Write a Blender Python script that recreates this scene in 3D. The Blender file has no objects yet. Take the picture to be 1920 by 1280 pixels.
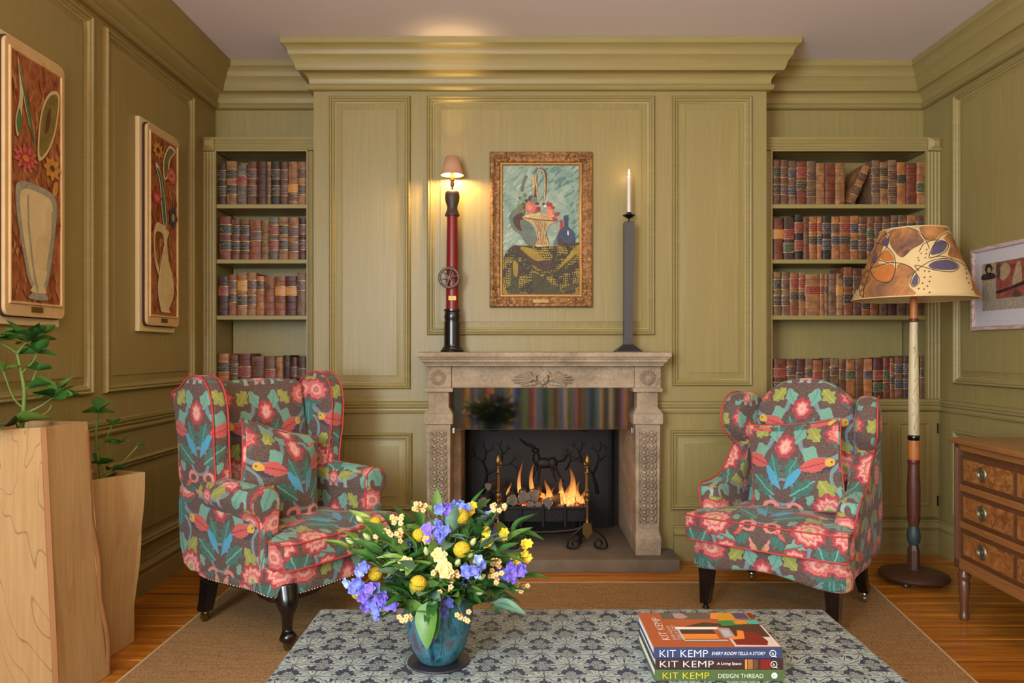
import bpy, bmesh, math, random
from mathutils import Vector, Matrix
from mathutils.geometry import tessellate_polygon
PI = math.pi
random.seed(7)
scene = bpy.context.scene
COL = scene.collection

# ------------------------------------------------------------------ camera
F, CX, CY, CAMH = 1420.0, 965.0, 657.0, 1.23      # focal length and vanishing point in pixels of a 1920x1280 frame
cam_data = bpy.data.cameras.new('camera')
cam_data.sensor_width = 36.0
cam_data.lens = F / 1920 * 36
cam_data.shift_x = -(CX - 960) / 1920
cam_data.shift_y = (CY - 640) / 1920
cam_data.clip_start = 0.05
cam = bpy.data.objects.new('camera', cam_data)
cam.location = (0, 0, CAMH)
cam.rotation_euler = (PI / 2, 0, 0)
COL.objects.link(cam)
scene.camera = cam
def PX(px, y): return (px - CX) * y / F            # a measured pixel column to metres at depth y
def PZ(py, y): return CAMH - (py - CY) * y / F

# ------------------------------------------------------------------ light and exposure
scene.view_settings.view_transform = 'Standard'
scene.view_settings.look = 'None'
scene.view_settings.exposure = 0.0
scene.view_settings.gamma = 1.0
scene.view_settings.use_curve_mapping = False
scene.cycles.max_bounces = 7
scene.cycles.diffuse_bounces = 3
scene.cycles.glossy_bounces = 3
scene.cycles.transparent_max_bounces = 12
scene.cycles.caustics_reflective = False
scene.cycles.caustics_refractive = False
scene.cycles.sample_clamp_indirect = 6.0
world = bpy.data.worlds.new('daylight')
world.use_nodes = True
world.node_tree.nodes['Background'].inputs[0].default_value = (0.75, 0.85, 1.0, 1)
world.node_tree.nodes['Background'].inputs[1].default_value = 1.0
scene.world = world

def area_light(name, loc, target, sx, sy, power, col, spread=PI):
    d = bpy.data.lights.new(name, 'AREA')
    d.shape = 'RECTANGLE'; d.size = sx; d.size_y = sy; d.energy = power; d.color = col; d.spread = spread
    o = bpy.data.objects.new(name, d)
    o.location = loc
    o.rotation_euler = (Vector(target) - Vector(loc)).to_track_quat('-Z', 'Y').to_euler()
    COL.objects.link(o)
    return o
def point_light(name, loc, power, col, radius=0.03):
    d = bpy.data.lights.new(name, 'POINT')
    d.energy = power; d.color = col; d.shadow_soft_size = radius
    o = bpy.data.objects.new(name, d); o.location = loc; COL.objects.link(o)
    return o

XL, XR, YA, YC, YR, HC = -1.892, 2.584, 4.79, 4.44, -3.0, 3.01   # side walls, alcove wall, chimney front, rear wall, ceiling
CHL, CHR = -1.179, 1.476                                          # chimney breast sides
# daylight through the tall windows of the side wall and the rear wall, which are behind the photographer
area_light('daylight_side_window', (XL + 0.10, -1.3, 1.75), (1.2, 1.1, 1.95), 1.5, 1.8, 300, (0.76, 0.89, 1.0))
area_light('daylight_rear_window', (-0.1, YR + 0.14, 1.75), (0.2, 4.0, 1.9), 2.4, 1.5, 62, (0.95, 0.96, 1.0))
# warm fill lights added overhead, out of view
for lx, ly in ((-0.9, 0.7), (1.5, 0.7), (0.3, -1.2)):
    point_light('warm_fill_light', (lx, ly, HC - 0.62), 30, (1.0, 0.60, 0.20), 0.14)

# ------------------------------------------------------------------ node helper
class V:
    """a socket or a number with arithmetic that grows Math nodes"""
    __slots__ = ('g', 's')
    def __init__(self, g, s): self.g = g; self.s = s
    def __add__(self, o): return self.g.m('ADD', self, o)
    __radd__ = __add__
    def __sub__(self, o): return self.g.m('SUBTRACT', self, o)
    def __rsub__(self, o): return self.g.m('SUBTRACT', o, self)
    def __mul__(self, o): return self.g.m('MULTIPLY', self, o)
    __rmul__ = __mul__
    def __truediv__(self, o): return self.g.m('DIVIDE', self, o)
    def __rtruediv__(self, o): return self.g.m('DIVIDE', o, self)
    def __lt__(self, o): return self.g.m('LESS_THAN', self, o)
    def __gt__(self, o): return self.g.m('GREATER_THAN', self, o)
    def __abs__(self): return self.g.m('ABSOLUTE', self)
    def cos(self): return self.g.m('COSINE', self)
    def sin(self): return self.g.m('SINE', self)
    def fract(self): return self.g.m('FRACT', self)
    def floor(self): return self.g.m('FLOOR', self)
    def pw(self, e): return self.g.m('POWER', self, e)
class Graph:
    def __init__(self, nt): self.nt = nt
    def put(self, inp, v):
        if isinstance(v, V): self.nt.links.new(v.s, inp)
        elif isinstance(v, (tuple, list)):
            n = len(inp.default_value)
            inp.default_value = tuple(v)[:n] if len(v) >= n else tuple(v) + (1.0,) * (n - len(v))
        else: inp.default_value = v
    def n(self, t, **kw):
        nd = self.nt.nodes.new(t)
        for k, v in kw.items(): setattr(nd, k, v)
        return nd
    def m(self, op, a, b=None, c=None):
        nd = self.n('ShaderNodeMath', operation=op)
        self.put(nd.inputs[0], a)
        if b is not None: self.put(nd.inputs[1], b)
        if c is not None: self.put(nd.inputs[2], c)
        return V(self, nd.outputs[0])
    def mix(self, f, a, b, mode='MIX'):
        nd = self.n('ShaderNodeMix', data_type='RGBA', blend_type=mode)
        self.put(nd.inputs[0], f); self.put(nd.inputs[6], a); self.put(nd.inputs[7], b)
        return V(self, nd.outputs[2])
    def obj(self): return V(self, self.n('ShaderNodeTexCoord').outputs['Object'])
    def gen(self): return V(self, self.n('ShaderNodeTexCoord').outputs['Generated'])
    def uv(self): return V(self, self.n('ShaderNodeUVMap', uv_map='UVMap').outputs[0])
    def sep(self, v):
        nd = self.n('ShaderNodeSeparateXYZ'); self.put(nd.inputs[0], v)
        return [V(self, o) for o in nd.outputs]
    def comb(self, x, y, z=0.0):
        nd = self.n('ShaderNodeCombineXYZ')
        for i, q in enumerate((x, y, z)): self.put(nd.inputs[i], q)
        return V(self, nd.outputs[0])
    def scale(self, v, s):
        nd = self.n('ShaderNodeVectorMath', operation='MULTIPLY')
        self.put(nd.inputs[0], v); nd.inputs[1].default_value = s if isinstance(s, tuple) else (s, s, s)
        return V(self, nd.outputs[0])
    def vadd(self, a, b):
        nd = self.n('ShaderNodeVectorMath', operation='ADD')
        self.put(nd.inputs[0], a); self.put(nd.inputs[1], b)
        return V(self, nd.outputs[0])
    def noise(self, v, scale=5.0, detail=3.0, rough=0.55, col=False, dist=0.0):
        nd = self.n('ShaderNodeTexNoise')
        if v is not None: self.put(nd.inputs['Vector'], v)
        nd.inputs['Scale'].default_value = scale; nd.inputs['Detail'].default_value = detail
        nd.inputs['Roughness'].default_value = rough; nd.inputs['Distortion'].default_value = dist
        return V(self, nd.outputs['Color' if col else 'Fac'])
    def voro(self, v, scale, feat='F1', out='Distance', rnd=1.0):
        nd = self.n('ShaderNodeTexVoronoi', feature=feat)
        self.put(nd.inputs['Vector'], v); nd.inputs['Scale'].default_value = scale
        if 'Randomness' in nd.inputs: nd.inputs['Randomness'].default_value = rnd
        return V(self, nd.outputs[out])
    def wave(self, v, scale, dist=0.0, detail=2.0, axis='X', prof='SIN', kind='BANDS', dscale=1.0):
        nd = self.n('ShaderNodeTexWave', wave_type=kind, wave_profile=prof)
        if kind == 'BANDS': nd.bands_direction = axis
        else: nd.rings_direction = axis
        self.put(nd.inputs['Vector'], v); nd.inputs['Scale'].default_value = scale
        nd.inputs['Distortion'].default_value = dist; nd.inputs['Detail'].default_value = detail
        nd.inputs['Detail Scale'].default_value = dscale
        return V(self, nd.outputs['Fac'])
    def ramp(self, f, stops, interp='LINEAR'):
        nd = self.n('ShaderNodeValToRGB'); cr = nd.color_ramp; cr.interpolation = interp
        while len(cr.elements) > 1: cr.elements.remove(cr.elements[-1])
        for i, (p, c) in enumerate(stops):
            e = cr.elements[0] if i == 0 else cr.elements.new(p)
            e.position = p; e.color = (c[0], c[1], c[2], 1)
        self.put(nd.inputs[0], f)
        return V(self, nd.outputs[0])
    def local(self, v, cx, cy, rot, sx, sy):
        nd = self.n('ShaderNodeMapping', vector_type='TEXTURE')
        self.put(nd.inputs['Vector'], v)
        nd.inputs['Location'].default_value = (cx, cy, 0)
        nd.inputs['Rotation'].default_value = (0, 0, rot)
        nd.inputs['Scale'].default_value = (sx, sy, 1)
        return V(self, nd.outputs[0])
    def length(self, v):
        nd = self.n('ShaderNodeVectorMath', operation='LENGTH'); self.put(nd.inputs[0], v)
        return V(self, nd.outputs['Value'])
    def bump(self, h, strength=0.3, dist=0.01):
        nd = self.n('ShaderNodeBump'); nd.inputs['Strength'].default_value = strength; nd.inputs['Distance'].default_value = dist
        self.put(nd.inputs['Height'], h)
        return V(self, nd.outputs[0])
def srgb(r, g=None, b=None):
    if g is None: r, g, b = r
    f = lambda c: (c / 255 / 12.92) if c / 255 <= 0.04045 else ((c / 255 + 0.055) / 1.055) ** 2.4
    return (f(r), f(g), f(b))
MATS = {}
def material(name, build, rough=0.6, metal=0.0, spec=0.5, coat=0.0, sheen=0.0):
    """build(g) returns a colour, or (colour, normal), or (colour, normal, roughness)"""
    m = bpy.data.materials.new(name); m.use_nodes = True
    g = Graph(m.node_tree); b = m.node_tree.nodes['Principled BSDF']
    b.inputs['Roughness'].default_value = rough; b.inputs['Metallic'].default_value = metal
    b.inputs['Specular IOR Level'].default_value = spec; b.inputs['Coat Weight'].default_value = coat
    b.inputs['Coat Roughness'].default_value = 0.15
    b.inputs['Sheen Weight'].default_value = sheen
    r = build(g) if callable(build) else build
    if isinstance(r, tuple) and len(r) and not isinstance(r[0], (int, float)):
        g.put(b.inputs['Base Color'], r[0])
        if len(r) > 1 and r[1] is not None: g.put(b.inputs['Normal'], r[1])
        if len(r) > 2: g.put(b.inputs['Roughness'], r[2])
    else: g.put(b.inputs['Base Color'], r)
    MATS[name] = m
    return m
def tinted(name, col, var=0.25, scale=30.0, rough=0.6, metal=0.0, bump=0.15, stretch=(1, 1, 1), spec=0.5, coat=0.0):
    """plain colour with a little mottling and relief"""
    def bld(g):
        n = g.noise(g.scale(g.obj(), stretch), scale, 4)
        d = tuple(c * (1 - var) for c in col); l = tuple(min(1, c * (1 + var)) for c in col)
        return (g.mix(n, d, l), g.bump(n, bump, 0.004))
    return material(name, bld, rough, metal, spec, coat)
def emitter(name, col, strength):
    m = bpy.data.materials.new(name); m.use_nodes = True
    nt = m.node_tree; nt.nodes.clear()
    e = nt.nodes.new('ShaderNodeEmission'); e.inputs[0].default_value = (*col, 1); e.inputs[1].default_value = strength
    o = nt.nodes.new('ShaderNodeOutputMaterial'); nt.links.new(e.outputs[0], o.inputs[0])
    MATS[name] = m
    return m

# ------------------------------------------------------------------ mesh helper
class MB:
    def __init__(self): self.v = []; self.f = []; self.mi = []; self.cur = 0; self.T = None
    def add(self, verts, faces):
        o = len(self.v)
        if self.T is not None: verts = [tuple(self.T @ Vector(p)) for p in verts]
        self.v += [tuple(p) for p in verts]
        self.f += [tuple(i + o for i in q) for q in faces]
        self.mi += [self.cur] * len(faces)
        return self
    def box(self, x0, x1, y0, y1, z0, z1):
        v = [(x, y, z) for z in (z0, z1) for y in (y0, y1) for x in (x0, x1)]
        return self.add(v, [(0, 2, 3, 1), (4, 5, 7, 6), (0, 1, 5, 4), (2, 6, 7, 3), (0, 4, 6, 2), (1, 3, 7, 5)])
    def bbox(self, x0, x1, y0, y1, z0, z1, r=0.006, seg=2):
        bm = bmesh.new(); bmesh.ops.create_cube(bm, size=1.0)
        for q in bm.verts:
            q.co = ((x0 + x1) / 2 + q.co.x * (x1 - x0), (y0 + y1) / 2 + q.co.y * (y1 - y0), (z0 + z1) / 2 + q.co.z * (z1 - z0))
        bmesh.ops.bevel(bm, geom=bm.edges[:], offset=r, segments=seg, profile=0.6, affect='EDGES', clamp_overlap=True)
        bm.verts.index_update()
        v = [tuple(q.co) for q in bm.verts]; f = [tuple(q.index for q in fc.verts) for fc in bm.faces]
        bm.free()
        return self.add(v, f)
    def lathe(self, prof, cx=0, cy=0, n=32, cap=True, sx=1.0, sy=1.0, wob=None):
        v, f = [], []
        for r, z in prof:
            for k in range(n):
                a = 2 * PI * k / n
                q = r * (wob(a, z) if wob else 1.0)
                v.append((cx + q * math.cos(a) * sx, cy + q * math.sin(a) * sy, z))
        for i in range(len(prof) - 1):
            for k in range(n):
                k2 = (k + 1) % n
                f.append((i * n + k, i * n + k2, (i + 1) * n + k2, (i + 1) * n + k))
        if cap:
            if prof[0][0] > 1e-5: f.append(tuple(reversed(range(n))))
            if prof[-1][0] > 1e-5: f.append(tuple((len(prof) - 1) * n + k for k in range(n)))
        return self.add(v, f)
    def tube(self, pts, rad, n=8, closed=False, flat=1.0):
        pts = [Vector(p) for p in pts]; m = len(pts)
        if not hasattr(rad, '__len__'): rad = [rad] * m
        v, f = [], []; up = None
        for i, p in enumerate(pts):
            if closed: t = pts[(i + 1) % m] - pts[i - 1]
            else: t = pts[min(i + 1, m - 1)] - pts[max(i - 1, 0)]
            if t.length < 1e-9: t = Vector((0, 0, 1))
            t.normalize()
            if up is None:
                up = Vector((0, 0, 1)) if abs(t.z) < 0.9 else Vector((1, 0, 0))
            s = t.cross(up)
            if s.length < 1e-6: s = t.orthogonal()
            s.normalize(); up = s.cross(t).normalized()
            for k in range(n):
                a = 2 * PI * k / n
                v.append(p + s * (math.cos(a) * rad[i]) + up * (math.sin(a) * rad[i] * flat))
        for i in range(m if closed else m - 1):
            j = (i + 1) % m
            for k in range(n):
                k2 = (k + 1) % n
                f.append((i * n + k, i * n + k2, j * n + k2, j * n + k))
        if not closed:
            f.append(tuple(reversed(range(n)))); f.append(tuple((m - 1) * n + k for k in range(n)))
        return self.add(v, f)
    def ball(self, c, r, nu=12, nv=8):
        rx, ry, rz = r if hasattr(r, '__len__') else (r, r, r)
        v, f = [(c[0], c[1], c[2] - rz)], []
        for j in range(1, nv):
            a = -PI / 2 + PI * j / nv
            for k in range(nu):
                b = 2 * PI * k / nu
                v.append((c[0] + rx * math.cos(a) * math.cos(b), c[1] + ry * math.cos(a) * math.sin(b), c[2] + rz * math.sin(a)))
        v.append((c[0], c[1], c[2] + rz))
        for k in range(nu): f.append((0, 1 + (k + 1) % nu, 1 + k))
        for j in range(nv - 2):
            for k in range(nu):
                k2 = (k + 1) % nu
                f.append((1 + j * nu + k, 1 + j * nu + k2, 1 + (j + 1) * nu + k2, 1 + (j + 1) * nu + k))
        L = len(v) - 1; o = 1 + (nv - 2) * nu
        for k in range(nu): f.append((L, o + k, o + (k + 1) % nu))
        return self.add(v, f)
    def grid(self, nu, nv, fn):
        v = [fn(i / nu, j / nv) for j in range(nv + 1) for i in range(nu + 1)]
        f = [(j * (nu + 1) + i, j * (nu + 1) + i + 1, (j + 1) * (nu + 1) + i + 1, (j + 1) * (nu + 1) + i) for j in range(nv) for i in range(nu)]
        return self.add(v, f)
    def prism(self, poly, c0, c1, put):
        """poly in 2-D, extruded from c0 to c1; put(a, b, c) gives the point"""
        n = len(poly)
        v = [put(a, b, c0) for a, b in poly] + [put(a, b, c1) for a, b in poly]
        tri = tessellate_polygon([[Vector((a, b, 0)) for a, b in poly]])
        f = [tuple(t) for t in tri] + [tuple(i + n for i in reversed(t)) for t in tri]
        f += [(i, (i + 1) % n, n + (i + 1) % n, n + i) for i in range(n)]
        return self.add(v, f)
    def slab(self, out, t, r, put, bulge=0.0, rings=5, arc=4, flat_back=False):
        """soft padded slab: closed outline (star-shaped), thickness t, rounded rim r, crowned by bulge"""
        n = len(out); cx = sum(p[0] for p in out) / n; cy = sum(p[1] for p in out) / n
        lay = []
        for k in range(arc + 1):
            a = PI / 2 * k / arc
            lay.append(('i', r * (1 - math.cos(a)), t / 2 - r + r * math.sin(a)))
        v, f = [], []
        def ring(ins, sc, c):
            o = len(v)
            for a, b in out:
                d = math.hypot(a - cx, b - cy) or 1e-6
                k = max(0.0, (d - ins) / d) * sc
                v.append(put(cx + (a - cx) * k, cy + (b - cy) * k, c))
            return o
        def half(sg):
            os_ = []
            for _, ins, c in lay: os_.append(ring(ins, 1.0, sg * c))
            for k in range(1, rings):
                s = 1 - k / rings
                b = 0 if (flat_back and sg < 0) else bulge * (1 - s * s)
                os_.append(ring(r, s, sg * (t / 2 + b)))
            b = 0 if (flat_back and sg < 0) else bulge
            v.append(put(cx, cy, sg * (t / 2 + b))); cc = len(v) - 1
            for p, q in zip(os_, os_[1:]):
                for i in range(n):
                    j = (i + 1) % n
                    f.append((p + i, p + j, q + j, q + i) if sg > 0 else (p + j, p + i, q + i, q + j))
            q = os_[-1]
            for i in range(n):
                j = (i + 1) % n
                f.append((q + i, q + j, cc) if sg > 0 else (q + j, q + i, cc))
            return os_[0]
        a0 = half(1); b0 = half(-1)
        for i in range(n):
            j = (i + 1) % n
            f.append((b0 + i, b0 + j, a0 + j, a0 + i))
        return self.add(v, f)
    def build(self, name, mat, parent=None, smooth=None, boxuv=None, fix=True, loc=None):
        me = bpy.data.meshes.new(name)
        me.from_pydata(self.v, [], self.f)
        mats = mat if isinstance(mat, (list, tuple)) else [mat]
        for q in mats: me.materials.append(MATS[q] if isinstance(q, str) else q)
        if len(mats) > 1: me.polygons.foreach_set('material_index', self.mi)
        if fix:
            bm = bmesh.new(); bm.from_mesh(me)
            bmesh.ops.recalc_face_normals(bm, faces=bm.faces[:])
            bm.to_mesh(me); bm.free()
        if boxuv is not None:
            uvl = me.uv_layers.new(name='UVMap'); du, dv = boxuv[:2]; dvf = boxuv[2] if len(boxuv) > 2 else dv; dvs = boxuv[3] if len(boxuv) > 3 else dv
            for p in me.polygons:
                nx, ny, nz = abs(p.normal.x), abs(p.normal.y), abs(p.normal.z)
                for li in p.loop_indices:
                    q = me.vertices[me.loops[li].vertex_index].co
                    if nz >= nx and nz >= ny: uvl.data[li].uv = (q.x + du, q.y * 0.9 + dv)
                    elif ny >= nx: uvl.data[li].uv = (q.x + du, q.z + dvf)
                    else: uvl.data[li].uv = (q.y + du - 0.08, q.z + dvs)
        if smooth is not None:
            me.polygons.foreach_set('use_smooth', [True] * len(me.polygons))
            if smooth < 180: me.set_sharp_from_angle(angle=math.radians(smooth))
        me.update()
        o = bpy.data.objects.new(name, me); COL.objects.link(o)
        if parent is not None: o.parent = parent
        if loc is not None: o.location = loc
        return o
def tag(o, label=None, cat=None, group=None, kind=None):
    if label: o['label'] = label
    if cat: o['category'] = cat
    if group: o['group'] = group
    if kind: o['kind'] = kind
    return o
def thing(name, label, cat, loc=(0, 0, 0), rotz=0.0, group=None):
    o = bpy.data.objects.new(name, None); COL.objects.link(o)
    o.empty_display_size = 0.05
    o.location = loc; o.rotation_euler = (0, 0, rotz)
    return tag(o, label, cat, group)
def share(src, name, parent, loc=(0, 0, 0), rot=None, scl=None):
    o = bpy.data.objects.new(name, src.data); COL.objects.link(o)
    o.parent = parent; o.location = loc
    if rot: o.rotation_euler = rot
    if scl: o.scale = scl
    return o
def spline(pts, n=8, closed=False):
    """Catmull-Rom through the points"""
    P = [Vector(p) for p in pts]; m = len(P); out = []
    for i in range(m if closed else m - 1):
        p0, p1, p2, p3 = (P[(i - 1) % m], P[i], P[(i + 1) % m], P[(i + 2) % m]) if closed else (P[max(i - 1, 0)], P[i], P[i + 1], P[min(i + 2, m - 1)])
        for k in range(n):
            t = k / n
            out.append(0.5 * ((2 * p1) + (p2 - p0) * t + (2 * p0 - 5 * p1 + 4 * p2 - p3) * t * t + (3 * p1 - p0 - 3 * p2 + p3) * t ** 3))
    if not closed: out.append(P[-1])
    return [tuple(p) for p in out]
def text_mesh(txt, size, depth=0.0, shear=0.0, space=1.0):
    c = bpy.data.curves.new('lettering', 'FONT'); c.body = txt; c.size = size; c.extrude = depth; c.shear = shear
    c.space_character = space; c.resolution_u = 3; c.offset = -0.014 * size if size > 0.02 else 0.0
    o = bpy.data.objects.new('lettering_tmp', c)
    me = bpy.data.meshes.new_from_object(o)
    v = [tuple(p.co) for p in me.vertices]; f = [tuple(p.vertices) for p in me.polygons]
    bpy.data.objects.remove(o); bpy.data.meshes.remove(me); bpy.data.curves.remove(c)
    return v, f
# ------------------------------------------------------------------ materials
def oak(name, sx, sz, base, dark, k=1.0):
    def bld(g):
        o = g.obj()
        fine = g.noise(g.scale(o, sx), 1.0, 5, 0.65)
        broad = g.noise(g.scale(o, sz), 1.0, 2, 0.5, dist=0.6)
        c = g.mix(g.m('MULTIPLY_ADD', fine, 1.5, -0.28), dark, base)
        c = g.mix(g.m('MULTIPLY_ADD', broad, 2.2, -0.75), c, tuple(q * 0.78 for q in base))
        return (c, g.bump(fine, 0.22 * k, 0.0025))
    return material(name, bld, 0.42, 0, 0.45)
OG, OD = srgb(168, 151, 96), srgb(139, 123, 70)
oak('oak_vertical', (70, 70, 2.2), (9, 9, 0.7), OG, OD)
oak('oak_horizontal', (2.2, 2.2, 80), (0.8, 0.8, 10), OG, OD)
oak('oak_trim', (3, 3, 60), (2, 2, 6), srgb(171, 154, 99), srgb(146, 129, 75), 0.6)
tinted('ceiling_paint', srgb(236, 228, 232), 0.02, 3, 0.9, bump=0.02)
tinted('plaster', srgb(200, 190, 170), 0.03, 4, 0.9, bump=0.02)

def m_plank(g):
    o = g.obj(); rnd = V(g, g.n('ShaderNodeObjectInfo').outputs['Random'])
    p = g.vadd(o, g.comb(rnd * 13.0, rnd * 7.0, 0.0))
    grain = g.noise(g.scale(p, (1.6, 34, 8)), 1.0, 5, 0.6, dist=0.8)
    c = g.ramp(grain, [(0.25, srgb(112, 58, 10)), (0.45, srgb(182, 108, 30)), (0.62, srgb(214, 138, 44)), (0.85, srgb(228, 160, 66))])
    c = g.mix(rnd * 0.35, c, srgb(120, 66, 24))
    return (c, g.bump(grain, 0.12, 0.002))
material('plank_wood', m_plank, 0.32, 0, 0.5, coat=0.15)
tinted('subfloor', srgb(40, 22, 10), 0.2, 20, 0.9)

def m_rug(g):
    o = g.obj()
    w = g.wave(g.scale(o, (1, 1, 1)), 46, 1.5, 2, 'Y', dscale=6)
    x, y, z = g.sep(o)
    kn = g.voro(g.scale(o, (150, 110, 1)), 1.0)
    n = g.noise(g.scale(o, (6, 60, 1)), 1.0, 4)
    c = g.mix(n, srgb(150, 112, 70), srgb(206, 172, 124))
    c = g.mix(g.m('MULTIPLY_ADD', kn, 0.9, -0.1), c, srgb(128, 94, 58))
    return (c, g.bump(kn + w * 0.5, 0.6, 0.004))
material('sisal', m_rug, 0.95, 0, 0.1)
tinted('rug_binding', srgb(205, 180, 140), 0.15, 80, 0.9)

def m_stone(g):
    o = g.obj()
    n1 = g.noise(o, 7, 5, 0.6); n2 = g.noise(o, 60, 4, 0.7); n3 = g.noise(g.scale(o, (3, 3, 14)), 1.0, 3)
    c = g.mix(g.m('MULTIPLY_ADD', n1, 1.8, -0.4), srgb(126, 108, 88), srgb(194, 172, 142))
    c = g.mix(g.m('MULTIPLY_ADD', n2, 1.4, -0.5), c, srgb(206, 188, 160))
    c = g.mix(g.m('MULTIPLY_ADD', n3, 1.2, -0.52), c, srgb(116, 98, 82))
    return (c, g.bump(n2, 0.6, 0.006))
material('stone', m_stone, 0.85, 0, 0.25)
def m_hearth(g):
    o = g.obj(); n1 = g.noise(o, 6, 5, 0.65); n2 = g.noise(o, 70, 3)
    c = g.mix(n1, srgb(84, 74, 64), srgb(152, 136, 114))
    return (g.mix(n2 * 0.5, c, srgb(100, 88, 76)), g.bump(n2, 0.3, 0.004))
material('hearth_stone', m_hearth, 0.85, 0, 0.25)
tinted('cast_iron', srgb(13, 12, 12), 0.25, 40, 0.6, 0.2, 0.3)
tinted('black_iron', srgb(22, 20, 19), 0.2, 60, 0.45, 0.4, 0.3)
tinted('firebox_brick', srgb(40, 34, 29), 0.3, 12, 0.95, 0, 0.4)
tinted('brass', srgb(128, 104, 60), 0.2, 30, 0.40, 0.9, 0.05)
tinted('dark_brass', srgb(110, 84, 48), 0.2, 30, 0.4, 0.85, 0.1)
tinted('bright_steel', srgb(190, 188, 182), 0.1, 40, 0.25, 0.95, 0.05)
tinted('log_bark', srgb(58, 49, 44), 0.55, 45, 0.95, 0, 0.9, (1, 4, 4))
tinted('log_end', srgb(112, 98, 88), 0.6, 60, 0.95, 0, 0.5)
def m_ember(g):
    o = g.obj(); n = g.noise(o, 45, 4, 0.7)
    return (g.mix(n, srgb(20, 16, 15), srgb(70, 55, 48)), g.bump(n, 0.9, 0.01))
mm = material('ember_bed', m_ember, 0.95)
g = Graph(mm.node_tree); bs = mm.node_tree.nodes['Principled BSDF']
n = g.noise(g.obj(), 26, 3, 0.6)
g.put(bs.inputs['Emission Color'], g.ramp(n, [(0.50, (0, 0, 0)), (0.60, (1.0, 0.10, 0.01)), (0.75, (1.0, 0.35, 0.06))]))
bs.inputs['Emission Strength'].default_value = 2.4
def flame_mat(name, strength):
    m = bpy.data.materials.new(name); m.use_nodes = True; nt = m.node_tree; nt.nodes.clear(); g = Graph(nt)
    x, y, z = g.sep(g.gen())
    e = g.n('ShaderNodeEmission'); e.inputs[1].default_value = strength
    g.put(e.inputs[0], g.ramp(z, [(0.0, (1.0, 0.55, 0.16)), (0.35, (1.0, 0.46, 0.11)), (0.75, (1.0, 0.28, 0.04)), (1.0, (0.9, 0.2, 0.02))]))
    t = g.n('ShaderNodeBsdfTransparent'); mx = g.n('ShaderNodeMixShader')
    no = g.noise(g.scale(g.obj(), (40, 40, 8)), 1.0, 2)
    a = g.m('MULTIPLY_ADD', z, -0.60, 0.62) * g.m('MULTIPLY_ADD', no, 2.2, -0.45)
    nd = g.m('MAXIMUM', a, 0.03)
    g.put(mx.inputs[0], nd); nt.links.new(t.outputs[0], mx.inputs[1]); nt.links.new(e.outputs[0], mx.inputs[2])
    o = g.n('ShaderNodeOutputMaterial'); nt.links.new(mx.outputs[0], o.inputs[0]); MATS[name] = m
flame_mat('flame', 2.3)
emitter('candle_flame', (1.0, 0.72, 0.30), 14.0)
m = bpy.data.materials.new('smoked_glass'); m.use_nodes = True; nt = m.node_tree; nt.nodes.clear()
tr = nt.nodes.new('ShaderNodeBsdfTransparent'); tr.inputs[0].default_value = (0.62, 0.60, 0.56, 1)
gl = nt.nodes.new('ShaderNodeBsdfGlossy'); gl.inputs['Roughness'].default_value = 0.045; gl.inputs[0].default_value = (0.95, 0.95, 0.95, 1)
mx = nt.nodes.new('ShaderNodeMixShader'); mx.inputs[0].default_value = 0.29
nt.links.new(tr.outputs[0], mx.inputs[1]); nt.links.new(gl.outputs[0], mx.inputs[2])
ou = nt.nodes.new('ShaderNodeOutputMaterial'); nt.links.new(mx.outputs[0], ou.inputs[0]); MATS['smoked_glass'] = m
def clear_glass(name, k):
    m = bpy.data.materials.new(name); m.use_nodes = True; nt = m.node_tree; nt.nodes.clear()
    tr = nt.nodes.new('ShaderNodeBsdfTransparent'); gl = nt.nodes.new('ShaderNodeBsdfGlossy'); gl.inputs['Roughness'].default_value = 0.02
    mx = nt.nodes.new('ShaderNodeMixShader'); mx.inputs[0].default_value = k
    nt.links.new(tr.outputs[0], mx.inputs[1]); nt.links.new(gl.outputs[0], mx.inputs[2])
    ou = nt.nodes.new('ShaderNodeOutputMaterial'); nt.links.new(mx.outputs[0], ou.inputs[0]); MATS[name] = m
clear_glass('window_glass', 0.06)
clear_glass('picture_glass', 0.05)

# book leathers: base colour per binding, worn and mottled
def leather(name, c):
    def bld(g):
        o = g.obj(); rnd = V(g, g.n('ShaderNodeObjectInfo').outputs['Random'])
        p = g.vadd(o, g.comb(rnd * 17.0, rnd * 5.0, rnd * 9.0))
        n = g.noise(p, 22, 5, 0.65); n2 = g.noise(g.scale(p, (60, 60, 12)), 1.0, 3)
        d = tuple(q * 0.38 for q in c); l = tuple(min(1, q * 1.7 + 0.015) for q in c)
        col = g.ramp(n, [(0.28, d), (0.50, c), (0.72, l)])
        col = g.mix(g.m('MULTIPLY_ADD', n2, 1.6, -0.85), col, l)
        return (col, g.bump(n2, 0.35, 0.002))
    return material(name, bld, 0.48, 0, 0.4)
BOOKC = dict(tan=(154, 106, 64), brown=(110, 70, 46), dark=(76, 46, 34), red=(118, 58, 38), rust=(142, 82, 48), maroon=(84, 42, 36),
             olive=(130, 98, 54), grey=(108, 96, 84), black=(46, 40, 36), orange=(170, 106, 60), umber=(122, 90, 64))
for k, c in BOOKC.items(): leather('leather_' + k, tuple(q * 0.80 for q in srgb(c)))
def labelmat(name, c, gold=True):
    def bld(g):
        o = g.obj()
        n = g.noise(g.scale(o, (320, 1, 110)), 1.0, 2, 0.5)
        n2 = g.wave(o, 28, 0, 0, 'Z')
        f = (n > 0.56) * (n2 > 0.45)
        return (g.mix(f * 0.75, c, srgb(206, 172, 96)), None)
    return material(name, bld, 0.45)
for k, c in dict(black=(30, 26, 30), red=(122, 34, 36), green=(34, 62, 44), purple=(72, 42, 44), orange=(190, 124, 56), navy=(38, 40, 62)).items():
    labelmat('label_' + k, srgb(c))
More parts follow.
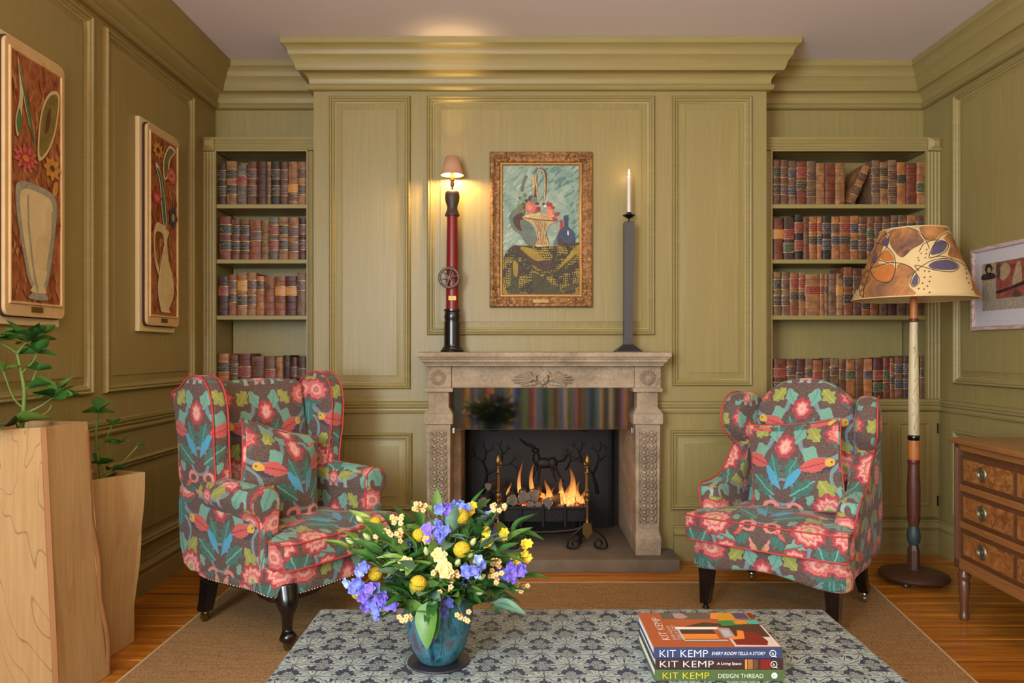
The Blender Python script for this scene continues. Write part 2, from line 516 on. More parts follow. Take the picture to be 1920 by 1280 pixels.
tinted('gilt_line', srgb(190, 150, 80), 0.3, 60, 0.4, 0.5)
def m_pages(g):
    n = g.noise(g.scale(g.obj(), (500, 8, 500)), 1.0, 2)
    return g.mix(n, srgb(150, 120, 84), srgb(206, 182, 140))
material('old_pages', m_pages, 0.9)
tinted('white_pages', srgb(226, 224, 218), 0.05, 200, 0.8)

# woods and lacquer
tinted('black_lacquer', srgb(18, 15, 16), 0.2, 30, 0.22, 0, 0.03, coat=0.4)
def walnut(name, a, b, s, rough=0.35):
    def bld(g):
        o = g.obj(); n = g.noise(g.scale(o, s), 1.0, 5, 0.65, dist=1.2)
        return (g.mix(n, srgb(a), srgb(b)), g.bump(n, 0.1, 0.002))
    return material(name, bld, rough, 0, 0.5, coat=0.2)
walnut('chest_rail', (112, 66, 30), (176, 118, 66), (50, 4, 60))
walnut('chest_dark', (72, 42, 24), (118, 74, 44), (40, 5, 50))
walnut('chest_top', (120, 72, 38), (176, 120, 72), (40, 4, 40), 0.25)
def m_burr(g):
    o = g.obj(); n = g.noise(o, 14, 6, 0.7, dist=2.5); n2 = g.noise(o, 55, 4, 0.7)
    c = g.ramp(n, [(0.25, srgb(86, 48, 22)), (0.45, srgb(140, 86, 42)), (0.6, srgb(172, 114, 60)), (0.8, srgb(196, 142, 84))])
    return (g.mix(g.m('MULTIPLY_ADD', n2, 1.8, -1.0), c, srgb(70, 38, 18)), None)
material('burr_walnut', m_burr, 0.3, 0, 0.5, coat=0.25)
walnut('lamp_base_wood', (44, 24, 16), (92, 56, 36), (8, 8, 30), 0.5)
tinted('lamp_red_wood', srgb(90, 46, 28), 0.6, 30, 0.5, stretch=(3, 3, 1))
tinted('lamp_orange_wood', srgb(190, 116, 52), 0.3, 30, 0.45)
tinted('lamp_cream_paint', srgb(206, 190, 148), 0.12, 14, 0.45)
tinted('lamp_teal_paint', srgb(52, 66, 66), 0.3, 30, 0.5)
tinted('lamp_oxblood', srgb(104, 34, 30), 0.2, 30, 0.45)
tinted('ink_line', srgb(64, 34, 30), 0.1, 20, 0.6)
def m_planter(g):
    o = g.obj(); x, y, z = g.sep(o)
    n = g.noise(g.scale(o, (5, 5, 1.1)), 1.0, 3, 0.5, dist=0.8)
    rings = g.m('PINGPONG', n * 26.0, 1.0)
    fine = g.noise(g.scale(o, (90, 90, 4)), 1.0, 4)
    c = g.mix(fine, srgb(164, 128, 80), srgb(198, 164, 112))
    c = g.mix((rings < 0.06) * 0.6, c, srgb(136, 86, 48))
    bl = g.noise(g.scale(o, (9, 9, 2)), 1.0, 4)
    c = g.mix(g.m('MULTIPLY_ADD', bl, 1.6, -0.92), c, srgb(168, 122, 82))
    return (c, g.bump(fine, 0.12, 0.002))
material('pale_timber', m_planter, 0.55)
def m_planter2(g):
    o = g.obj(); fine = g.noise(g.scale(o, (70, 70, 3)), 1.0, 4); n = g.noise(g.scale(o, (14, 14, 1.4)), 1.0, 3, dist=0.7)
    c = g.mix(fine, srgb(168, 132, 84), srgb(202, 168, 116))
    return (g.mix((n > 0.6) * 0.3, c, srgb(164, 112, 66)), g.bump(fine, 0.12, 0.002))
material('pale_timber_plain', m_planter2, 0.55)
tinted('bark_edge', srgb(140, 92, 48), 0.5, 18, 0.9, 0, 0.6, (1, 1, 0.3))
tinted('timber_seam', srgb(168, 120, 78), 0.2, 20, 0.6, stretch=(1, 1, 0.1))
tinted('soil', srgb(60, 42, 30), 0.4, 60, 0.95, 0, 0.8)

# plant and flowers
def m_leaf(name, a, b, rough=0.35):
    def bld(g):
        n = g.noise(g.obj(), 25, 3)
        return g.mix(n, srgb(a), srgb(b))
    return material(name, bld, rough, 0, 0.4)
m_leaf('leaf_dark', (38, 74, 32), (66, 116, 52))
m_leaf('leaf_mid', (52, 92, 34), (104, 140, 58), 0.45)
m_leaf('leaf_light', (104, 134, 52), (160, 186, 92), 0.5)
m_leaf('leaf_blue', (62, 100, 78), (122, 156, 128), 0.5)
m_leaf('stem_green', (74, 100, 36), (122, 144, 62), 0.5)
m_leaf('stem_brown', (92, 76, 42), (130, 110, 62), 0.6)
def m_ballflower(g):
    d = g.voro(g.scale(g.obj(), 1.0), 330)
    return (g.mix(d, srgb(226, 196, 40), srgb(168, 134, 12)), g.bump(d, 0.9, 0.003))
material('petal_ball_yellow', m_ballflower, 0.8)
m_leaf('petal_yellow', (226, 190, 30), (248, 222, 74), 0.6)
m_leaf('petal_cream', (206, 190, 112), (226, 214, 150), 0.6)
m_leaf('petal_blue', (84, 92, 190), (138, 146, 226), 0.6)
m_leaf('petal_violet', (96, 72, 186), (150, 124, 220), 0.6)
m_leaf('petal_sky', (120, 146, 206), (170, 186, 232), 0.6)
m_leaf('petal_peach', (226, 164, 92), (248, 214, 154), 0.6)
m_leaf('petal_bud', (150, 168, 96), (190, 196, 130), 0.5)
m_leaf('berry_navy', (34, 40, 66), (62, 70, 104), 0.4)
def m_vase(g):
    o = g.obj(); x, y, z = g.sep(o)
    n = g.noise(g.scale(o, (30, 30, 7)), 1.0, 5, 0.75, dist=0.9)
    n2 = g.noise(g.scale(o, (110, 110, 26)), 1.0, 4, 0.7)
    c = g.ramp(n, [(0.36, srgb(12, 34, 44)), (0.44, srgb(28, 84, 98)), (0.52, srgb(58, 128, 142)), (0.58, srgb(84, 92, 106)), (0.66, srgb(90, 64, 74))])
    c = g.mix(g.m('MULTIPLY_ADD', n2, 3.0, -1.55), c, srgb(98, 72, 84))
    return (c, g.bump(n2, 0.3, 0.003))
material('verdigris', m_vase, 0.42, 0.15, 0.5)
tinted('slate_coaster', srgb(34, 32, 40), 0.2, 60, 0.5)

# lamps, candle, frames
def m_shade(g):
    return tuple(srgb(196, 150, 128))
mm = material('pink_shade', srgb(172, 130, 104), 0.8)
bs = mm.node_tree.nodes['Principled BSDF']
bs.inputs['Transmission Weight'].default_value = 0.0
bs.inputs['Emission Color'].default_value = (*srgb(216, 140, 96), 1); bs.inputs['Emission Strength'].default_value = 0.20
tinted('parchment', srgb(226, 196, 140), 0.10, 9, 0.6, 0, 0.05)
def m_umberwash(g):
    o = g.obj(); n = g.noise(o, 7, 5, 0.65, dist=0.7)
    return g.ramp(n, [(0.3, srgb(92, 64, 60)), (0.45, srgb(140, 96, 66)), (0.58, srgb(184, 122, 66)), (0.75, srgb(206, 150, 92))])
material('shade_wash', m_umberwash, 0.6)
tinted('shade_violet', srgb(92, 80, 104), 0.3, 25, 0.6)
tinted('shade_orange', srgb(196, 116, 54), 0.25, 25, 0.6)
tinted('red_paint', srgb(128, 22, 28), 0.12, 12, 0.38)
tinted('bulb_wood', srgb(74, 58, 44), 0.3, 30, 0.5, stretch=(2, 2, 1))
tinted('aged_iron', srgb(112, 100, 90), 0.3, 60, 0.5, 0.6, 0.5)
tinted('zinc', srgb(70, 67, 70), 0.18, 40, 0.42, 0.55, 0.1)
tinted('candle_wax', srgb(232, 222, 224), 0.03, 10, 0.5)
def m_gilt(g):
    o = g.obj(); n = g.noise(o, 50, 5, 0.7); n2 = g.noise(o, 9, 3)
    c = g.ramp(n, [(0.25, srgb(52, 30, 18)), (0.45, srgb(128, 86, 48)), (0.62, srgb(190, 142, 84)), (0.8, srgb(226, 196, 150))])
    return (g.mix(g.m('MULTIPLY_ADD', n2, 0.8, -0.2), c, srgb(140, 96, 54)), g.bump(n, 0.8, 0.006))
material('gilt_frame', m_gilt, 0.48, 0.3, 0.5)
tinted('gilt_plain', srgb(190, 146, 84), 0.2, 40, 0.42, 0.4, 0.2)
tinted('plaque_clay', srgb(206, 172, 122), 0.2, 14, 0.7, 0, 0.2)
tinted('plaque_board', srgb(222, 200, 156), 0.12, 10, 0.7, 0, 0.1, (1, 1, 0.2))
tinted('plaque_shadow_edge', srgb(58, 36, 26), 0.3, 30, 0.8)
def paint(name, a, b, sc=18.0, s=(1, 1, 1), rough=0.6):
    def bld(g):
        n = g.noise(g.scale(g.obj(), s), sc, 5, 0.7, dist=1.0)
        n = g.m('MULTIPLY_ADD', n, 2.4, -0.7)
        return (g.mix(n, srgb(a), srgb(b)), g.bump(n, 0.2, 0.002))
    return material(name, bld, rough)
paint('paint_terracotta', (112, 46, 16), (186, 118, 70), 26, (1, 1, 0.5))
paint('paint_plaquedark', (96, 36, 12), (150, 74, 34), 30)
paint('paint_plaquepale', (150, 82, 40), (200, 146, 96), 30)
paint('paint_cream', (196, 172, 122), (222, 204, 158), 8)
paint('paint_bluegrey', (128, 130, 124), (176, 170, 146), 20)
paint('paint_leafgreen', (36, 92, 66), (86, 130, 84), 20)
paint('paint_olive', (96, 84, 32), (142, 126, 56), 30)
paint('paint_pink', (168, 58, 62), (212, 120, 112), 30)
paint('paint_crimson', (146, 34, 36), (190, 62, 56), 30)
paint('paint_ochre', (178, 116, 40), (214, 160, 70), 30)
paint('paint_navy', (30, 36, 62), (70, 84, 110), 30)
paint('paint_brown', (72, 38, 22), (112, 66, 40), 30)
paint('paint_tealsky', (96, 136, 124), (178, 190, 166), 7, (1, 1, 1))
paint('paint_skylight', (150, 176, 160), (206, 210, 184), 14)
paint('paint_skydeep', (70, 112, 108), (112, 146, 134), 14)
paint('paint_skyshadow', (74, 92, 82), (116, 126, 108), 14)
paint('paint_basket', (150, 108, 54), (228, 200, 142), 34)
paint('paint_darkbrown', (44, 26, 20), (86, 54, 38), 24)
paint('paint_mustard', (128, 104, 24), (176, 146, 44), 26)
paint('paint_moss', (44, 40, 18), (84, 74, 28), 26)
paint('paint_white', (206, 196, 176), (236, 228, 210), 20)
paint('paint_salmon', (200, 104, 72), (232, 156, 116), 40)
def m_netcloth(g):
    o = g.obj(); w = g.noise(o, 8, 2, col=True)
    p = g.vadd(o, g.scale(w, 0.05))
    d = g.voro(g.scale(p, (1.2, 1, 1)), 78, rnd=0.2)
    n = g.noise(o, 10, 3)
    base = g.mix(n, srgb(30, 26, 16), srgb(66, 52, 22))
    return g.mix((d < 0.40) * g.m('MULTIPLY_ADD', n, 2.4, -0.2), base, srgb(176, 152, 44))
material('paint_netcloth', m_netcloth, 0.6)
def m_pinkgrain(g):
    n = g.noise(g.scale(g.obj(), (30, 6, 30)), 1.0, 3, dist=1.5)
    return g.mix((n > 0.52) * 0.7, srgb(196, 176, 172), srgb(176, 122, 98))
material('limed_pink_wood', m_pinkgrain, 0.5)
tinted('mount_card', srgb(214, 206, 208), 0.02, 10, 0.9, 0, 0.02)
def m_newsprint(g):
    o = g.obj(); x, y, z = g.sep(o)
    l = (z * 170.0).fract() > 0.45
    n = g.noise(g.scale(o, (1, 300, 40)), 1.0, 2) > 0.45
    return g.mix(l * n * 0.7, srgb(186, 170, 146), srgb(80, 70, 62))
material('newsprint', m_newsprint, 0.9)
paint('print_dark', (30, 24, 22), (110, 90, 76), 60)
paint('print_red', (112, 32, 30), (178, 96, 78), 40)
paint('print_tan', (150, 118, 78), (206, 180, 136), 40)
paint('print_black', (24, 18, 20), (60, 40, 40), 40)

# striped curtain cloth behind the photographer (seen mirrored in the glass)
def m_stripes(g):
    x, y, z = g.sep(g.uv()); t = (x * 1.45).fract()
    return g.ramp(t, [(0, srgb(60, 80, 150)), (0.10, srgb(196, 180, 150)), (0.18, srgb(92, 140, 84)), (0.28, srgb(120, 62, 66)), (0.36, srgb(200, 120, 110)),
                      (0.46, srgb(206, 170, 70)), (0.54, srgb(110, 110, 110)), (0.62, srgb(64, 108, 140)), (0.72, srgb(80, 120, 70)), (0.82, srgb(160, 100, 40)), (0.9, srgb(214, 190, 90))], 'CONSTANT')
material('striped_cloth', m_stripes, 0.9)

# ------------------------------------------------------------------ printed linen of the armchairs
def motif_kit(g, uv):
    st = {'c': None}
    pn = g.noise(g.uv(), 85, 3, 0.7)
    def over(mask, col): st['c'] = g.mix(mask, st['c'], col)
    def leaf(cx, cy, L, W, rot, col, lob=0.22, k=8.0, vein=None):
        p = g.local(uv, cx, cy, math.radians(rot), L, W); x, y, z = g.sep(p)
        e = (1.0 - x * x) * g.m('MULTIPLY_ADD', (x * k).cos(), lob, 1.0)
        ay = abs(y)
        over(ay < e, col)
        if vein: over((ay < 0.10) * (ay < e), vein)
    def disc(cx, cy, rx, ry, rot, col):
        over(g.length(g.local(uv, cx, cy, math.radians(rot), rx, ry)) < 1.0, col)
    def flower(cx, cy, R, n, stops, sq=1.0, rot=0.0, depth=0.075):
        p = g.local(uv, cx, cy, math.radians(rot), R, R * sq); x, y, z = g.sep(p)
        th = g.m('ARCTAN2', y, x); r = g.length(p)
        k = r / g.m('MULTIPLY_ADD', (th * float(n)).cos(), depth, 1.0 - depth)
        k2 = k + g.m('MULTIPLY', (th * float(n + 2)).sin(), 0.035)
        pet = abs((th * (n / 2.0)).sin()) < g.m('MULTIPLY_ADD', r, 0.12, 0.02)
        col = g.mix(pet * (r > 0.3) * 0.40, g.ramp(k2 + (pn - 0.5) * 0.30, stops, 'LINEAR'), srgb(186, 48, 60))
        over(k < 1.0, col)
    def ring(cx, cy, R, w, col, y0=-9.0, y1=9.0, x0=-9.0, x1=9.0, sq=1.0, rot=0.0):
        p = g.local(uv, cx, cy, math.radians(rot), 1.0, sq); x, y, z = g.sep(p)
        mk = abs(g.length(p) - R) < w
        if y1 < 9: mk = mk * (y < y1)
        if y0 > -9: mk = mk * (y > y0)
        if x1 < 9: mk = mk * (x < x1)
        if x0 > -9: mk = mk * (x > x0)
        over(mk, col)
    return st, over, leaf, disc, flower, ring
def m_linen(g):
    KS = 1 / 1.08
    u, v, _ = g.sep(g.scale(g.uv(), KS))
    nz = g.noise(g.uv(), 26, 2, col=True)
    wx, wy, _ = g.sep(nz)
    PW, PH = 0.54, 0.62
    us = u + (wx - 0.5) * 0.016; vs = v + (wy - 0.5) * 0.016
    a = abs(((us / PW) + 0.5).fract() - 0.5) * PW           # mirrored half repeat 0 .. 0.27
    b = (vs / PH).fract() * PH
    uv = g.comb(a, b, 0.0)
    st, over, leaf, disc, flower, ring = motif_kit(g, uv)
    C = {k: srgb(*q) for k, q in dict(ground=(90, 63, 54), vine=(112, 142, 150), pale=(150, 172, 166), mint=(112, 168, 146), teal=(42, 108, 96), aqua=(74, 150, 146),
         char=(152, 156, 62), lime=(172, 178, 84), coral=(206, 84, 78), crim=(172, 42, 56), pink=(226, 134, 122), blush=(244, 186, 170), sky=(64, 160, 196), yel=(222, 172, 48), navy=(44, 42, 66), green=(140, 152, 70)).items()}
    st['c'] = g.mix(g.noise(g.scale(g.uv(), (400, 400, 1)), 1.0, 2), tuple(q * 0.86 for q in C['ground']), tuple(q * 1.16 for q in C['ground']))
    # vines
    ring(0.155, 0.335, 0.098, 0.0105, C['vine'], y1=0.01)
    ring(0.03, 0.60, 0.17, 0.0075, C['vine'], y1=-0.02, x0=0.0)
    ring(0.0, 0.09, 0.055, 0.0065, C['vine'], x0=0.0, y0=-0.06)
    ring(0.27, 0.17, 0.075, 0.007, C['vine'], x1=-0.02)
    ring(0.045, 0.415, 0.028, 0.010, C['pale'], y0=-0.012)
    ring(0.215, 0.425, 0.03, 0.008, C['pale'], y0=-0.01)
    # leaves
    leaf(0.085, 0.115, 0.066, 0.033, 35, C['teal'], 0.28, 11, C['mint'])
    leaf(0.182, 0.112, 0.055, 0.031, -55, C['char'], 0.2, 9, C['lime'])
    leaf(0.115, 0.065, 0.026, 0.017, 60, C['mint'])
    leaf(0.250, 0.115, 0.054, 0.028, 75, C['mint'], 0.2, 8, C['teal'])
    leaf(0.036, 0.190, 0.060, 0.028, 70, C['teal'], 0.3, 12, C['aqua'])
    leaf(0.262, 0.245, 0.058, 0.031, 88, C['teal'], 0.3, 11, C['aqua'])
    leaf(0.108, 0.262, 0.036, 0.031, 65, C['mint'], 0.12, 6)
    leaf(0.112, 0.345, 0.041, 0.028, -48, C['char'], 0.25, 9, C['lime'])
    leaf(0.052, 0.338, 0.043, 0.027, 70, C['mint'], 0.16, 7, C['aqua'])
    leaf(0.075, 0.465, 0.050, 0.028, 25, C['char'], 0.22, 9, C['lime'])
    leaf(0.205, 0.470, 0.074, 0.038, 62, C['mint'], 0.2, 9, C['aqua'])
    leaf(0.252, 0.540, 0.060, 0.031, -70, C['teal'], 0.28, 11, C['mint'])
    leaf(0.018, 0.520, 0.058, 0.019, 80, C['char'], 0.15, 7, C['lime'])
    leaf(0.150, 0.580, 0.053, 0.028, 15, C['mint'], 0.2, 8, C['teal'])
    leaf(0.245, 0.395, 0.031, 0.020, 20, C['char'])
    leaf(0.072, 0.585, 0.036, 0.020, -30, C['teal'], 0.28, 10)
    # bird: tail, wing, body, head
    leaf(0.046, 0.158, 0.066, 0.017, 53, C['sky'], 0.0, 1)
    leaf(0.158, 0.200, 0.040, 0.014, 12, C['navy'], 0.0, 1)
    leaf(0.128, 0.216, 0.062, 0.029, 16, C['coral'], 0.06, 20, C['crim'])
    disc(0.184, 0.230, 0.020, 0.017, 10, C['yel'])
    disc(0.190, 0.233, 0.004, 0.004, 0, C['navy'])
    # bow and ribbons
    ring(0.050, 0.022, 0.026, 0.0085, C['pink'], sq=0.8)
    leaf(0.085, -0.004, 0.030, 0.008, -40, C['coral'], 0.2, 9)
    leaf(0.085, 0.616, 0.030, 0.008, -40, C['coral'], 0.2, 9)
    leaf(0.030, 0.560, 0.040, 0.008, 72, C['pink'], 0.3, 9)
    # flowers
    F1 = [(0, C['green']), (0.16, C['lime']), (0.24, C['blush']), (0.40, C['pink']), (0.50, C['coral']), (0.60, C['blush']), (0.72, C['pink']), (0.84, C['crim'])]
    F2 = [(0, C['pink']), (0.22, C['coral']), (0.34, C['blush']), (0.52, C['pink']), (0.64, C['coral']), (0.76, C['pink']), (0.86, C['crim'])]
    flower(0.195, 0.030, 0.076, 11, F1)
    flower(0.195, 0.650, 0.076, 11, F1)
    leaf(0.225, 0.305, 0.052, 0.022, -8, C['teal'], 0.3, 12)
    flower(0.225, 0.352, 0.074, 9, F2, 0.70, 15)
    flower(0.0, 0.285, 0.054, 7, [(0, C['pink']), (0.3, C['blush']), (0.55, C['pink']), (0.72, C['crim'])], 0.85, 90)
    flower(0.140, 0.520, 0.060, 10, F1, 1.0, 15)
    flower(0.0, 0.440, 0.030, 6, F2, 1.0, 30)
    weave = g.noise(g.scale(g.uv(), (900, 90, 1)), 1.0, 2) * 0.5 + g.noise(g.scale(g.uv(), (90, 900, 1)), 1.0, 2) * 0.5
    br = g.noise(g.uv(), 120, 3, 0.7)
    c = g.mix(g.m('MULTIPLY_ADD', br, 1.3, -0.42), st['c'], g.mix(0.22, st['c'], (1, 0.97, 0.9)))
    c = g.mix(g.m('MULTIPLY_ADD', weave, 1.2, -0.35), c, g.mix(0.22, c, (0.05, 0.03, 0.03)))
    return (c, g.bump(weave, 0.25, 0.001))
material('floral_linen', m_linen, 0.85, 0, 0.2, sheen=0.15)
tinted('coral_piping', srgb(196, 68, 66), 0.15, 60, 0.7)

def m_damask(g):
    u, v, _ = g.sep(g.uv()); nz = g.noise(g.uv(), 17, 3, col=True); wx, wy, _ = g.sep(nz)
    PW, PH = 0.15, 0.13
    u = u * 1.05; v = v * 1.05
    us = u + (wx - 0.5) * 0.034; vs = v + (wy - 0.5) * 0.034
    row = (vs / PH).floor()
    a = abs((us / PW + 0.5).fract() - 0.5) * PW
    b = (vs / PH).fract() * PH
    uv = g.comb(a, b, 0.0)
    st, over, leaf, disc, flower, ring = motif_kit(g, uv)
    dk = srgb(54, 60, 78); li = srgb(170, 184, 178); lg = srgb(146, 158, 152)
    st['c'] = dk
    for (ox, oy, sgn) in ((0.0, 0.036, 1), (PW / 2, 0.100, -1)):
        for a_, d_, L, W in ((-38, 0.026, 0.026, 0.0125), (-2, 0.034, 0.031, 0.0125), (33, 0.033, 0.030, 0.0125), (64, 0.030, 0.028, 0.0120), (90, 0.030, 0.030, 0.0115)):
            an = a_ if sgn > 0 else 180 - a_; c_ = math.radians(an)
            leaf(ox + d_ * math.cos(c_), oy + d_ * math.sin(c_), L, W, an, li, 0.30, 13, dk)
    for fx, fy in ((0.0, 0.100), (PW / 2, 0.036)):
        for k_ in range(3): leaf(fx + (0.013 if fx == 0 else -0.013) * (k_ % 2), fy + (k_ - 1) * 0.017, 0.017, 0.0095, (35, 0, -35)[k_], lg, 0.3, 11, dk)
    leaf(0.035, 0.006, 0.018, 0.008, 20, lg, 0.3, 11); leaf(0.040, 0.124, 0.018, 0.008, -25, lg, 0.3, 11)
    n = g.noise(g.uv(), 60, 3)
    return (g.mix(g.m('MULTIPLY_ADD', n, 0.9, -0.2), st['c'], dk), g.bump(n, 0.1, 0.002))
material('damask', m_damask, 0.55, 0, 0.35)
tinted('damask_side', srgb(52, 54, 58), 0.2, 60, 0.8)
# ------------------------------------------------------------------ room shell
def struct(name, mb, mat, parent=None, smooth=None, label=None):
    o = mb.build(name, mat, parent, smooth)
    if parent is None: o['kind'] = 'structure'
    if label: o['label'] = label
    return o
def sweep_plan(path, prof, closed=False, ends=True):
    """profile (offset into the room, height) carried along a plan path with the room on its right-hand side"""
    P = [Vector((p[0], p[1])) for p in path]; m = len(P); rows = []
    for i in range(m):
        d1 = (P[i] - P[i - 1]).normalized() if i > 0 else None
        d2 = (P[i + 1] - P[i]).normalized() if i < m - 1 else None
        d1 = d1 or d2; d2 = d2 or d1
        n1 = Vector((d1.y, -d1.x)); n2 = Vector((d2.y, -d2.x))
        k = n1 + n2; k = k / max(0.3, k.dot(n1))
        rows.append([(P[i].x + k.x * o, P[i].y + k.y * o, z) for o, z in prof])
    n = len(prof); mb = MB()
    v = [q for r in rows for q in r]
    f = [(i * n + j, i * n + (j + 1) % n, (i + 1) * n + (j + 1) % n, (i + 1) * n + j) for i in range(m - 1) for j in range(n)]
    if ends: f += [tuple(range(n)), tuple(reversed(range((m - 1) * n, m * n)))]
    return mb.add(v, f)
def wall_frame(rect, prof, put):
    """mitred moulding round a rectangle (u0,u1,v0,v1); profile (inset, height)"""
    u0, u1, v0, v1 = rect; mb = MB(); v = []; f = []; n = len(prof)
    for (su, sv) in ((0, 0), (1, 0), (1, 1), (0, 1)):
        for ins, h in prof:
            v.append(put((u0 + ins) if su == 0 else (u1 - ins), (v0 + ins) if sv == 0 else (v1 - ins), h))
    for c in range(4):
        d = (c + 1) % 4
        for j in range(n - 1):
            f.append((c * n + j, d * n + j, d * n + j + 1, c * n + j + 1))
    return mb.add(v, f)
MOULD = [(0.0, 0.0), (0.0, 0.012), (0.003, 0.021), (0.008, 0.025), (0.014, 0.022), (0.017, 0.014), (0.019, 0.0125), (0.020, 0.017), (0.026, 0.018), (0.032, 0.013), (0.034, 0.006), (0.036, 0.0065), (0.042, 0.004), (0.044, -0.001)]
FIELD = [(0.040, 0.0005), (0.044, 0.0008), (0.078, 0.0085), (0.0785, 0.013), (0.082, 0.0135)]
def panel(parent, rect, put, bev=0.0):
    wall_frame(rect, MOULD, put).build('moulding', 'oak_trim', parent, 35)
    u0, u1, v0, v1 = rect
    mb = wall_frame(rect, FIELD, put)
    i = 0.082; h = 0.0135
    mb.add([put(u0 + i, v0 + i, h), put(u1 - i, v0 + i, h), put(u1 - i, v1 - i, h), put(u0 + i, v1 - i, h)], [(0, 1, 2, 3)])
    mb.build('raised_panel', 'oak_vertical', parent, 30)

# floor: each board is a plank over a dark subfloor
fl = MB().box(XL - 0.1, XR + 0.1, YR - 0.1, 5.2, -0.10, -0.021)
floor = struct('floor', fl, 'subfloor', label='dark timber subfloor under the honey-coloured boards')
y = 5.05; rng = random.Random(4)
while y > YR:
    w = rng.choice((0.11, 0.14, 0.16, 0.19, 0.215))
    cuts = [XL] + sorted(rng.uniform(XL + 0.6, XR - 0.6) for _ in range(rng.choice((0, 1, 1)))) + [XR]
    for a, b in zip(cuts, cuts[1:]):
        MB().bbox(a + 0.001, b - 0.001, y - w + 0.0016, y - 0.0016, -0.022, 0.0, 0.003, 1).build('plank', 'plank_wood', floor)
    y -= w
cl = MB().box(XL - 0.1, XR + 0.1, YR - 0.1, 5.2, HC, HC + 0.1)
struct('ceiling', cl, 'ceiling_paint', label='smooth pinkish white painted ceiling')

# side walls; the daylight windows lie behind the photographer
WY0, WY1, WZ0, WZ1 = -2.35, -0.25, 0.75, 2.72
mb = MB()
mb.box(XL - 0.14, XL, WY1, 5.2, 0, HC); mb.box(XL - 0.14, XL, YR - 0.1, WY0, 0, HC)
mb.box(XL - 0.14, XL, WY0, WY1, 0, WZ0); mb.box(XL - 0.14, XL, WY0, WY1, WZ1, HC)
wl = struct('wall_left', mb, 'oak_vertical', label='olive green panelled oak wall with two clay plaques')
wr = struct('wall_right', MB().box(XR, XR + 0.14, YR - 0.1, 5.2, 0, HC), 'oak_vertical', label='grey green panelled oak wall beside the floor lamp')
mb = MB(); RX0, RX1, RZ0, RZ1 = -1.45, 1.30, 0.85, 2.60
mb.box(XL, RX0, YR - 0.14, YR, 0, HC); mb.box(RX1, XR, YR - 0.14, YR, 0, HC)
mb.box(RX0, RX1, YR - 0.14, YR, 0, RZ0); mb.box(RX0, RX1, YR - 0.14, YR, RZ1, HC)
wrear = struct('wall_rear', mb, 'plaster', label='plain wall with a wide window facing the fireplace')
def window(name, put, a0, a1, z0, z1, lab):
    mb = MB(); w = 0.05
    def bar(p, q, r, s):
        mb.prism([(p, r), (q, r), (q, s), (p, s)], -0.09, -0.04, put)
    bar(a0, a0 + w, z0, z1); bar(a1 - w, a1, z0, z1); bar(a0, a1, z0, z0 + w); bar(a0, a1, z1 - w, z1)
    n = max(2, round((a1 - a0) / 0.6))
    for k in range(1, n): c = a0 + (a1 - a0) * k / n; bar(c - 0.015, c + 0.015, z0, z1)
    for k in (1, 2): c = z0 + (z1 - z0) * k / 3; bar(a0, a1, c - 0.015, c + 0.015)
    o = struct(name, mb, 'paint_white', label=lab)
    MB().prism([(a0 + w, z0 + w), (a1 - w, z0 + w), (a1 - w, z1 - w), (a0 + w, z1 - w)], -0.067, -0.063, put).build('pane', 'window_glass', o)
window('window_1', lambda a, b, c: (XL + c, a, b), WY0, WY1, WZ0, WZ1, 'white framed tall window with glazing bars in panelled wall')
window('window_2', lambda a, b, c: (a, YR + c, b), RX0, RX1, RZ0, RZ1, 'white framed wide window facing the fireplace')
# back wall of the two alcoves, and the chimney breast with its fireplace opening
mb = MB()
for a, b in ((XL, CHL), (CHR, XR)):
    mb.box(a, b, 4.90, 5.2, 0, 2.5); mb.box(a, b, YA, 5.2, 2.5, HC)
wb = struct('wall_back', mb, 'oak_vertical', label='plain green oak wall above the two bookcases')
FX0, FX1, FZ1 = -0.40, 0.73, 1.05
mb = MB(); mb.box(CHL, FX0, YC, 5.2, 0, HC); mb.box(FX1, CHR, YC, 5.2, 0, HC); mb.box(FX0, FX1, YC, 5.2, FZ1, HC); mb.box(FX0, FX1, 5.06, 5.2, 0, FZ1)
wc = struct('wall_chimney', mb, 'oak_vertical', label='green oak panelled chimney breast above the stone fireplace')
pc = lambda u, v, h: (u, YC - h, v)
def pxr(x0, x1, y0, y1, Y=YC): return (PX(x0, Y), PX(x1, Y), PZ(y1, Y), PZ(y0, Y))
for r in ((618, 770, 181, 729), (801, 1227, 181, 628), (1260, 1409, 181, 723)): panel(wc, pxr(*r), pc)
for r in ((620, 773, 811, 955), (1257, 1402, 806, 955)): panel(wc, pxr(*r), pc)
def rail_board(parent, u0, u1, v0, v1, put, mat):
    MB().prism([(u0, v0), (u1, v0), (u1, v1), (u0, v1)], 0.0, 0.0022, put).build('rail_board', mat, parent)
for a, b in ((622, 768), (805, 1223), (1264, 1405)):
    u0, u1, v0, v1 = pxr(a, b, 153, 180); rail_board(wc, u0, u1, v0, v1, pc, 'oak_horizontal')
for a, b in ((622, 768), (1264, 1405)):
    u0, u1, v0, v1 = pxr(a, b, 728, 754); rail_board(wc, u0, u1, v0, v1, pc, 'oak_horizontal')
pl_ = lambda u, v, h: (XL + h, u, v)
pr_ = lambda u, v, h: (XR - h, u, v)
for (a, b) in ((2.28, 3.371), (3.476, 4.433), (1.1, 2.17)):
    panel(wl, (a, b, 1.035, 2.715), pl_); panel(wl, (a, b, 0.245, 0.70), pl_)
for (a, b) in ((3.45, 4.434), (2.36, 3.345), (1.27, 2.255)):
    panel(wr, (a, b, 1.035, 2.72), pr_); panel(wr, (a, b, 0.26, 0.765), pr_)
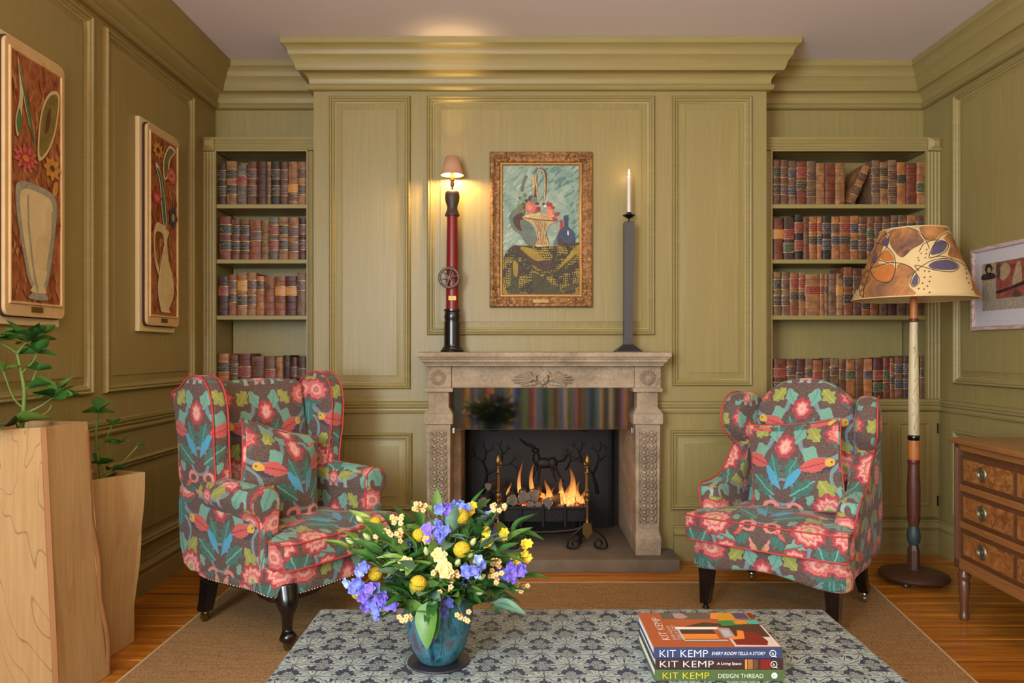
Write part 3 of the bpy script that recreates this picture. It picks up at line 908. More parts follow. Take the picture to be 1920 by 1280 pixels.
# cornice round the room
zc = HC
CORN = [(0.0, zc - 0.262), (0.018, zc - 0.262), (0.030, zc - 0.256), (0.036, zc - 0.246), (0.034, zc - 0.236), (0.026, zc - 0.228), (0.020, zc - 0.224), (0.022, zc - 0.200), (0.034, zc - 0.178), (0.052, zc - 0.166),
        (0.076, zc - 0.164), (0.084, zc - 0.150), (0.092, zc - 0.120), (0.108, zc - 0.097), (0.112, zc - 0.092), (0.116, zc - 0.088), (0.118, zc - 0.070), (0.128, zc - 0.052), (0.142, zc - 0.038), (0.150, zc - 0.034), (0.152, zc - 0.001), (0.0, zc - 0.001)]
path = [(XL, YR), (XL, YA), (CHL, YA), (CHL, YC), (CHR, YC), (CHR, YA), (XR, YA), (XR, YR)]
struct('trim_1', sweep_plan(path, CORN), 'oak_trim', None, 35, 'deep moulded green cornice running round the ceiling')
RAIL = [(0, 0.862), (0.010, 0.862), (0.016, 0.868), (0.018, 0.876), (0.012, 0.882), (0.011, 0.890), (0.018, 0.894), (0.022, 0.900), (0.018, 0.906), (0.016, 0.911), (0.026, 0.914), (0.028, 0.930), (0.020, 0.932), (0, 0.934)]
SKIRT = [(0, 0.0), (0.022, 0.0), (0.022, 0.128), (0.017, 0.134), (0.017, 0.148), (0.028, 0.154), (0.031, 0.164), (0.026, 0.174), (0.018, 0.180), (0.014, 0.192), (0.018, 0.198), (0.016, 0.206), (0, 0.208)]
YB = 4.58
def low(prof, dz): return [(o, z + dz) for o, z in prof]
struct('trim_2', sweep_plan([(XL, YR), (XL, YB)], low(RAIL, -0.022)), 'oak_trim', None, 35, 'green chair rail on the wall behind the planters')
struct('trim_3', sweep_plan([(CHL, YB), (CHL, YC), (FX0 - 0.01, YC)], RAIL), 'oak_trim', None, 35, 'green chair rail between left bookcase and fireplace')
struct('trim_4', sweep_plan([(FX1 + 0.01, YC), (CHR, YC), (CHR, YB)], RAIL), 'oak_trim', None, 35, 'green chair rail between fireplace and lamp bookcase')
struct('trim_5', sweep_plan([(XR, YB), (XR, YR)], RAIL), 'oak_trim', None, 35, 'green chair rail on the wall behind the chest')
struct('baseboard_left', sweep_plan([(XL, YR), (XL, YB)], low(SKIRT, -0.02)[0:1] and [(0, 0)] + [(o, max(0, z - 0.03)) for o, z in SKIRT[1:]]), 'oak_trim', None, 35, 'moulded green baseboard behind the timber planters')
struct('baseboard_right', sweep_plan([(XR, YB), (XR, YR)], SKIRT), 'oak_trim', None, 35, 'moulded green baseboard behind the chest of drawers')
struct('baseboard_back', sweep_plan([(CHL, YC), (FX0 - 0.2, YC)], SKIRT), 'oak_trim', None, 35, 'moulded green baseboard beside the fireplace')
struct('baseboard_chimney', sweep_plan([(FX1 + 0.2, YC), (CHR, YC)], SKIRT), 'oak_trim', None, 35, 'moulded green baseboard beside the hearth stone')

# ------------------------------------------------------------------ built-in bookcases
SH = [2.118, 1.783, 1.443, 0.94]         # tops of the shelves
BTOP, OTOP, OBOT = 2.520, 2.436, 0.94
def bookcase(x0, x1, o0, o1, wide_left, label):
    t = thing('bookcase', label, 'bookcase', (0, 0, 0))
    def pilaster(a, b, nf):
        mb = MB().box(a, b, YB + 0.012, 4.88, OBOT, OTOP)
        w = (b - a) / nf
        for k in range(nf):
            c = a + (k + 0.5) * w
            mb.tube([(c, YB + 0.014, OBOT), (c, YB + 0.014, OTOP)], w * 0.46, 8)
        mb.build('pilaster', 'oak_trim', t, 40)
    wl_, wr_ = o0 - x0, x1 - o1
    pilaster(x0, o0 - 0.008, 4 if wide_left else 2); pilaster(o1 + 0.008, x1, 2 if wide_left else 4)
    mb = MB().box(x0, x1, YB + 0.012, 4.88, OTOP + 0.008, BTOP - 0.008).box(x0, x1, YB + 0.002, 4.88, BTOP - 0.008, BTOP)
    for k in range(4):
        z = OTOP + 0.02 + k * 0.0185
        mb.tube([(x0, YB + 0.014, z), (x1, YB + 0.014, z)], 0.0085, 8)
    mb.build('lintel', 'oak_trim', t, 40)
    MB().box(o0 - 0.008, o0, YB + 0.004, YB + 0.03, OBOT, OTOP + 0.008).box(o1, o1 + 0.008, YB + 0.004, YB + 0.03, OBOT, OTOP + 0.008).box(o0, o1, YB + 0.004, YB + 0.03, OTOP, OTOP + 0.008).build('opening_trim', 'oak_trim', t)
    a, b = (x0, o0 - 0.008) if wide_left else (o1 + 0.008, x1)
    c, zc2, r = (a + b) / 2, (OTOP + BTOP) / 2 + 0.002, (b - a) / 2
    mb = MB().box(a, b, YB - 0.004, YB + 0.05, OTOP + 0.002, BTOP)
    h = (BTOP - OTOP) / 2 - 0.002
    v = [(a, YB - 0.004, zc2 - h), (b, YB - 0.004, zc2 - h), (b, YB - 0.004, zc2 + h), (a, YB - 0.004, zc2 + h)] + [(c - r * .35, YB - 0.024, zc2 - h * .35), (c + r * .35, YB - 0.024, zc2 - h * .35), (c + r * .35, YB - 0.024, zc2 + h * .35), (c - r * .35, YB - 0.024, zc2 + h * .35)]
    mb.add(v, [(0, 1, 5, 4), (1, 2, 6, 5), (2, 3, 7, 6), (3, 0, 4, 7), (4, 5, 6, 7)])
    mb.build('corner_block', 'oak_trim', t)
    MB().box(o0, o1, 4.87, 4.895, OBOT, OTOP + 0.01).build('back_panel', 'oak_vertical', t)
    for z in SH[:3]:
        MB().bbox(o0 + 0.0005, o1 - 0.0005, YB + 0.012, 4.87, z - 0.026, z, 0.004, 2).build('shelf', 'oak_horizontal', t)
    MB().box(o0, o1, YB + 0.012, 4.87, OTOP, OTOP + 0.006).build('soffit', 'oak_horizontal', t)
    mb = sweep_plan([(x0, YB + 0.005), (x1, YB + 0.005)], low(RAIL, 0.006), ends=True); mb.box(x0, x1, YB + 0.005, 4.88, 0.875, 0.9399)
    mb.build('counter_rail', 'oak_trim', t, 35)
    MB().box(x0, x1, YB + 0.03, 4.88, 0.0, 0.868).build('cupboard_body', 'oak_vertical', t)
    mid = (x0 + x1) / 2; m0 = x0 + 0.02; m1 = x1 - 0.02
    for a, b, hx in ((m0, mid - 0.0015, m0), (mid + 0.0015, m1, m1)):
        d = MB().box(a, b, YB + 0.012, YB + 0.03, 0.222, 0.860).build('cupboard_door', 'oak_vertical', t)
        n = 2 if (b - a) > 0.4 else 1
        w = (b - a - 0.05 * (n + 1)) / n
        for k in range(n):
            u0 = a + 0.05 + k * (w + 0.05)
            put = lambda u, v, h: (u, YB + 0.012 - h, v)
            mb = wall_frame((u0, u0 + w, 0.29, 0.80), [(0, 0), (0.002, 0.008), (0.010, 0.010), (0.018, 0.004), (0.020, 0.001), (0.05, 0.006), (0.052, 0.006)], put)
            i = 0.052; mb.add([put(u0 + i, 0.29 + i, 0.006), put(u0 + w - i, 0.29 + i, 0.006), put(u0 + w - i, 0.80 - i, 0.006), put(u0 + i, 0.80 - i, 0.006)], [(0, 1, 2, 3)])
            mb.build('door_panel', 'oak_vertical', d, 30)
        for z in (0.32, 0.76):
            MB().tube([(hx, YB + 0.010, z - 0.03), (hx, YB + 0.010, z + 0.03)], 0.005, 8).build('hinge', 'black_iron', d)
    sweep_plan([(x0, YB + 0.02), (x1, YB + 0.02)], SKIRT).build('plinth', 'oak_trim', t, 35)
    return t
LX0, LX1, RX0_, RX1_ = PX(404, YB), PX(574, YB), PX(1449, YB), PX(1737.5, YB)
bookcase(XL, CHL, LX0, LX1, True, 'narrow green fluted bookcase behind the wing armchair with black cabriole leg')
bookcase(CHR, XR, RX0_, RX1_, False, 'wide green fluted bookcase with cupboards behind the floor lamp')
# ------------------------------------------------------------------ stone fireplace
YJ, YM, YH, HZ = 4.31, 4.225, 4.199, 0.071
t = thing('hearth_slab', 'worn grey stone hearth slab under the fireplace', 'hearth', (0, 0, 0))
hs = MB().bbox(PX(1275, YH) - 2 * (PX(1275, YH) - 0.164), PX(1275, YH), YH, 4.44 + 0.6, 0.0, HZ, 0.006).build('slab', 'hearth_stone', t, 30)
fp = thing('fireplace_surround', 'carved pale stone fireplace surround with a mantel shelf and winged face', 'fireplace', (0, 0, 0))
def zj(py): return PZ(py, YJ)
jl, jr = (PX(798, YJ), PX(846, YJ)), (PX(1190, YJ), PX(1239, YJ))
# mantel shelf: moulded slab
m0, m1 = PX(783, YM), PX(1258, YM)
MPROF = [(0.0, 1.222), (-0.006, 1.222), (0.0, 1.219), (0.004, 1.210), (0.002, 1.196), (-0.008, 1.188), (-0.010, 1.182), (-0.016, 1.178), (-0.016, 1.168), (-0.026, 1.160), (-0.034, 1.152), (-0.036, 1.143)]
mb = MB(); n = len(MPROF); rows = []
def mant(off, z): return [(m0 - off, YC - 0.001, z), (m0 - off, YM - off, z), (m1 + off, YM - off, z), (m1 + off, YC - 0.001, z)]
v = [p for off, z in MPROF for p in mant(off, z)]
f = [(i * 4 + j, i * 4 + j + 1, (i + 1) * 4 + j + 1, (i + 1) * 4 + j) for i in range(n - 1) for j in range(3)] + [(0, 1, 2, 3), tuple((n - 1) * 4 + j for j in (3, 2, 1, 0))]
mb.add(v, f).build('mantel_shelf', 'stone', fp, 35)
lt, lb = 1.143, zj(727)
MB().bbox(jl[1], jr[0], YJ + 0.018, 4.60, lb, lt, 0.004).build('lintel', 'stone', fp, 35)
def rosette(cx, cz, y):
    mb = MB()
    for k in range(16):
        a = 2 * PI * k / 16
        mb.T = Matrix.Translation((cx, y, cz)) @ Matrix.Rotation(a, 4, 'Y')
        mb.ball((0.030, -0.002, 0), (0.017, 0.011, 0.0055), 8, 6)
    mb.T = Matrix.Translation((cx, y, cz)) @ Matrix.Rotation(PI / 2, 4, 'X')
    mb.lathe([(0.021, -0.002), (0.020, 0.006), (0.015, 0.008), (0.012, 0.005), (0.008, 0.009), (0.0, 0.011)], n=20)
    mb.T = None
    return mb
def scales(cx, w, z0, z1, y):
    """carved interlaced leaf-scale strip"""
    mb = MB(); rows_ = 14; dz = (z1 - z0) / rows_
    for k in range(rows_):
        for s in (-1, 1):
            zz = z1 - (k + 0.5) * dz
            arc = []
            for q in range(7):
                a = PI * q / 6
                arc.append((cx + s * w * 0.25 + math.cos(a) * w * 0.26, y - 0.013 - 0.008 * math.sin(a), zz - math.sin(a) * dz * 0.62 + dz * 0.3))
            mb.tube(arc, 0.0050, 6)
            mb.ball((cx + s * w * 0.25, y - 0.004, zz + dz * 0.1), (w * 0.17, 0.015, dz * 0.34), 8, 6)
        mb.ball((cx, y - 0.004, z1 - (k + 1) * dz + dz * 0.25), (w * 0.07, 0.008, dz * 0.16), 6, 5)
    mb.tube([(cx - w * 0.56, y - 0.002, z0), (cx - w * 0.56, y - 0.002, z1)], 0.004, 6)
    mb.tube([(cx + w * 0.56, y - 0.002, z0), (cx + w * 0.56, y - 0.002, z1)], 0.004, 6)
    return mb
for (a, b) in (jl, jr):
    c = (a + b) / 2; hw = (b - a) / 2
    J = bpy.data.objects.new('jamb', None); COL.objects.link(J); J.parent = fp
    MB().bbox(a, b, YJ, 4.60, lb, lt, 0.004).build('frieze_block', 'stone', J, 35)
    rosette(c, (lt + lb) / 2 - 0.004, YJ - 0.002).build('rosette', 'stone', J, 40)
    mb = MB()
    mb.bbox(a - 0.010, b + 0.010, YJ - 0.012, 4.60, zj(735), lb, 0.007, 3)
    mb.bbox(c - hw * 0.80, c + hw * 0.80, YJ + 0.012, 4.60, zj(766), zj(734), 0.004)
    def taper(w0, w1, y0, y1, z0, z1):
        v = []
        for w, yy, z in ((w0, y0, z0), (w1, y1, z1)): v += [(c - w, yy, z), (c + w, yy, z), (c + w, 4.60, z), (c - w, 4.60, z)]
        mb.add(v, [(0, 1, 5, 4), (1, 2, 6, 5), (2, 3, 7, 6), (3, 0, 4, 7), (0, 3, 2, 1), (4, 5, 6, 7)])
    taper(hw * 1.12, hw * 0.82, YJ - 0.016, YJ + 0.010, zj(775), zj(764))
    mb.bbox(c - hw * 1.14, c + hw * 1.14, YJ - 0.018, 4.60, zj(795), zj(775), 0.006)
    mb.build('capital', 'stone', J, 35)
    mb = MB(); taper(hw * 0.88, hw * 0.94, YJ + 0.012, YJ - 0.004, zj(996), zj(795))
    mb.build('shaft', 'stone', J, 35)
    sc = scales(c, hw * 1.15, zj(980), zj(806), YJ + 0.002); sc.build('carved_panel', 'stone', J, 60)
    mb = MB(); taper(hw * 0.95, hw * 0.98, YJ - 0.018, YJ - 0.018, HZ, zj(1008)); taper(hw * 0.98, hw * 0.88, YJ - 0.018, YJ + 0.010, zj(1008), zj(994))
    mb.build('base_block', 'stone', J, 35)
# winged face on the lintel
cx, cz, yf = PX(1018, YJ), zj(708), YJ + 0.010
W = bpy.data.objects.new('winged_face', None); COL.objects.link(W); W.parent = fp
mb = MB(); mb.ball((cx, yf - 0.006, cz), (0.033, 0.026, 0.042), 20, 14)
mb.ball((cx, yf - 0.034, cz - 0.004), (0.006, 0.008, 0.011), 10, 8); mb.ball((cx, yf - 0.030, cz - 0.020), (0.010, 0.006, 0.004), 10, 6)
mb.ball((cx, yf - 0.027, cz - 0.030), (0.010, 0.008, 0.007), 10, 6)
for s in (-1, 1):
    mb.ball((cx + s * 0.013, yf - 0.028, cz + 0.006), (0.006, 0.005, 0.004), 8, 6); mb.tube([(cx + s * 0.005, yf - 0.031, cz + 0.012), (cx + s * 0.020, yf - 0.028, cz + 0.014)], 0.002, 6)
    mb.ball((cx + s * 0.018, yf - 0.022, cz - 0.014), (0.010, 0.008, 0.010), 8, 6)
mb.build('face', 'stone', W, 60)
mb = MB()
for s in (-1, 1):
    for k in range(4):
        mb.tube(spline([(cx + s * 0.004, yf - 0.018, cz + 0.040 - k * 0.003), (cx + s * (0.026 + k * 0.003), yf - 0.020, cz + 0.036 - k * 0.006), (cx + s * (0.042 + k * 0.004), yf - 0.012, cz + 0.016 - k * 0.008), (cx + s * (0.060 + 0.003 * k), yf - 0.008, cz + 0.012 - k * 0.006), (cx + s * 0.066, yf - 0.006, cz + 0.022 - k * 0.004)], 5), 0.005, 6)
    mb.ball((cx + s * 0.046, yf - 0.010, cz - 0.006), (0.012, 0.010, 0.012), 10, 8)
mb.build('hair', 'stone', W, 60)
mb = MB()
for s in (-1, 1):
    for k in range(7):
        a = math.radians(-38 + k * 17); L = 0.085 + 0.018 * math.sin(k * 0.9)
        ex, ez = math.cos(a) * L * 1.25, math.sin(a) * L * 0.62
        mb.tube(spline([(cx + s * 0.052, yf - 0.004, cz - 0.010), (cx + s * (0.052 + ex * 0.5), yf - 0.010, cz - 0.010 + ez * 0.7 + 0.006), (cx + s * (0.052 + ex), yf - 0.006, cz - 0.006 + ez)], 5), [0.004, 0.006, 0.008, 0.0095, 0.010, 0.011, 0.011, 0.010, 0.009, 0.006, 0.002], 6, flat=0.7)
    for k in range(4):
        mb.ball((cx + s * (0.050 + k * 0.022), yf - 0.006, cz - 0.034 - 0.002 * k), (0.016, 0.008, 0.010), 8, 6)
mb.ball((cx - 0.010, yf - 0.010, cz - 0.046), (0.012, 0.008, 0.006), 8, 6); mb.ball((cx + 0.012, yf - 0.010, cz - 0.046), (0.012, 0.008, 0.006), 8, 6)
mb.build('wings', 'stone', W, 60)
# inner reveals and dark lining
MB().box(FX0, PX(862, 4.5), 4.60, 5.06, HZ, FZ1).build('reveal', 'stone', fp); MB().box(PX(1183, 4.5), FX1, 4.60, 5.06, HZ, FZ1).build('reveal', 'stone', fp)
MB().box(FX0, FX1, 5.035, 5.06, HZ, FZ1).box(FX0, FX1, 4.45, 5.035, FZ1 - 0.02, FZ1).build('firebox_lining', 'firebox_brick', fp)
# cast iron fireback with relief
YFB = 4.95
fbk = thing('fireback', 'black cast iron fireback with stag and tree relief', 'fireback', (0, 0, 0))
q = lambda px, py: (PX(px, YFB), PZ(py, YFB))
out = spline([q(878, 803) + (0,), q(893, 795) + (0,), q(910, 797) + (0,), q(930, 802) + (0,), q(950, 790) + (0,), q(978, 779) + (0,), q(1012, 774) + (0,), q(1046, 778) + (0,), q(1072, 790) + (0,), q(1092, 802) + (0,), q(1112, 798) + (0,), q(1130, 795) + (0,), q(1147, 803) + (0,)], 5)
poly = [(PX(878, YFB), HZ + 0.001)] + [(p[0], p[1]) for p in out] + [(PX(1147, YFB), HZ + 0.001)]
MB().prism(poly, 0.0, 0.03, lambda a, b, c: (a, YFB + c, b)).build('plate', 'cast_iron', fbk)
mb = MB(); mb.tube([(p[0], YFB - 0.002, p[1] - 0.012) for p in out], 0.011, 8); mb.tube([(PX(880, YFB) + 0.004, YFB - 0.002, HZ + 0.02), (PX(880, YFB) + 0.004, YFB - 0.002, PZ(800, YFB))], 0.008, 8); mb.tube([(PX(1145, YFB) - 0.004, YFB - 0.002, HZ + 0.02), (PX(1145, YFB) - 0.004, YFB - 0.002, PZ(800, YFB))], 0.008, 8)
mb.build('rim', 'cast_iron', fbk, 60)
mb = MB(); rg = random.Random(2)
def branch(px, py, ang, L, r, depth):
    x, z = PX(px, YFB), PZ(py, YFB)
    def rec(x, z, a, L, r, d):
        x2, z2 = x + math.cos(a) * L, z + math.sin(a) * L
        mb.tube([(x, YFB - 0.002, z), ((x + x2) / 2 + 0.006, YFB - 0.005, (z + z2) / 2), (x2, YFB - 0.002, z2)], [r, r * 0.85, r * 0.7], 6)
        if d > 0:
            for s in (-1, 1): rec(x2, z2, a + s * rg.uniform(0.35, 0.8), L * rg.uniform(0.6, 0.8), r * 0.68, d - 1)
    rec(x, z, math.radians(ang), L, r, depth)
for br_ in ((905, 925, 78, 0.13, 0.014, 4), (1120, 925, 105, 0.13, 0.014, 4), (1060, 880, 60, 0.06, 0.008, 2)):
    mb = MB(); branch(*br_); mb.build('tree_relief', 'cast_iron', fbk, 60)
mb = MB()
sx, sz = PX(1020, YFB), PZ(868, YFB)
for (dx, dz, rx, rz) in ((0, 0, 0.06, 0.035), (-0.05, 0.03, 0.026, 0.045), (-0.055, 0.082, 0.026, 0.018), (0.055, 0.0, 0.035, 0.04)): mb.ball((sx + dx, YFB, sz + dz), (rx, 0.018, rz), 12, 8)
for (dx, ddx) in ((-0.05, -0.04), (-0.03, -0.01), (0.05, 0.03), (0.07, 0.06)): mb.tube([(sx + dx, YFB - 0.004, sz - 0.02), (sx + dx + ddx * .4, YFB - 0.006, sz - 0.07), (sx + dx + ddx, YFB - 0.004, sz - 0.12)], [0.012, 0.008, 0.006], 6)
for k in range(4): mb.tube([(sx - 0.05, YFB - 0.004, sz + 0.095), (sx - 0.08 - k * 0.012, YFB - 0.008, sz + 0.12), (sx - 0.10 - k * 0.02, YFB - 0.004, sz + 0.125 + 0.012 * k)], 0.005, 6)
mb.tube(spline([(sx + 0.09, YFB - 0.004, sz + 0.01), (sx + 0.13, YFB - 0.006, sz + 0.02), (sx + 0.15, YFB - 0.004, sz + 0.06)], 4), 0.006, 6)
mb.build('stag_relief', 'cast_iron', fbk, 60)
# smoked glass canopy
YG = 4.375
gh = thing('glass_canopy', 'smoked glass canopy reflecting striped cloth, hung below the lintel', 'glass canopy', (0, 0, 0))
MB().box(jl[1] + 0.012, jr[0] - 0.004, YG, YG + 0.006, PZ(805, YG), PZ(727, YG)).build('pane', 'smoked_glass', gh)
for px in (850, 1186):
    MB().bbox(PX(px, YG) - 0.008, PX(px, YG) + 0.008, YG - 0.008, YG + 0.012, PZ(812, YG), PZ(802, YG), 0.002).build('clip', 'bright_steel', gh)
# fire basket
gb = thing('fire_basket', 'black iron fire basket holding the burning logs', 'fire basket', (0, 0, 0))
bx0, bx1, by0, by1 = PX(928, 4.5), PX(1108, 4.5), 4.50, 4.80
zt, zb_ = PZ(948, 4.5), PZ(978, 4.5)
mb = MB().box(bx0 + 0.02, bx1 - 0.02, by0 + 0.01, by1, zb_, zt - 0.012); mb.bbox(bx0, bx1, by0 - 0.008, by0 + 0.014, zt - 0.02, zt - 0.004, 0.003)
mb.build('tray', 'black_iron', gb)
bar = None
for k in range(5):
    x = bx0 + 0.02 + (bx1 - bx0 - 0.04) * k / 4
    MB().bbox(x - 0.007, x + 0.007, by0 - 0.014, by0 + 0.004, zb_ - 0.03, zt + 0.012, 0.003).build('front_bar', 'black_iron', gb)
mb = MB(); mb.tube(spline([(bx0, by0 - 0.004, zb_ - 0.005), (bx0 + 0.10, by0 - 0.006, zb_ - 0.045), ((bx0 + bx1) / 2, by0 - 0.006, zb_ - 0.060), (bx1 - 0.10, by0 - 0.006, zb_ - 0.045), (bx1, by0 - 0.004, zb_ - 0.005)], 6), 0.012, 8)
mb.build('curved_rail', 'black_iron', gb, 50)
for x in (bx0 + 0.06, bx1 - 0.06):
    for yy in (by0 + 0.05, by1 - 0.04): MB().tube([(x, yy, HZ), (x, yy, zb_)], 0.010, 8).build('leg', 'black_iron', gb, 50)
# ember bed and logs
mb = MB()
def eb(u, v_):
    x = bx0 + 0.03 + (bx1 - bx0 - 0.06) * u; yy = by0 + 0.016 + (by1 - by0 - 0.02) * v_
    return (x, yy, zt - 0.010 + 0.018 * math.sin(u * 40) * math.sin(v_ * 17) + 0.03 * v_)
em = mb.grid(40, 16, eb).build('ember_bed', 'ember_bed', None, 60); tag(em, 'glowing red ember bed in the fire basket', 'embers', kind='stuff')
LOGS = [(912, 935, 4.66, 0.030, 0.20, 80, 'pale grey log lying at the basket end by the brass andiron finial'), (928, 908, 4.68, 0.024, 0.16, 60, 'small dark log resting on top of the grey log'),
        (955, 931, 4.60, 0.034, 0.22, 100, 'log with a wide pale sawn end beside the brass andiron'), (981, 926, 4.63, 0.040, 0.22, 92, 'thick log with a grey ashen end beneath tall twin flames'),
        (1004, 922, 4.64, 0.037, 0.22, 84, 'upper grey-ended log next to the tall twin flames'), (993, 941, 4.575, 0.024, 0.16, 92, 'small round log between the two thick ashen logs'),
        (1009, 942, 4.575, 0.021, 0.16, 88, 'smallest log glowing at its edge above the embers'), (1040, 938, 4.58, 0.033, 0.20, 62, 'dark log lying across the embers below the largest flames'),
        (972, 946, 4.60, 0.022, 0.20, 8, 'blackened log half buried in the glowing embers')]
for (px, py, yy, r, L, ang, lab) in LOGS:
    lg = thing('log', lab, 'log', (PX(px, yy), yy, PZ(py, yy)), math.radians(ang), 'logs burning in the fire basket')
    rr = random.Random(px); ph = rr.uniform(0, 6)
    mb = MB(); mb.T = Matrix.Rotation(PI / 2, 4, 'Y')
    mb.lathe([(r * 0.98, -L * 0.5), (r * 1.03, -L * 0.3), (r * 0.98, 0), (r * 1.04, L * 0.3), (r, L * 0.5)], n=18, cap=False, wob=lambda a, z: 1 + 0.11 * math.sin(3 * a + ph) + 0.07 * math.sin(7 * a + ph * 2 + z * 30))
    mb.build('bark', 'log_bark', lg, 60)
    for z in (-L * 0.5, L * 0.5):
        mb = MB(); mb.T = Matrix.Rotation(PI / 2, 4, 'Y'); mb.lathe([(r * 0.97, z), (r * 0.5, z * 1.012), (0.0, z * 1.015)], n=18, cap=False, wob=lambda a, z: 1 + 0.11 * math.sin(3 * a + ph) + 0.07 * math.sin(7 * a + ph * 2))
        mb.build('sawn_end', 'log_end', lg, 60)
FL = [(976, 948, 862, 7, 4.60), (999, 946, 866, 9, 4.60), (953, 938, 902, 5, 4.58), (1027, 948, 898, 10, 4.555), (1036, 946, 912, 8, 4.545), (1055, 948, 893, 9, 4.57), (1071, 949, 878, 13, 4.57), (1085, 949, 900, 9, 4.60), (1063, 949, 905, 8, 4.54), (1019, 948, 918, 6, 4.53), (1094, 949, 915, 6, 4.56)]
for i, (px, pb, pt, w, yy) in enumerate(FL):
    rr = random.Random(i + 40); H = PZ(pt, yy) - PZ(pb, yy); wr = w * yy / F; ph = rr.uniform(0, 6)
    mb = MB(); pts = []; rad = []
    for k in range(15):
        s = k / 14
        pts.append((PX(px, yy) + 0.020 * s * math.sin(s * 4.5 + ph), yy + 0.012 * math.sin(s * 3 + ph), PZ(pb, yy) + H * s))
        rad.append(wr * (0.55 + 0.75 * math.sin(min(1, s * 1.6 + 0.12) * PI / 2)) * (1 - s) ** 0.75 + 0.0004)
    fo = mb.tube(pts, rad, 10, flat=0.6).build('flame', 'flame', None, 180)
    nm = ['tall thin flame over the grey-ended logs', 'tall twin flame over the grey-ended logs', 'small flame beside the brass andiron finial', 'wide bright flame in front of the dark log', 'short bright flame at the front of embers', 'flame beside the dark log', 'largest leaning flame at the basket end', 'flame next to the largest flame', 'low flame before the largest flame', 'short flame beside the smallest log', 'short flame at the far corner of basket'][i]
    tag(fo, nm, 'flame', 'flames of the log fire')
point_light('fire_glow', (PX(1040, 4.5), 4.52, PZ(915, 4.5)), 1.7, (1.0, 0.45, 0.14), 0.08)
# andirons
for px, lab in ((934, 'brass-finialled andiron behind the bouquet'), (1101, 'brass-finialled andiron with scrolled iron feet beside the flames')):
    Y0 = 4.415; a = thing('andiron', lab, 'andiron', (PX(px, Y0), Y0, HZ), 0, 'pair of andirons')
    z = lambda py: PZ(py, Y0) - HZ
    mb = MB().lathe([(0.0, z(850)), (0.008, z(851.5)), (0.016, z(857)), (0.021, z(864)), (0.020, z(869)), (0.012, z(872)), (0.020, z(873)), (0.020, z(875)), (0.009, z(877)), (0.008, z(882)), (0.014, z(884)), (0.014, z(886)), (0.008, z(888))][::-1], n=20)
    mb.build('finial', 'brass', a, 50)
    MB().lathe([(0.0095, z(918)), (0.0085, z(888))], n=14).build('upper_shaft', 'dark_brass', a, 50)
    MB().lathe([(0.010, z(940)), (0.015, z(938)), (0.012, z(934)), (0.017, z(930)), (0.017, z(926)), (0.011, z(923)), (0.015, z(920)), (0.010, z(917))], n=18).build('knop', 'brass', a, 50)
    MB().lathe([(0.015, z(979)), (0.011, z(975)), (0.0095, z(970)), (0.0095, z(940))], n=16).build('lower_shaft', 'dark_brass', a, 50)
    pl = [(-0.022, z(980)), (0.022, z(980)), (0.030, z(998)), (0.018, z(1003)), (0.0, z(1010)), (-0.018, z(1003)), (-0.030, z(998))]
    MB().prism(pl, -0.008, 0.008, lambda p, q_, c: (p, c, q_)).build('apron', 'dark_brass', a)
    for s in (-1, 1):
        pts = [(s * 0.016, 0, z(984)), (s * 0.05, 0, z(994)), (s * 0.100, 0, z(1008)), (s * 0.116, 0, z(1024)), (s * 0.100, 0, 0.008), (s * 0.070, 0, 0.007), (s * 0.046, 0, 0.022), (s * 0.050, 0, 0.046), (s * 0.074, 0, 0.054), (s * 0.088, 0, 0.036), (s * 0.076, 0, 0.024)]
        MB().tube(spline(pts, 5), 0.0065, 8).build('scroll_foot', 'black_iron', a, 60)
        MB().ball((s * 0.072, -0.008, 0.034), 0.006, 8, 6).build('stud', 'brass', a, 60)
    MB().bbox(-0.010, 0.010, 0.01, 0.30, 0.10, 0.125, 0.003).build('log_bar', 'black_iron', a)
    MB().bbox(-0.009, 0.009, 0.28, 0.30, 0.0, 0.11, 0.003).build('rear_leg', 'black_iron', a)
# ------------------------------------------------------------------ armchairs (built facing -y, then turned)
def pipe(pts, parent, r=0.0042, closed=False, name='piping'):
    return MB().tube(pts, r, 6, closed).build(name, 'coral_piping', parent, 180)
def caster(parent, x, y, top, mat):
    c = bpy.data.objects.new('caster', None); COL.objects.link(c); c.parent = parent
    MB().lathe([(0.012, top), (0.014, top - 0.008), (0.009, top - 0.012)][::-1], x, y, 14).build('socket', mat, c, 50)
    mb = MB().box(x - 0.014, x - 0.011, y - 0.006, y + 0.018, 0.018, top - 0.008).box(x + 0.011, x + 0.014, y - 0.006, y + 0.018, 0.018, top - 0.008)
    mb.box(x - 0.014, x + 0.014, y - 0.006, y + 0.006, top - 0.014, top - 0.008); mb.build('fork', mat, c)
    mb = MB(); mb.T = Matrix.Translation((x, y + 0.012, 0.0195)) @ Matrix.Rotation(PI / 2, 4, 'Y')
    mb.lathe([(0.006, -0.008), (0.0185, -0.007), (0.0195, 0.0), (0.0185, 0.007), (0.006, 0.008)], n=18); mb.build('wheel', mat, c, 50)
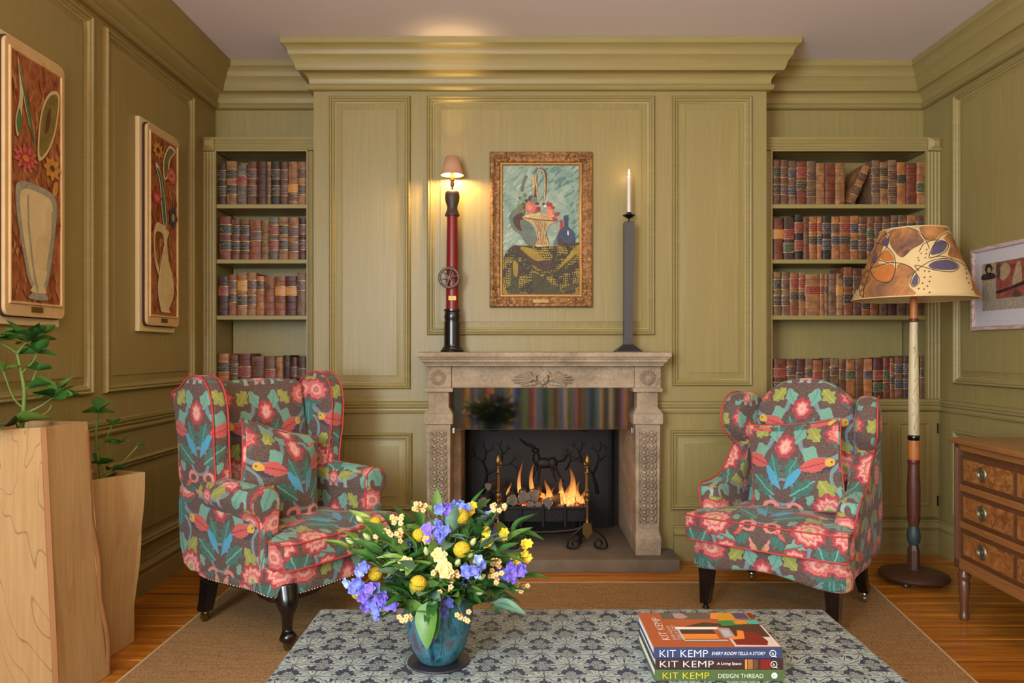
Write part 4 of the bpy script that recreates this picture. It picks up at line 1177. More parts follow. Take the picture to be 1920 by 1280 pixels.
def square_leg(parent, x, y, z1, w0, w1, dx, dy, zb=0.045, ridged=False):
    mb = MB(); v = []
    for k in range(6):
        s = k / 5; w = w1 + (w0 - w1) * s; bend = (1 - s) ** 2
        cxx, cyy = x + dx * bend, y + dy * bend; z = zb + (z1 - zb) * s
        v += [(cxx - w, cyy - w, z), (cxx + w, cyy - w, z), (cxx + w, cyy + w, z), (cxx - w, cyy + w, z)]
    f = [(k * 4 + j, k * 4 + (j + 1) % 4, (k + 1) * 4 + (j + 1) % 4, (k + 1) * 4 + j) for k in range(5) for j in range(4)] + [(3, 2, 1, 0), (20, 21, 22, 23)]
    mb.add(v, f)
    if ridged:
        for q in (-0.5, 0, 0.5): mb.tube([(x + q * w0 * 1.2, y - w0 * 0.97, z1 - 0.02), (x + dx + q * w1 * 1.2, y + dy - w1 * 0.97, zb + 0.02)], 0.0035, 6)
    return mb.build('leg', 'black_lacquer', parent, 30)
def cabriole(parent, x, y, z1, sx):
    s2 = sx * 0.7
    pts = [(x, y, z1 + 0.03), (x + s2 * 0.010, y - 0.014, z1 - 0.01), (x + s2 * 0.022, y - 0.030, z1 - 0.05), (x + s2 * 0.020, y - 0.028, z1 - 0.085), (x + s2 * 0.016, y - 0.024, 0.085), (x + s2 * 0.020, y - 0.030, 0.062), (x + s2 * 0.026, y - 0.038, 0.048), (x + s2 * 0.026, y - 0.038, 0.040)]
    MB().tube(spline(pts, 4), [0.052, 0.052, 0.051, 0.050, 0.049, 0.048, 0.046, 0.043, 0.040, 0.036, 0.032, 0.029, 0.026, 0.024, 0.022, 0.021, 0.021, 0.022, 0.024, 0.027, 0.031, 0.034, 0.036, 0.037, 0.036, 0.034, 0.031, 0.027, 0.020], 14).build('leg', 'black_lacquer', parent, 180)
    caster(parent, x + s2 * 0.026, y - 0.045, 0.042, 'brass')
def nails(parent, pts, step=0.016):
    mb = MB(); acc = 0.0; P = [Vector(p) for p in pts]
    for a, b in zip(P, P[1:]):
        L = (b - a).length; d = 0.0
        while d < L: mb.ball(tuple(a.lerp(b, d / L)), 0.0048, 6, 4); d += step
    o = mb.build('nail_trim', 'bright_steel', parent, 180); o['kind'] = 'stuff'
UPH = 'floral_linen'

def wing_chair(loc, rot):
    t = thing('wing_armchair', 'tall wing armchair in brown floral linen with black cabriole front legs', 'armchair', loc, rot)
    Z0 = 0.215
    # seat rail
    out = spline([(-0.335, -0.29, 0), (0, -0.315, 0), (0.335, -0.29, 0), (0.345, -0.1, 0), (0.315, 0.30, 0), (0, 0.31, 0), (-0.315, 0.30, 0), (-0.345, -0.1, 0)], 8, True)
    out = [(p[0], p[1]) for p in out]
    sr = MB().slab(out, 0.115, 0.014, lambda a, b, c: (a, b, Z0 + 0.0575 + c), 0.0, 3, 3)
    sr.build('seat_rail', UPH, t, 180, (0.0, 0.0, 0.07, -0.3))
    nails(t, [(p[0] * 1.003, p[1] * 1.003, Z0 + 0.008) for p in out if p[1] < 0.2])
    MB().slab([(p[0] * 0.985, p[1] * 0.985) for p in out], 0.026, 0.006, lambda a, b, c: (a, b, Z0 - 0.006 + c + (0.014 if abs(a) < 0.15 or -0.15 < b < 0.12 else 0.0) * (c < 0)), 0.0, 3, 2).build('base_rail', 'black_lacquer', t, 60)
    # seat cushion, T shaped in front of the arms
    co = [(-0.345, -0.335), (-0.20, -0.352), (0.0, -0.358), (0.20, -0.352), (0.345, -0.335), (0.352, -0.28), (0.345, -0.215), (0.270, -0.195), (0.262, -0.10), (0.258, 0.06), (0.25, 0.17), (0.12, 0.185), (-0.12, 0.185), (-0.25, 0.17), (-0.258, 0.06), (-0.262, -0.10), (-0.270, -0.195), (-0.345, -0.215), (-0.352, -0.28)]
    cs = [(p[0], p[1]) for p in spline([(a, b, 0) for a, b in co], 5, True)]
    cu = MB().slab(cs, 0.118, 0.014, lambda a, b, c: (a, b, 0.385 + c), 0.030, 7, 3, True).build('seat_cushion', UPH, t, 180, (0.0, 0.35, -0.418, 0.0))
    pipe([(a, b, 0.385 + 0.052) for a, b in cs], cu, closed=True); pipe([(a, b, 0.385 - 0.052) for a, b in cs], cu, closed=True)
    # back
    bo = spline([(-0.285, 0.0, 0), (-0.282, 0.3, 0), (-0.268, 0.62, 0), (-0.255, 0.705, 0), (-0.14, 0.722, 0), (0, 0.728, 0), (0.14, 0.722, 0), (0.255, 0.705, 0), (0.268, 0.62, 0), (0.282, 0.3, 0), (0.285, 0.0, 0)], 5, True)
    rk = math.radians(9)
    def pb(a, b, c): return (a, 0.225 + b * math.sin(rk) - c * math.cos(rk), 0.36 + b * math.cos(rk) - c * -math.sin(rk))
    MB().slab([(p[0], p[1]) for p in bo], 0.125, 0.03, pb, 0.03, 6, 4, True).build('backrest', UPH, t, 180, (0.0, -0.62))
    for s in (-1, 1):
        # wing
        wo = [(0.375, 0.62), (0.385, 0.80), (0.400, 1.01), (0.385, 1.035), (0.34, 1.055), (0.285, 1.095), (0.225, 1.110), (0.165, 1.095), (0.120, 1.045), (0.100, 0.96), (0.098, 0.86), (0.105, 0.76), (0.108, 0.66), (0.110, 0.60), (0.20, 0.58), (0.30, 0.58)]
        ws = [(p[0], p[1]) for p in spline([(a, b, 0) for a, b in wo], 5, True)]
        def pw(a, b, c, s=s):
            fl = 0.025 * max(0, (b - 0.6) / 0.5) + 0.05 * max(0.0, (0.30 - a)) * max(0, min(1, (b - 0.62) / 0.2))
            return (s * (0.315 + fl + c), a, b)
        wg = MB().slab(ws, 0.085, 0.024, pw, 0.012, 6, 4).build('wing', UPH, t, 180, (0.12 * s, 0.03))
        edge = [p for p in ws if p[0] < 0.40 and not (p[1] < 0.62)]
        k0 = min(range(len(ws)), key=lambda i: abs(ws[i][0] - 0.40) + abs(ws[i][1] - 1.01)); k1 = min(range(len(ws)), key=lambda i: abs(ws[i][0] - 0.11) + abs(ws[i][1] - 0.62))
        pipe([pw(a, b, 0.038) for a, b in ws[k0:k1 + 1]], wg); pipe([pw(a, b, -0.038) for a, b in ws[k0:k1 + 1]], wg)
        # arm: mushroom section carried along y
        ao = [(0.262, 0.33), (0.262, 0.44), (0.258, 0.53), (0.252, 0.575), (0.262, 0.615), (0.295, 0.642), (0.335, 0.648), (0.375, 0.632), (0.396, 0.597), (0.392, 0.560), (0.372, 0.535), (0.356, 0.50), (0.350, 0.42), (0.348, 0.33)]
        as_ = [(p[0], p[1]) for p in spline([(a, b, 0) for a, b in ao], 4, True)]
        ya, yb_ = -0.185, 0.20
        def pa(a, b, c, s=s):
            yy = (ya + yb_) / 2 + c; k = (yy - ya) / (yb_ - ya)
            return (s * (a - 0.012 * k), yy, b + 0.022 * k * max(0, (b - 0.4) / 0.25))
        ar = MB().slab(as_, yb_ - ya, 0.012, pa, 0.004, 4, 3).build('arm', UPH, t, 180, (0.05 * s, -0.12))
        pipe([pa(a, b, (ya - yb_) / 2 + 0.010) for a, b in as_], ar, closed=True)
        # outer side panel below arm and wing
        so = [(-0.18, Z0 + 0.05), (-0.18, 0.50), (-0.05, 0.53), (0.12, 0.56), (0.25, 0.60), (0.38, 0.61), (0.35, Z0 + 0.05), (0.1, Z0 + 0.045)]
        ss = [(p[0], p[1]) for p in spline([(a, b, 0) for a, b in so], 4, True)]
        MB().slab(ss, 0.05, 0.010, lambda a, b, c, s=s: (s * (0.328 + c), a, b), 0.006, 5, 3).build('side_panel', UPH, t, 180, (0.0, -0.23, -0.23, -0.23))
        cabriole(t, s * 0.295, -0.262, Z0 + 0.01, s)
        square_leg(t, s * 0.285, 0.255, Z0 + 0.02, 0.030, 0.024, s * 0.008, 0.025, 0.05)
        caster(t, s * 0.293, 0.272, 0.05, 'brass')
    MB().bbox(-0.30, 0.30, 0.30, 0.345, Z0 + 0.03, 0.50, 0.012).build('back_panel', UPH, t, 180, (0, 0))
    return t
def cap_chair(loc, rot):
    t = thing('tub_armchair', 'arched-back armchair in brown floral linen with straight black tapered legs', 'armchair', loc, rot)
    Z0 = 0.215
    out = spline([(-0.325, -0.315, 0), (0, -0.335, 0), (0.325, -0.315, 0), (0.335, -0.1, 0), (0.30, 0.26, 0), (0, 0.28, 0), (-0.30, 0.26, 0), (-0.335, -0.1, 0)], 8, True)
    out = [(p[0], p[1]) for p in out]
    def ps(a, b, c):
        lo = 0.5 - c / 0.12            # bottom edge dips at the corners on the front
        return (a, b, Z0 + 0.06 + c + (0.030 * math.cos(a / 0.33 * PI * 1.0) if b < -0.2 and c < -0.02 else 0.0) * 0.6)
    MB().slab(out, 0.12, 0.014, ps, 0.0, 3, 3).build('seat_rail', UPH, t, 180, (0.0, 0.0, 0.07, -0.2))
    for s in (-1, 1): nails(t, [(s * 0.33, -0.312, Z0 + 0.005), (s * 0.30, -0.322, Z0 - 0.002), (s * 0.265, -0.326, Z0 + 0.0)], 0.013)
    co = [(-0.35, -0.36), (-0.2, -0.372), (0, -0.376), (0.2, -0.372), (0.35, -0.36), (0.357, -0.30), (0.350, -0.215), (0.262, -0.20), (0.255, -0.08), (0.25, 0.06), (0.24, 0.15), (0.1, 0.165), (-0.1, 0.165), (-0.24, 0.15), (-0.25, 0.06), (-0.255, -0.08), (-0.262, -0.20), (-0.350, -0.215), (-0.357, -0.30)]
    cs = [(p[0], p[1]) for p in spline([(a, b, 0) for a, b in co], 5, True)]
    cu = MB().slab(cs, 0.125, 0.014, lambda a, b, c: (a, b, 0.393 + c), 0.028, 7, 3, True).build('seat_cushion', UPH, t, 180, (0.0, 0.36, -0.422, 0.0))
    pipe([(a, b, 0.393 + 0.055) for a, b in cs], cu, closed=True); pipe([(a, b, 0.393 - 0.055) for a, b in cs], cu, closed=True)
    rk = math.radians(10)
    def pb(a, b, c): return (a, 0.205 + b * math.sin(rk) - c * math.cos(rk), 0.36 + b * math.cos(rk) + c * math.sin(rk))
    bo = spline([(-0.25, 0.0, 0), (-0.25, 0.3, 0), (-0.245, 0.52, 0), (-0.225, 0.60, 0), (-0.175, 0.665, 0), (-0.09, 0.712, 0), (0, 0.724, 0), (0.09, 0.712, 0), (0.175, 0.665, 0), (0.225, 0.60, 0), (0.245, 0.52, 0), (0.25, 0.3, 0), (0.25, 0.0, 0)], 5, True)
    MB().slab([(p[0], p[1]) for p in bo], 0.13, 0.035, pb, 0.028, 6, 4, True).build('backrest', UPH, t, 180, (0.0, -0.62))
    for s in (-1, 1):
        wo = [(0.335, 0.66), (0.345, 0.82), (0.350, 0.94), (0.320, 0.985), (0.25, 1.000), (0.175, 0.990), (0.120, 0.950), (0.098, 0.89), (0.105, 0.825), (0.140, 0.775), (0.185, 0.745), (0.22, 0.68), (0.28, 0.64)]
        ws = [(p[0], p[1]) for p in spline([(a, b, 0) for a, b in wo], 5, True)]
        def pw(a, b, c, s=s):
            return (s * (0.292 + 0.035 * max(0, (0.30 - a) / 0.2) * max(0, min(1, (b - 0.68) / 0.15)) + c), a, b)
        wg = MB().slab(ws, 0.10, 0.032, pw, 0.012, 6, 4).build('wing', UPH, t, 180, (0.1 * s, 0.17))
        k0 = min(range(len(ws)), key=lambda i: abs(ws[i][0] - 0.32) + abs(ws[i][1] - 0.985)); k1 = min(range(len(ws)), key=lambda i: abs(ws[i][0] - 0.185) + abs(ws[i][1] - 0.745))
        pipe([pw(a, b, 0.047) for a, b in ws[k0:k1 + 1]], wg)
        ao = [(0.34, 0.28), (0.345, 0.70), (0.26, 0.735), (0.19, 0.735), (0.13, 0.690), (0.07, 0.635), (0.0, 0.595), (-0.09, 0.575), (-0.165, 0.570), (-0.195, 0.545), (-0.200, 0.47), (-0.195, 0.36), (-0.19, 0.28), (0.08, 0.265)]
        as_ = [(p[0], p[1]) for p in spline([(a, b, 0) for a, b in ao], 5, True)]
        def pa(a, b, c, s=s):
            fl = 0.030 * max(0.0, (0.1 - a) / 0.3) * max(0, (b - 0.42) / 0.15)
            return (s * (0.298 + fl + c), a, b)
        ar = MB().slab(as_, 0.092, 0.028, pa, 0.006, 6, 4).build('arm', UPH, t, 180, (0.02 * s, -0.07))
        k0 = min(range(len(as_)), key=lambda i: abs(as_[i][0] - 0.19) + abs(as_[i][1] - 0.735)); k1 = min(range(len(as_)), key=lambda i: abs(as_[i][0] + 0.19) + abs(as_[i][1] - 0.28))
        pipe([pa(a, b, 0.043) for a, b in as_[k0:k1 + 1]], ar)
        so = [(-0.19, Z0 + 0.05), (-0.19, 0.40), (0.0, 0.43), (0.18, 0.5), (0.31, 0.5), (0.31, Z0 + 0.05), (0.06, Z0 + 0.045)]
        ss = [(p[0], p[1]) for p in spline([(a, b, 0) for a, b in so], 4, True)]
        MB().slab(ss, 0.05, 0.010, lambda a, b, c, s=s: (s * (0.315 + c), a, b), 0.004, 5, 3).build('side_panel', UPH, t, 180, (0.05, 0.15))
        square_leg(t, s * 0.285, -0.275, Z0 + 0.02, 0.034, 0.021, s * 0.005, -0.008, 0.03, True)
        MB().lathe([(0.016, 0.006), (0.013, 0.012), (0.008, 0.022), (0.015, 0.030)], s * 0.29, -0.283, 12).build('foot_cap', 'black_iron', t, 50)
        square_leg(t, s * 0.27, 0.215, Z0 + 0.02, 0.030, 0.022, s * 0.008, 0.06, 0.05)
        caster(t, s * 0.278, 0.27, 0.05, 'bright_steel')
    return t
CA = wing_chair((-1.00, 3.50, 0.012), math.radians(57))
CB = cap_chair((1.305, 3.62, 0.012), math.radians(-38))
def pillow(chair, label, size, lx, ly, lz, tilt, roll, uvo, h=None):
    h = h or size
    o = []
    for k in range(4):
        for q in range(10):
            s = -1 + 2 * q / 10; pin = 1 - 0.06 * (1 - s * s)
            p = [(s, -pin), (pin, s), (-s, pin), (-pin, -s)][k]
            o.append((p[0] * size / 2, p[1] * h / 2))
    R = Matrix.Rotation(chair.rotation_euler.z, 4, 'Z')
    p = thing('throw_pillow', label, 'cushion'); p.matrix_world = Matrix.Translation(chair.location) @ R
    T = Matrix.Translation((lx, ly, lz)) @ Matrix.Rotation(math.radians(tilt), 4, 'X') @ Matrix.Rotation(math.radians(roll), 4, 'Y')
    put = lambda a, b, c: tuple(T @ Vector((a, -c, b)))
    MB().slab(o, 0.035, 0.016, put, 0.060, 8, 3).build('cover', UPH, p, 180, uvo)
    pipe([put(a, b, 0.0) for a, b in o], p, closed=True)
    return p
pillow(CA, 'square floral pillow leaning in the wing armchair', 0.43, -0.055, 0.055, 0.66, -20, 17, (0.0, -0.455))
pillow(CB, 'square floral pillow leaning in the arched-back armchair', 0.44, 0.035, 0.005, 0.665, -16, -8, (0.0, -0.455))
# ------------------------------------------------------------------ rug, ottoman table
rg_ = thing('rug', 'woven sisal rug with a bound edge under the ottoman and chairs', 'rug')
RP = [(-1.462, 1.2), (-1.462, 3.985), (1.865, 3.985), (1.70, 2.80), (1.52, 1.2)]
MB().prism(RP, 0.001, 0.011, lambda a, b, c: (a, b, c)).build('weave', 'sisal', rg_)
mb = MB()
for a, b in zip(RP, RP[1:] + RP[:1]): mb.tube([(a[0], a[1], 0.007), (b[0], b[1], 0.007)], 0.0065, 6)
mb.build('binding', 'rug_binding', rg_)
OT0, OT1, OY0, OY1, OZ = -0.616, 0.975, 1.25, 2.395, 0.415
ot = thing('ottoman_table', 'low square ottoman table covered in slate and silver damask', 'ottoman', (0, 0, 0))
MB().bbox(OT0, OT1, OY0, OY1, OZ - 0.10, OZ, 0.012, 3).build('top', 'damask', ot, 40, (0, 0))
MB().bbox(OT0 + 0.02, OT1 - 0.02, OY0 + 0.02, OY1 - 0.02, 0.13, OZ - 0.10, 0.01).build('base', 'damask_side', ot)
for x in (OT0 + 0.08, OT1 - 0.08):
    for yy in (OY0 + 0.08, OY1 - 0.08): MB().lathe([(0.022, 0.012), (0.03, 0.06), (0.034, 0.13)], x, yy, 16).build('leg', 'black_lacquer', ot, 50)

# ------------------------------------------------------------------ stack of three design books
def text_on(txt, size, mat, parent, put, shear=0.0, w=None, space=1.0, name='lettering'):
    v, f = text_mesh(txt, size, 0, shear, space)
    x0 = min(p[0] for p in v); x1 = max(p[0] for p in v); y0 = min(p[1] for p in v); y1 = max(p[1] for p in v)
    k = (w / (x1 - x0)) if w else 1.0
    mb = MB(); mb.add([put((p[0] - x0) * k, (p[1] - y0)) for p in v], f)
    return mb.build(name, mat, parent, fix=False)
tinted('cloth_blue', srgb(42, 52, 88), 0.3, 300, 0.8); tinted('cover_brown', srgb(58, 34, 30), 0.5, 30, 0.35); tinted('cover_green', srgb(72, 90, 44), 0.25, 60, 0.5)
tinted('cover_terracotta', srgb(166, 82, 46), 0.12, 6, 0.3); tinted('print_white', srgb(232, 228, 222), 0.02, 10, 0.5); tinted('print_yellow', srgb(214, 190, 40), 0.05, 10, 0.5); tinted('print_palegreen', srgb(196, 206, 184), 0.05, 10, 0.5)
for nm, c in dict(print_grey=(92, 84, 76), print_mauve=(170, 140, 140), print_orange=(224, 132, 52), print_oxblood=(120, 26, 22), print_violet=(78, 58, 110), print_turq=(70, 170, 160), print_green=(46, 126, 62), print_gold=(196, 140, 40), print_cream=(214, 196, 190), print_umber=(70, 44, 32), print_steel=(176, 180, 186)).items():
    tinted(nm, srgb(c), 0.12, 40, 0.35)
YS = 1.868; bz = OZ
BK = [('large art book with a green lettered spine under two others', 'cover_green', PX(1228, YS), PX(1470, YS), 0.028),
      ('art book with a dark brown spine in the middle of the stack', 'cover_brown', PX(1229, YS), PX(1469, YS), 0.026),
      ('terracotta covered art book with blue cloth spine atop the stack', 'cloth_blue', PX(1226, YS), PX(1467, YS), 0.027)]
for i, (lab, mat, x0, x1, h) in enumerate(BK):
    b = thing('art_book', lab, 'book', (0, 0, 0), 0, 'stack of books on the ottoman')
    d1 = YS + 0.262 - 0.006 * i; z0, z1 = bz, bz + h; e = 0.0028
    MB().bbox(x0, x1, YS, YS + 0.005, z0, z1, 0.0015).build('spine', mat, b)
    top = 'cover_terracotta' if i == 2 else mat
    MB().bbox(x0, x1, YS + 0.004, d1, z1 - e, z1, 0.001, 1).build('front_cover', top, b); MB().bbox(x0, x1, YS + 0.004, d1, z0, z0 + e, 0.001, 1).build('back_cover', mat, b)
    MB().box(x0 + 0.004, x1 - 0.004, YS + 0.006, d1 - 0.005, z0 + e, z1 - e).build('pages', 'white_pages', b)
    W = x1 - x0; zc2 = (z0 + z1) / 2
    fr = lambda u, v0: (lambda p, q: (x0 + u * W + p, YS - 0.0006, zc2 + v0 + q))
    if i == 2:
        text_on('KIT KEMP', 0.0260, 'print_white', b, fr(0.045, -0.009), 0, 0.375 * W)
        text_on('EVERY ROOM TELLS A STORY', 0.011, 'print_white', b, fr(0.45, -0.004), 0.25, 0.42 * W)
    elif i == 1:
        text_on('KIT KEMP', 0.0235, 'print_white', b, fr(0.035, -0.007), 0, 0.42 * W)
        text_on('A Living Space', 0.009, 'print_white', b, fr(0.48, -0.003), 0.1, 0.19 * W)
        for (a0, a1, mt) in ((0.70, 0.715, 'print_orange'), (0.72, 0.76, 'chest_rail'), (0.765, 0.80, 'chest_dark'), (0.82, 0.90, 'print_oxblood')):
            MB().box(x0 + a0 * W, x0 + a1 * W, YS - 0.0004, YS, z0 + 0.001, z1 - 0.001).build('printed_band', mt, b)
    else:
        text_on('KIT KEMP', 0.0235, 'print_yellow', b, fr(0.06, -0.008), 0, 0.36 * W)
        text_on('DESIGN THREAD', 0.0150, 'print_palegreen', b, fr(0.49, -0.006), 0, 0.35 * W)
    ring_ = [(x0 + 0.925 * W + 0.0075 * math.cos(a), YS - 0.0008, zc2 + 0.0075 * math.sin(a)) for a in [PI * 2 * k / 20 for k in range(20)]]
    if i == 0:
        MB().add(ring_, [tuple(range(20))]).build('publisher_mark', 'print_white', b)
        text_on('h', 0.011, 'cover_green', b, lambda p, q: (x0 + 0.925 * W - 0.0022 + p, YS - 0.0012, zc2 - 0.004 + q))
    else:
        MB().tube(ring_, 0.0008, 4, True).tube([(x0 + 0.925 * W + 0.003, YS - 0.0008, zc2 - 0.007), (x0 + 0.925 * W + 0.009, YS - 0.0008, zc2 - 0.009)], 0.0008, 4).build('publisher_mark', 'print_white', b)
        text_on('h', 0.011, 'print_white', b, lambda p, q: (x0 + 0.925 * W - 0.0022 + p, YS - 0.0008, zc2 - 0.004 + q))
    if i == 2:
        D = d1 - YS
        cv = lambda u, v_, k: (x0 + u * W, YS + v_ * D, z1 + 0.0002 * k)
        def patch(poly, mt, k=1):
            tri = tessellate_polygon([[Vector((a, b_, 0)) for a, b_ in poly]])
            MB().add([cv(a, b_, k) for a, b_ in poly], [tuple(q) for q in tri]).build('printed_shape', mt, b, fix=False)
        R4 = lambda a, b_, c, d: [(a, b_), (c, b_), (c, d), (a, d)]
        patch(R4(0.19, 0.80, 0.62, 1.0), 'print_grey'); patch([(0.30, 0.82), (0.36, 0.80), (0.42, 0.86), (0.38, 0.98), (0.30, 0.97)], 'print_mauve', 2)
        patch([(0.34, 0.58), (0.52, 0.70), (0.66, 0.66), (0.68, 0.56), (0.36, 0.52)], 'print_umber'); patch(R4(0.64, 0.03, 0.995, 0.62), 'print_cream')
        patch([(0.64, 0.30), (0.98, 0.28), (0.98, 0.64), (0.62, 0.62)], 'print_umber', 2)
        patch(R4(0.27, 0.22, 0.56, 0.52), 'print_umber', 2); patch(R4(0.25, 0.49, 0.62, 0.56), 'print_white', 3); patch(R4(0.28, 0.22, 0.56, 0.36), 'print_orange', 4)
        patch([(0.26, 0.20), (0.28, 0.20), (0.28, 0.50), (0.26, 0.50)], 'print_steel', 5); patch(R4(0.27, 0.16, 0.62, 0.20), 'print_steel', 5)
        patch([(0.60, 0.24), (0.70, 0.26), (0.70, 0.52), (0.60, 0.54)], 'print_mauve', 4); patch([(0.615, 0.28), (0.68, 0.30), (0.68, 0.46), (0.615, 0.48)], 'print_steel', 5)
        patch([(0.66, 0.07), (0.90, 0.06), (0.93, 0.16), (0.90, 0.40), (0.78, 0.42), (0.74, 0.22), (0.66, 0.20)], 'print_oxblood', 5); patch([(0.66, 0.20), (0.76, 0.22), (0.80, 0.44), (0.75, 0.46), (0.72, 0.30), (0.64, 0.26)], 'print_orange', 6)
        patch(R4(0.66, 0.66, 0.99, 1.0), 'print_gold', 3); patch([(0.66, 0.58), (0.84, 0.62), (0.82, 0.76), (0.64, 0.74)], 'print_green', 4)
        patch(R4(0.82, 0.80, 0.94, 0.98), 'print_violet', 4); patch(R4(0.90, 0.64, 0.99, 0.76), 'print_turq', 4); patch(R4(0.95, 0.80, 0.99, 0.98), 'print_oxblood', 4); patch(R4(0.84, 0.76, 0.98, 0.79), 'print_green', 5); patch(R4(0.78, 0.64, 0.88, 0.74), 'print_orange', 5); patch([(0.60, 0.80), (0.66, 0.78), (0.70, 0.96), (0.64, 0.98)], 'print_orange', 5)
        def up(u, v0): return lambda p, q: cv(u - q / W, v0 + p / D, 3)
        text_on('KIT KEMP', 0.030, 'print_white', b, up(0.16, 0.20), 0, 0.16)
        text_on('EVERY ROOM', 0.013, 'print_cream', b, up(0.215, 0.20), 0, 0.095); text_on('TELLS A STORY', 0.013, 'print_cream', b, up(0.255, 0.20), 0, 0.105)
    bz += h + 0.0006

# ------------------------------------------------------------------ floor lamp
LX, LY = 2.118, 4.02
fl_ = thing('floor_lamp', 'tall painted wooden floor lamp with a hand-painted parchment shade', 'lamp', (LX, LY, 0))
lz = lambda py: PZ(py, LY)
for k in range(4):
    a = PI / 4 + k * PI / 2
    MB().lathe([(0.014, 0.0), (0.022, 0.010), (0.018, 0.024)], 0.12 * math.cos(a), 0.12 * math.sin(a), 12).build('bun_foot', 'lamp_base_wood', fl_, 50)
MB().lathe([(0.140, 0.020), (0.168, 0.028), (0.174, 0.040), (0.168, 0.050), (0.140, 0.058), (0.120, 0.066), (0.06, 0.070), (0.034, 0.072), (0.0, 0.072)], n=48).build('base', 'lamp_base_wood', fl_, 50)
MB().lathe([(0.038, 0.070), (0.032, 0.078), (0.032, lz(1030)), (0.026, lz(1025)), (0.022, lz(1020))], n=8).build('octagonal_block', 'lamp_base_wood', fl_, 20)
MB().lathe([(0.022, lz(1021)), (0.033, lz(1012)), (0.034, lz(1002)), (0.028, lz(990)), (0.022, lz(984))], n=24).build('knop', 'lamp_teal_paint', fl_, 50)
MB().lathe([(0.024, lz(985)), (0.031, lz(975)), (0.033, lz(920)), (0.028, lz(870)), (0.026, lz(868))], n=24).build('lower_shaft', 'lamp_red_wood', fl_, 50)
MB().lathe([(0.028, lz(869)), (0.031, lz(865)), (0.028, lz(861))], n=24).build('ring', 'lamp_oxblood', fl_, 50)
MB().lathe([(0.027, lz(861)), (0.030, lz(845)), (0.026, lz(824))], n=24).build('bead_shaft', 'lamp_orange_wood', fl_, 50)
MB().lathe([(0.027, lz(825)), (0.031, lz(821)), (0.029, lz(816)), (0.025, lz(814))], n=24).build('ring', 'black_lacquer', fl_, 50)
MB().lathe([(0.028, lz(815)), (0.0275, lz(760)), (0.022, lz(640)), (0.020, lz(602))], n=24).build('upper_shaft', 'lamp_cream_paint', fl_, 50)
MB().lathe([(0.020, lz(604)), (0.025, lz(601)), (0.021, lz(597))], n=24).build('ring', 'lamp_oxblood', fl_, 50)
MB().lathe([(0.0195, lz(597)), (0.0185, lz(586)), (0.019, lz(566)), (0.017, lz(558)), (0.010, lz(556)), (0.010, 1.62)], n=20).build('neck', 'lamp_orange_wood', fl_, 50)
def on_shaft(ang, py):
    z = lz(py); r = 0.0283 + (0.0203 - 0.0283) * (z - lz(815)) / (lz(602) - lz(815)) + 0.0008
    return (r * math.cos(ang), r * math.sin(ang), z)
for pts in ([(-2.0, 806), (-1.7, 790), (-1.2, 780), (-0.95, 765), (-1.1, 745), (-1.6, 738)], [(-2.3, 780), (-1.9, 772), (-1.4, 785), (-1.2, 800), (-1.6, 812)], [(-2.1, 740), (-1.6, 725), (-1.1, 720), (-1.0, 712), (-1.5, 708), (-2.0, 716)],
            [(-1.9, 690), (-1.6, 672), (-1.2, 664), (-0.9, 650), (-1.0, 632), (-1.3, 618)], [(-2.2, 655), (-1.9, 650), (-1.8, 658), (-2.1, 662)], [(-1.5, 760), (-2.0, 755), (-2.3, 748)]):
    MB().tube([on_shaft(*q) for q in spline([(a, b, 0) for a, b in pts], 6) for q in [(q[0], q[1])]], 0.0009, 4).build('painted_line', 'ink_line', fl_, 180)
SB, ST, RB, RT = lz(561), lz(432), 0.303, 0.162
def cone(u, v, off=0.0):
    """u: angle round the shade in degrees from the camera side, v: 0 bottom .. 1 top"""
    a = math.radians(u) + CAMA; r = RB + (RT - RB) * v + off
    return (r * math.cos(a), r * math.sin(a), SB + (ST - SB) * v)
CAMA = math.atan2(-LY, -LX)
sh = MB().grid(96, 10, lambda i, j: cone(i * 360 - 180, j)).build('lamp_shade', 'parchment', fl_, 180)
sm = sh.modifiers.new('thickness', 'SOLIDIFY'); sm.thickness = 0.003; sm.offset = -1
for v_, r in ((0.0, RB), (1.0, RT)):
    MB().tube([cone(k * 5, v_) for k in range(72)], 0.0035, 6, True).build('shade_rim', 'parchment', sh, 180)
for k in range(3):
    a = k * 2 * PI / 3; MB().tube([(0, 0, 1.60), (RT * 0.97 * math.cos(a), RT * 0.97 * math.sin(a), ST - 0.02)], 0.003, 6).build('shade_carrier', 'dark_brass', sh)
def sp(px, py):
    """a point of the shade as drawn in a 1447x1280 study of it: to (angle, height)"""
    v = 1 - (py - 100) / 735.0
    hw = (672 + (325 - 672) * v); cxs = 740 + 22 * v
    s = max(-0.999, min(0.999, (px - cxs) / hw))
    return math.degrees(math.asin(s)), v
def blob(pts, mat, off, n=6):
    P = [sp(*q)[:2] for q in [(p[0], p[1]) for p in spline([(a, b, 0) for a, b in pts], 5, True)]]
    cu = sum(p[0] for p in P) / len(P); cv_ = sum(p[1] for p in P) / len(P); mb = MB(); m = len(P); v = []; f = []
    for k in range(n):
        s = 1 - k / n
        v += [cone(cu + (a - cu) * s, cv_ + (b - cv_) * s, off) for a, b in P]
    v.append(cone(cu, cv_, off))
    for k in range(n - 1): f += [(k * m + i, k * m + (i + 1) % m, (k + 1) * m + (i + 1) % m, (k + 1) * m + i) for i in range(m)]
    f += [((n - 1) * m + i, (n - 1) * m + (i + 1) % m, n * m) for i in range(m)]
    mb.add(v, f).build('painted_shape', mat, sh, 180, fix=False)
def inkline(pts, r=0.0018, mat='ink_line', off=0.0012):
    MB().tube([cone(*sp(q[0], q[1]), off) for q in spline([(a, b, 0) for a, b in pts], 7)], r, 5).build('painted_line', mat, sh, 180)
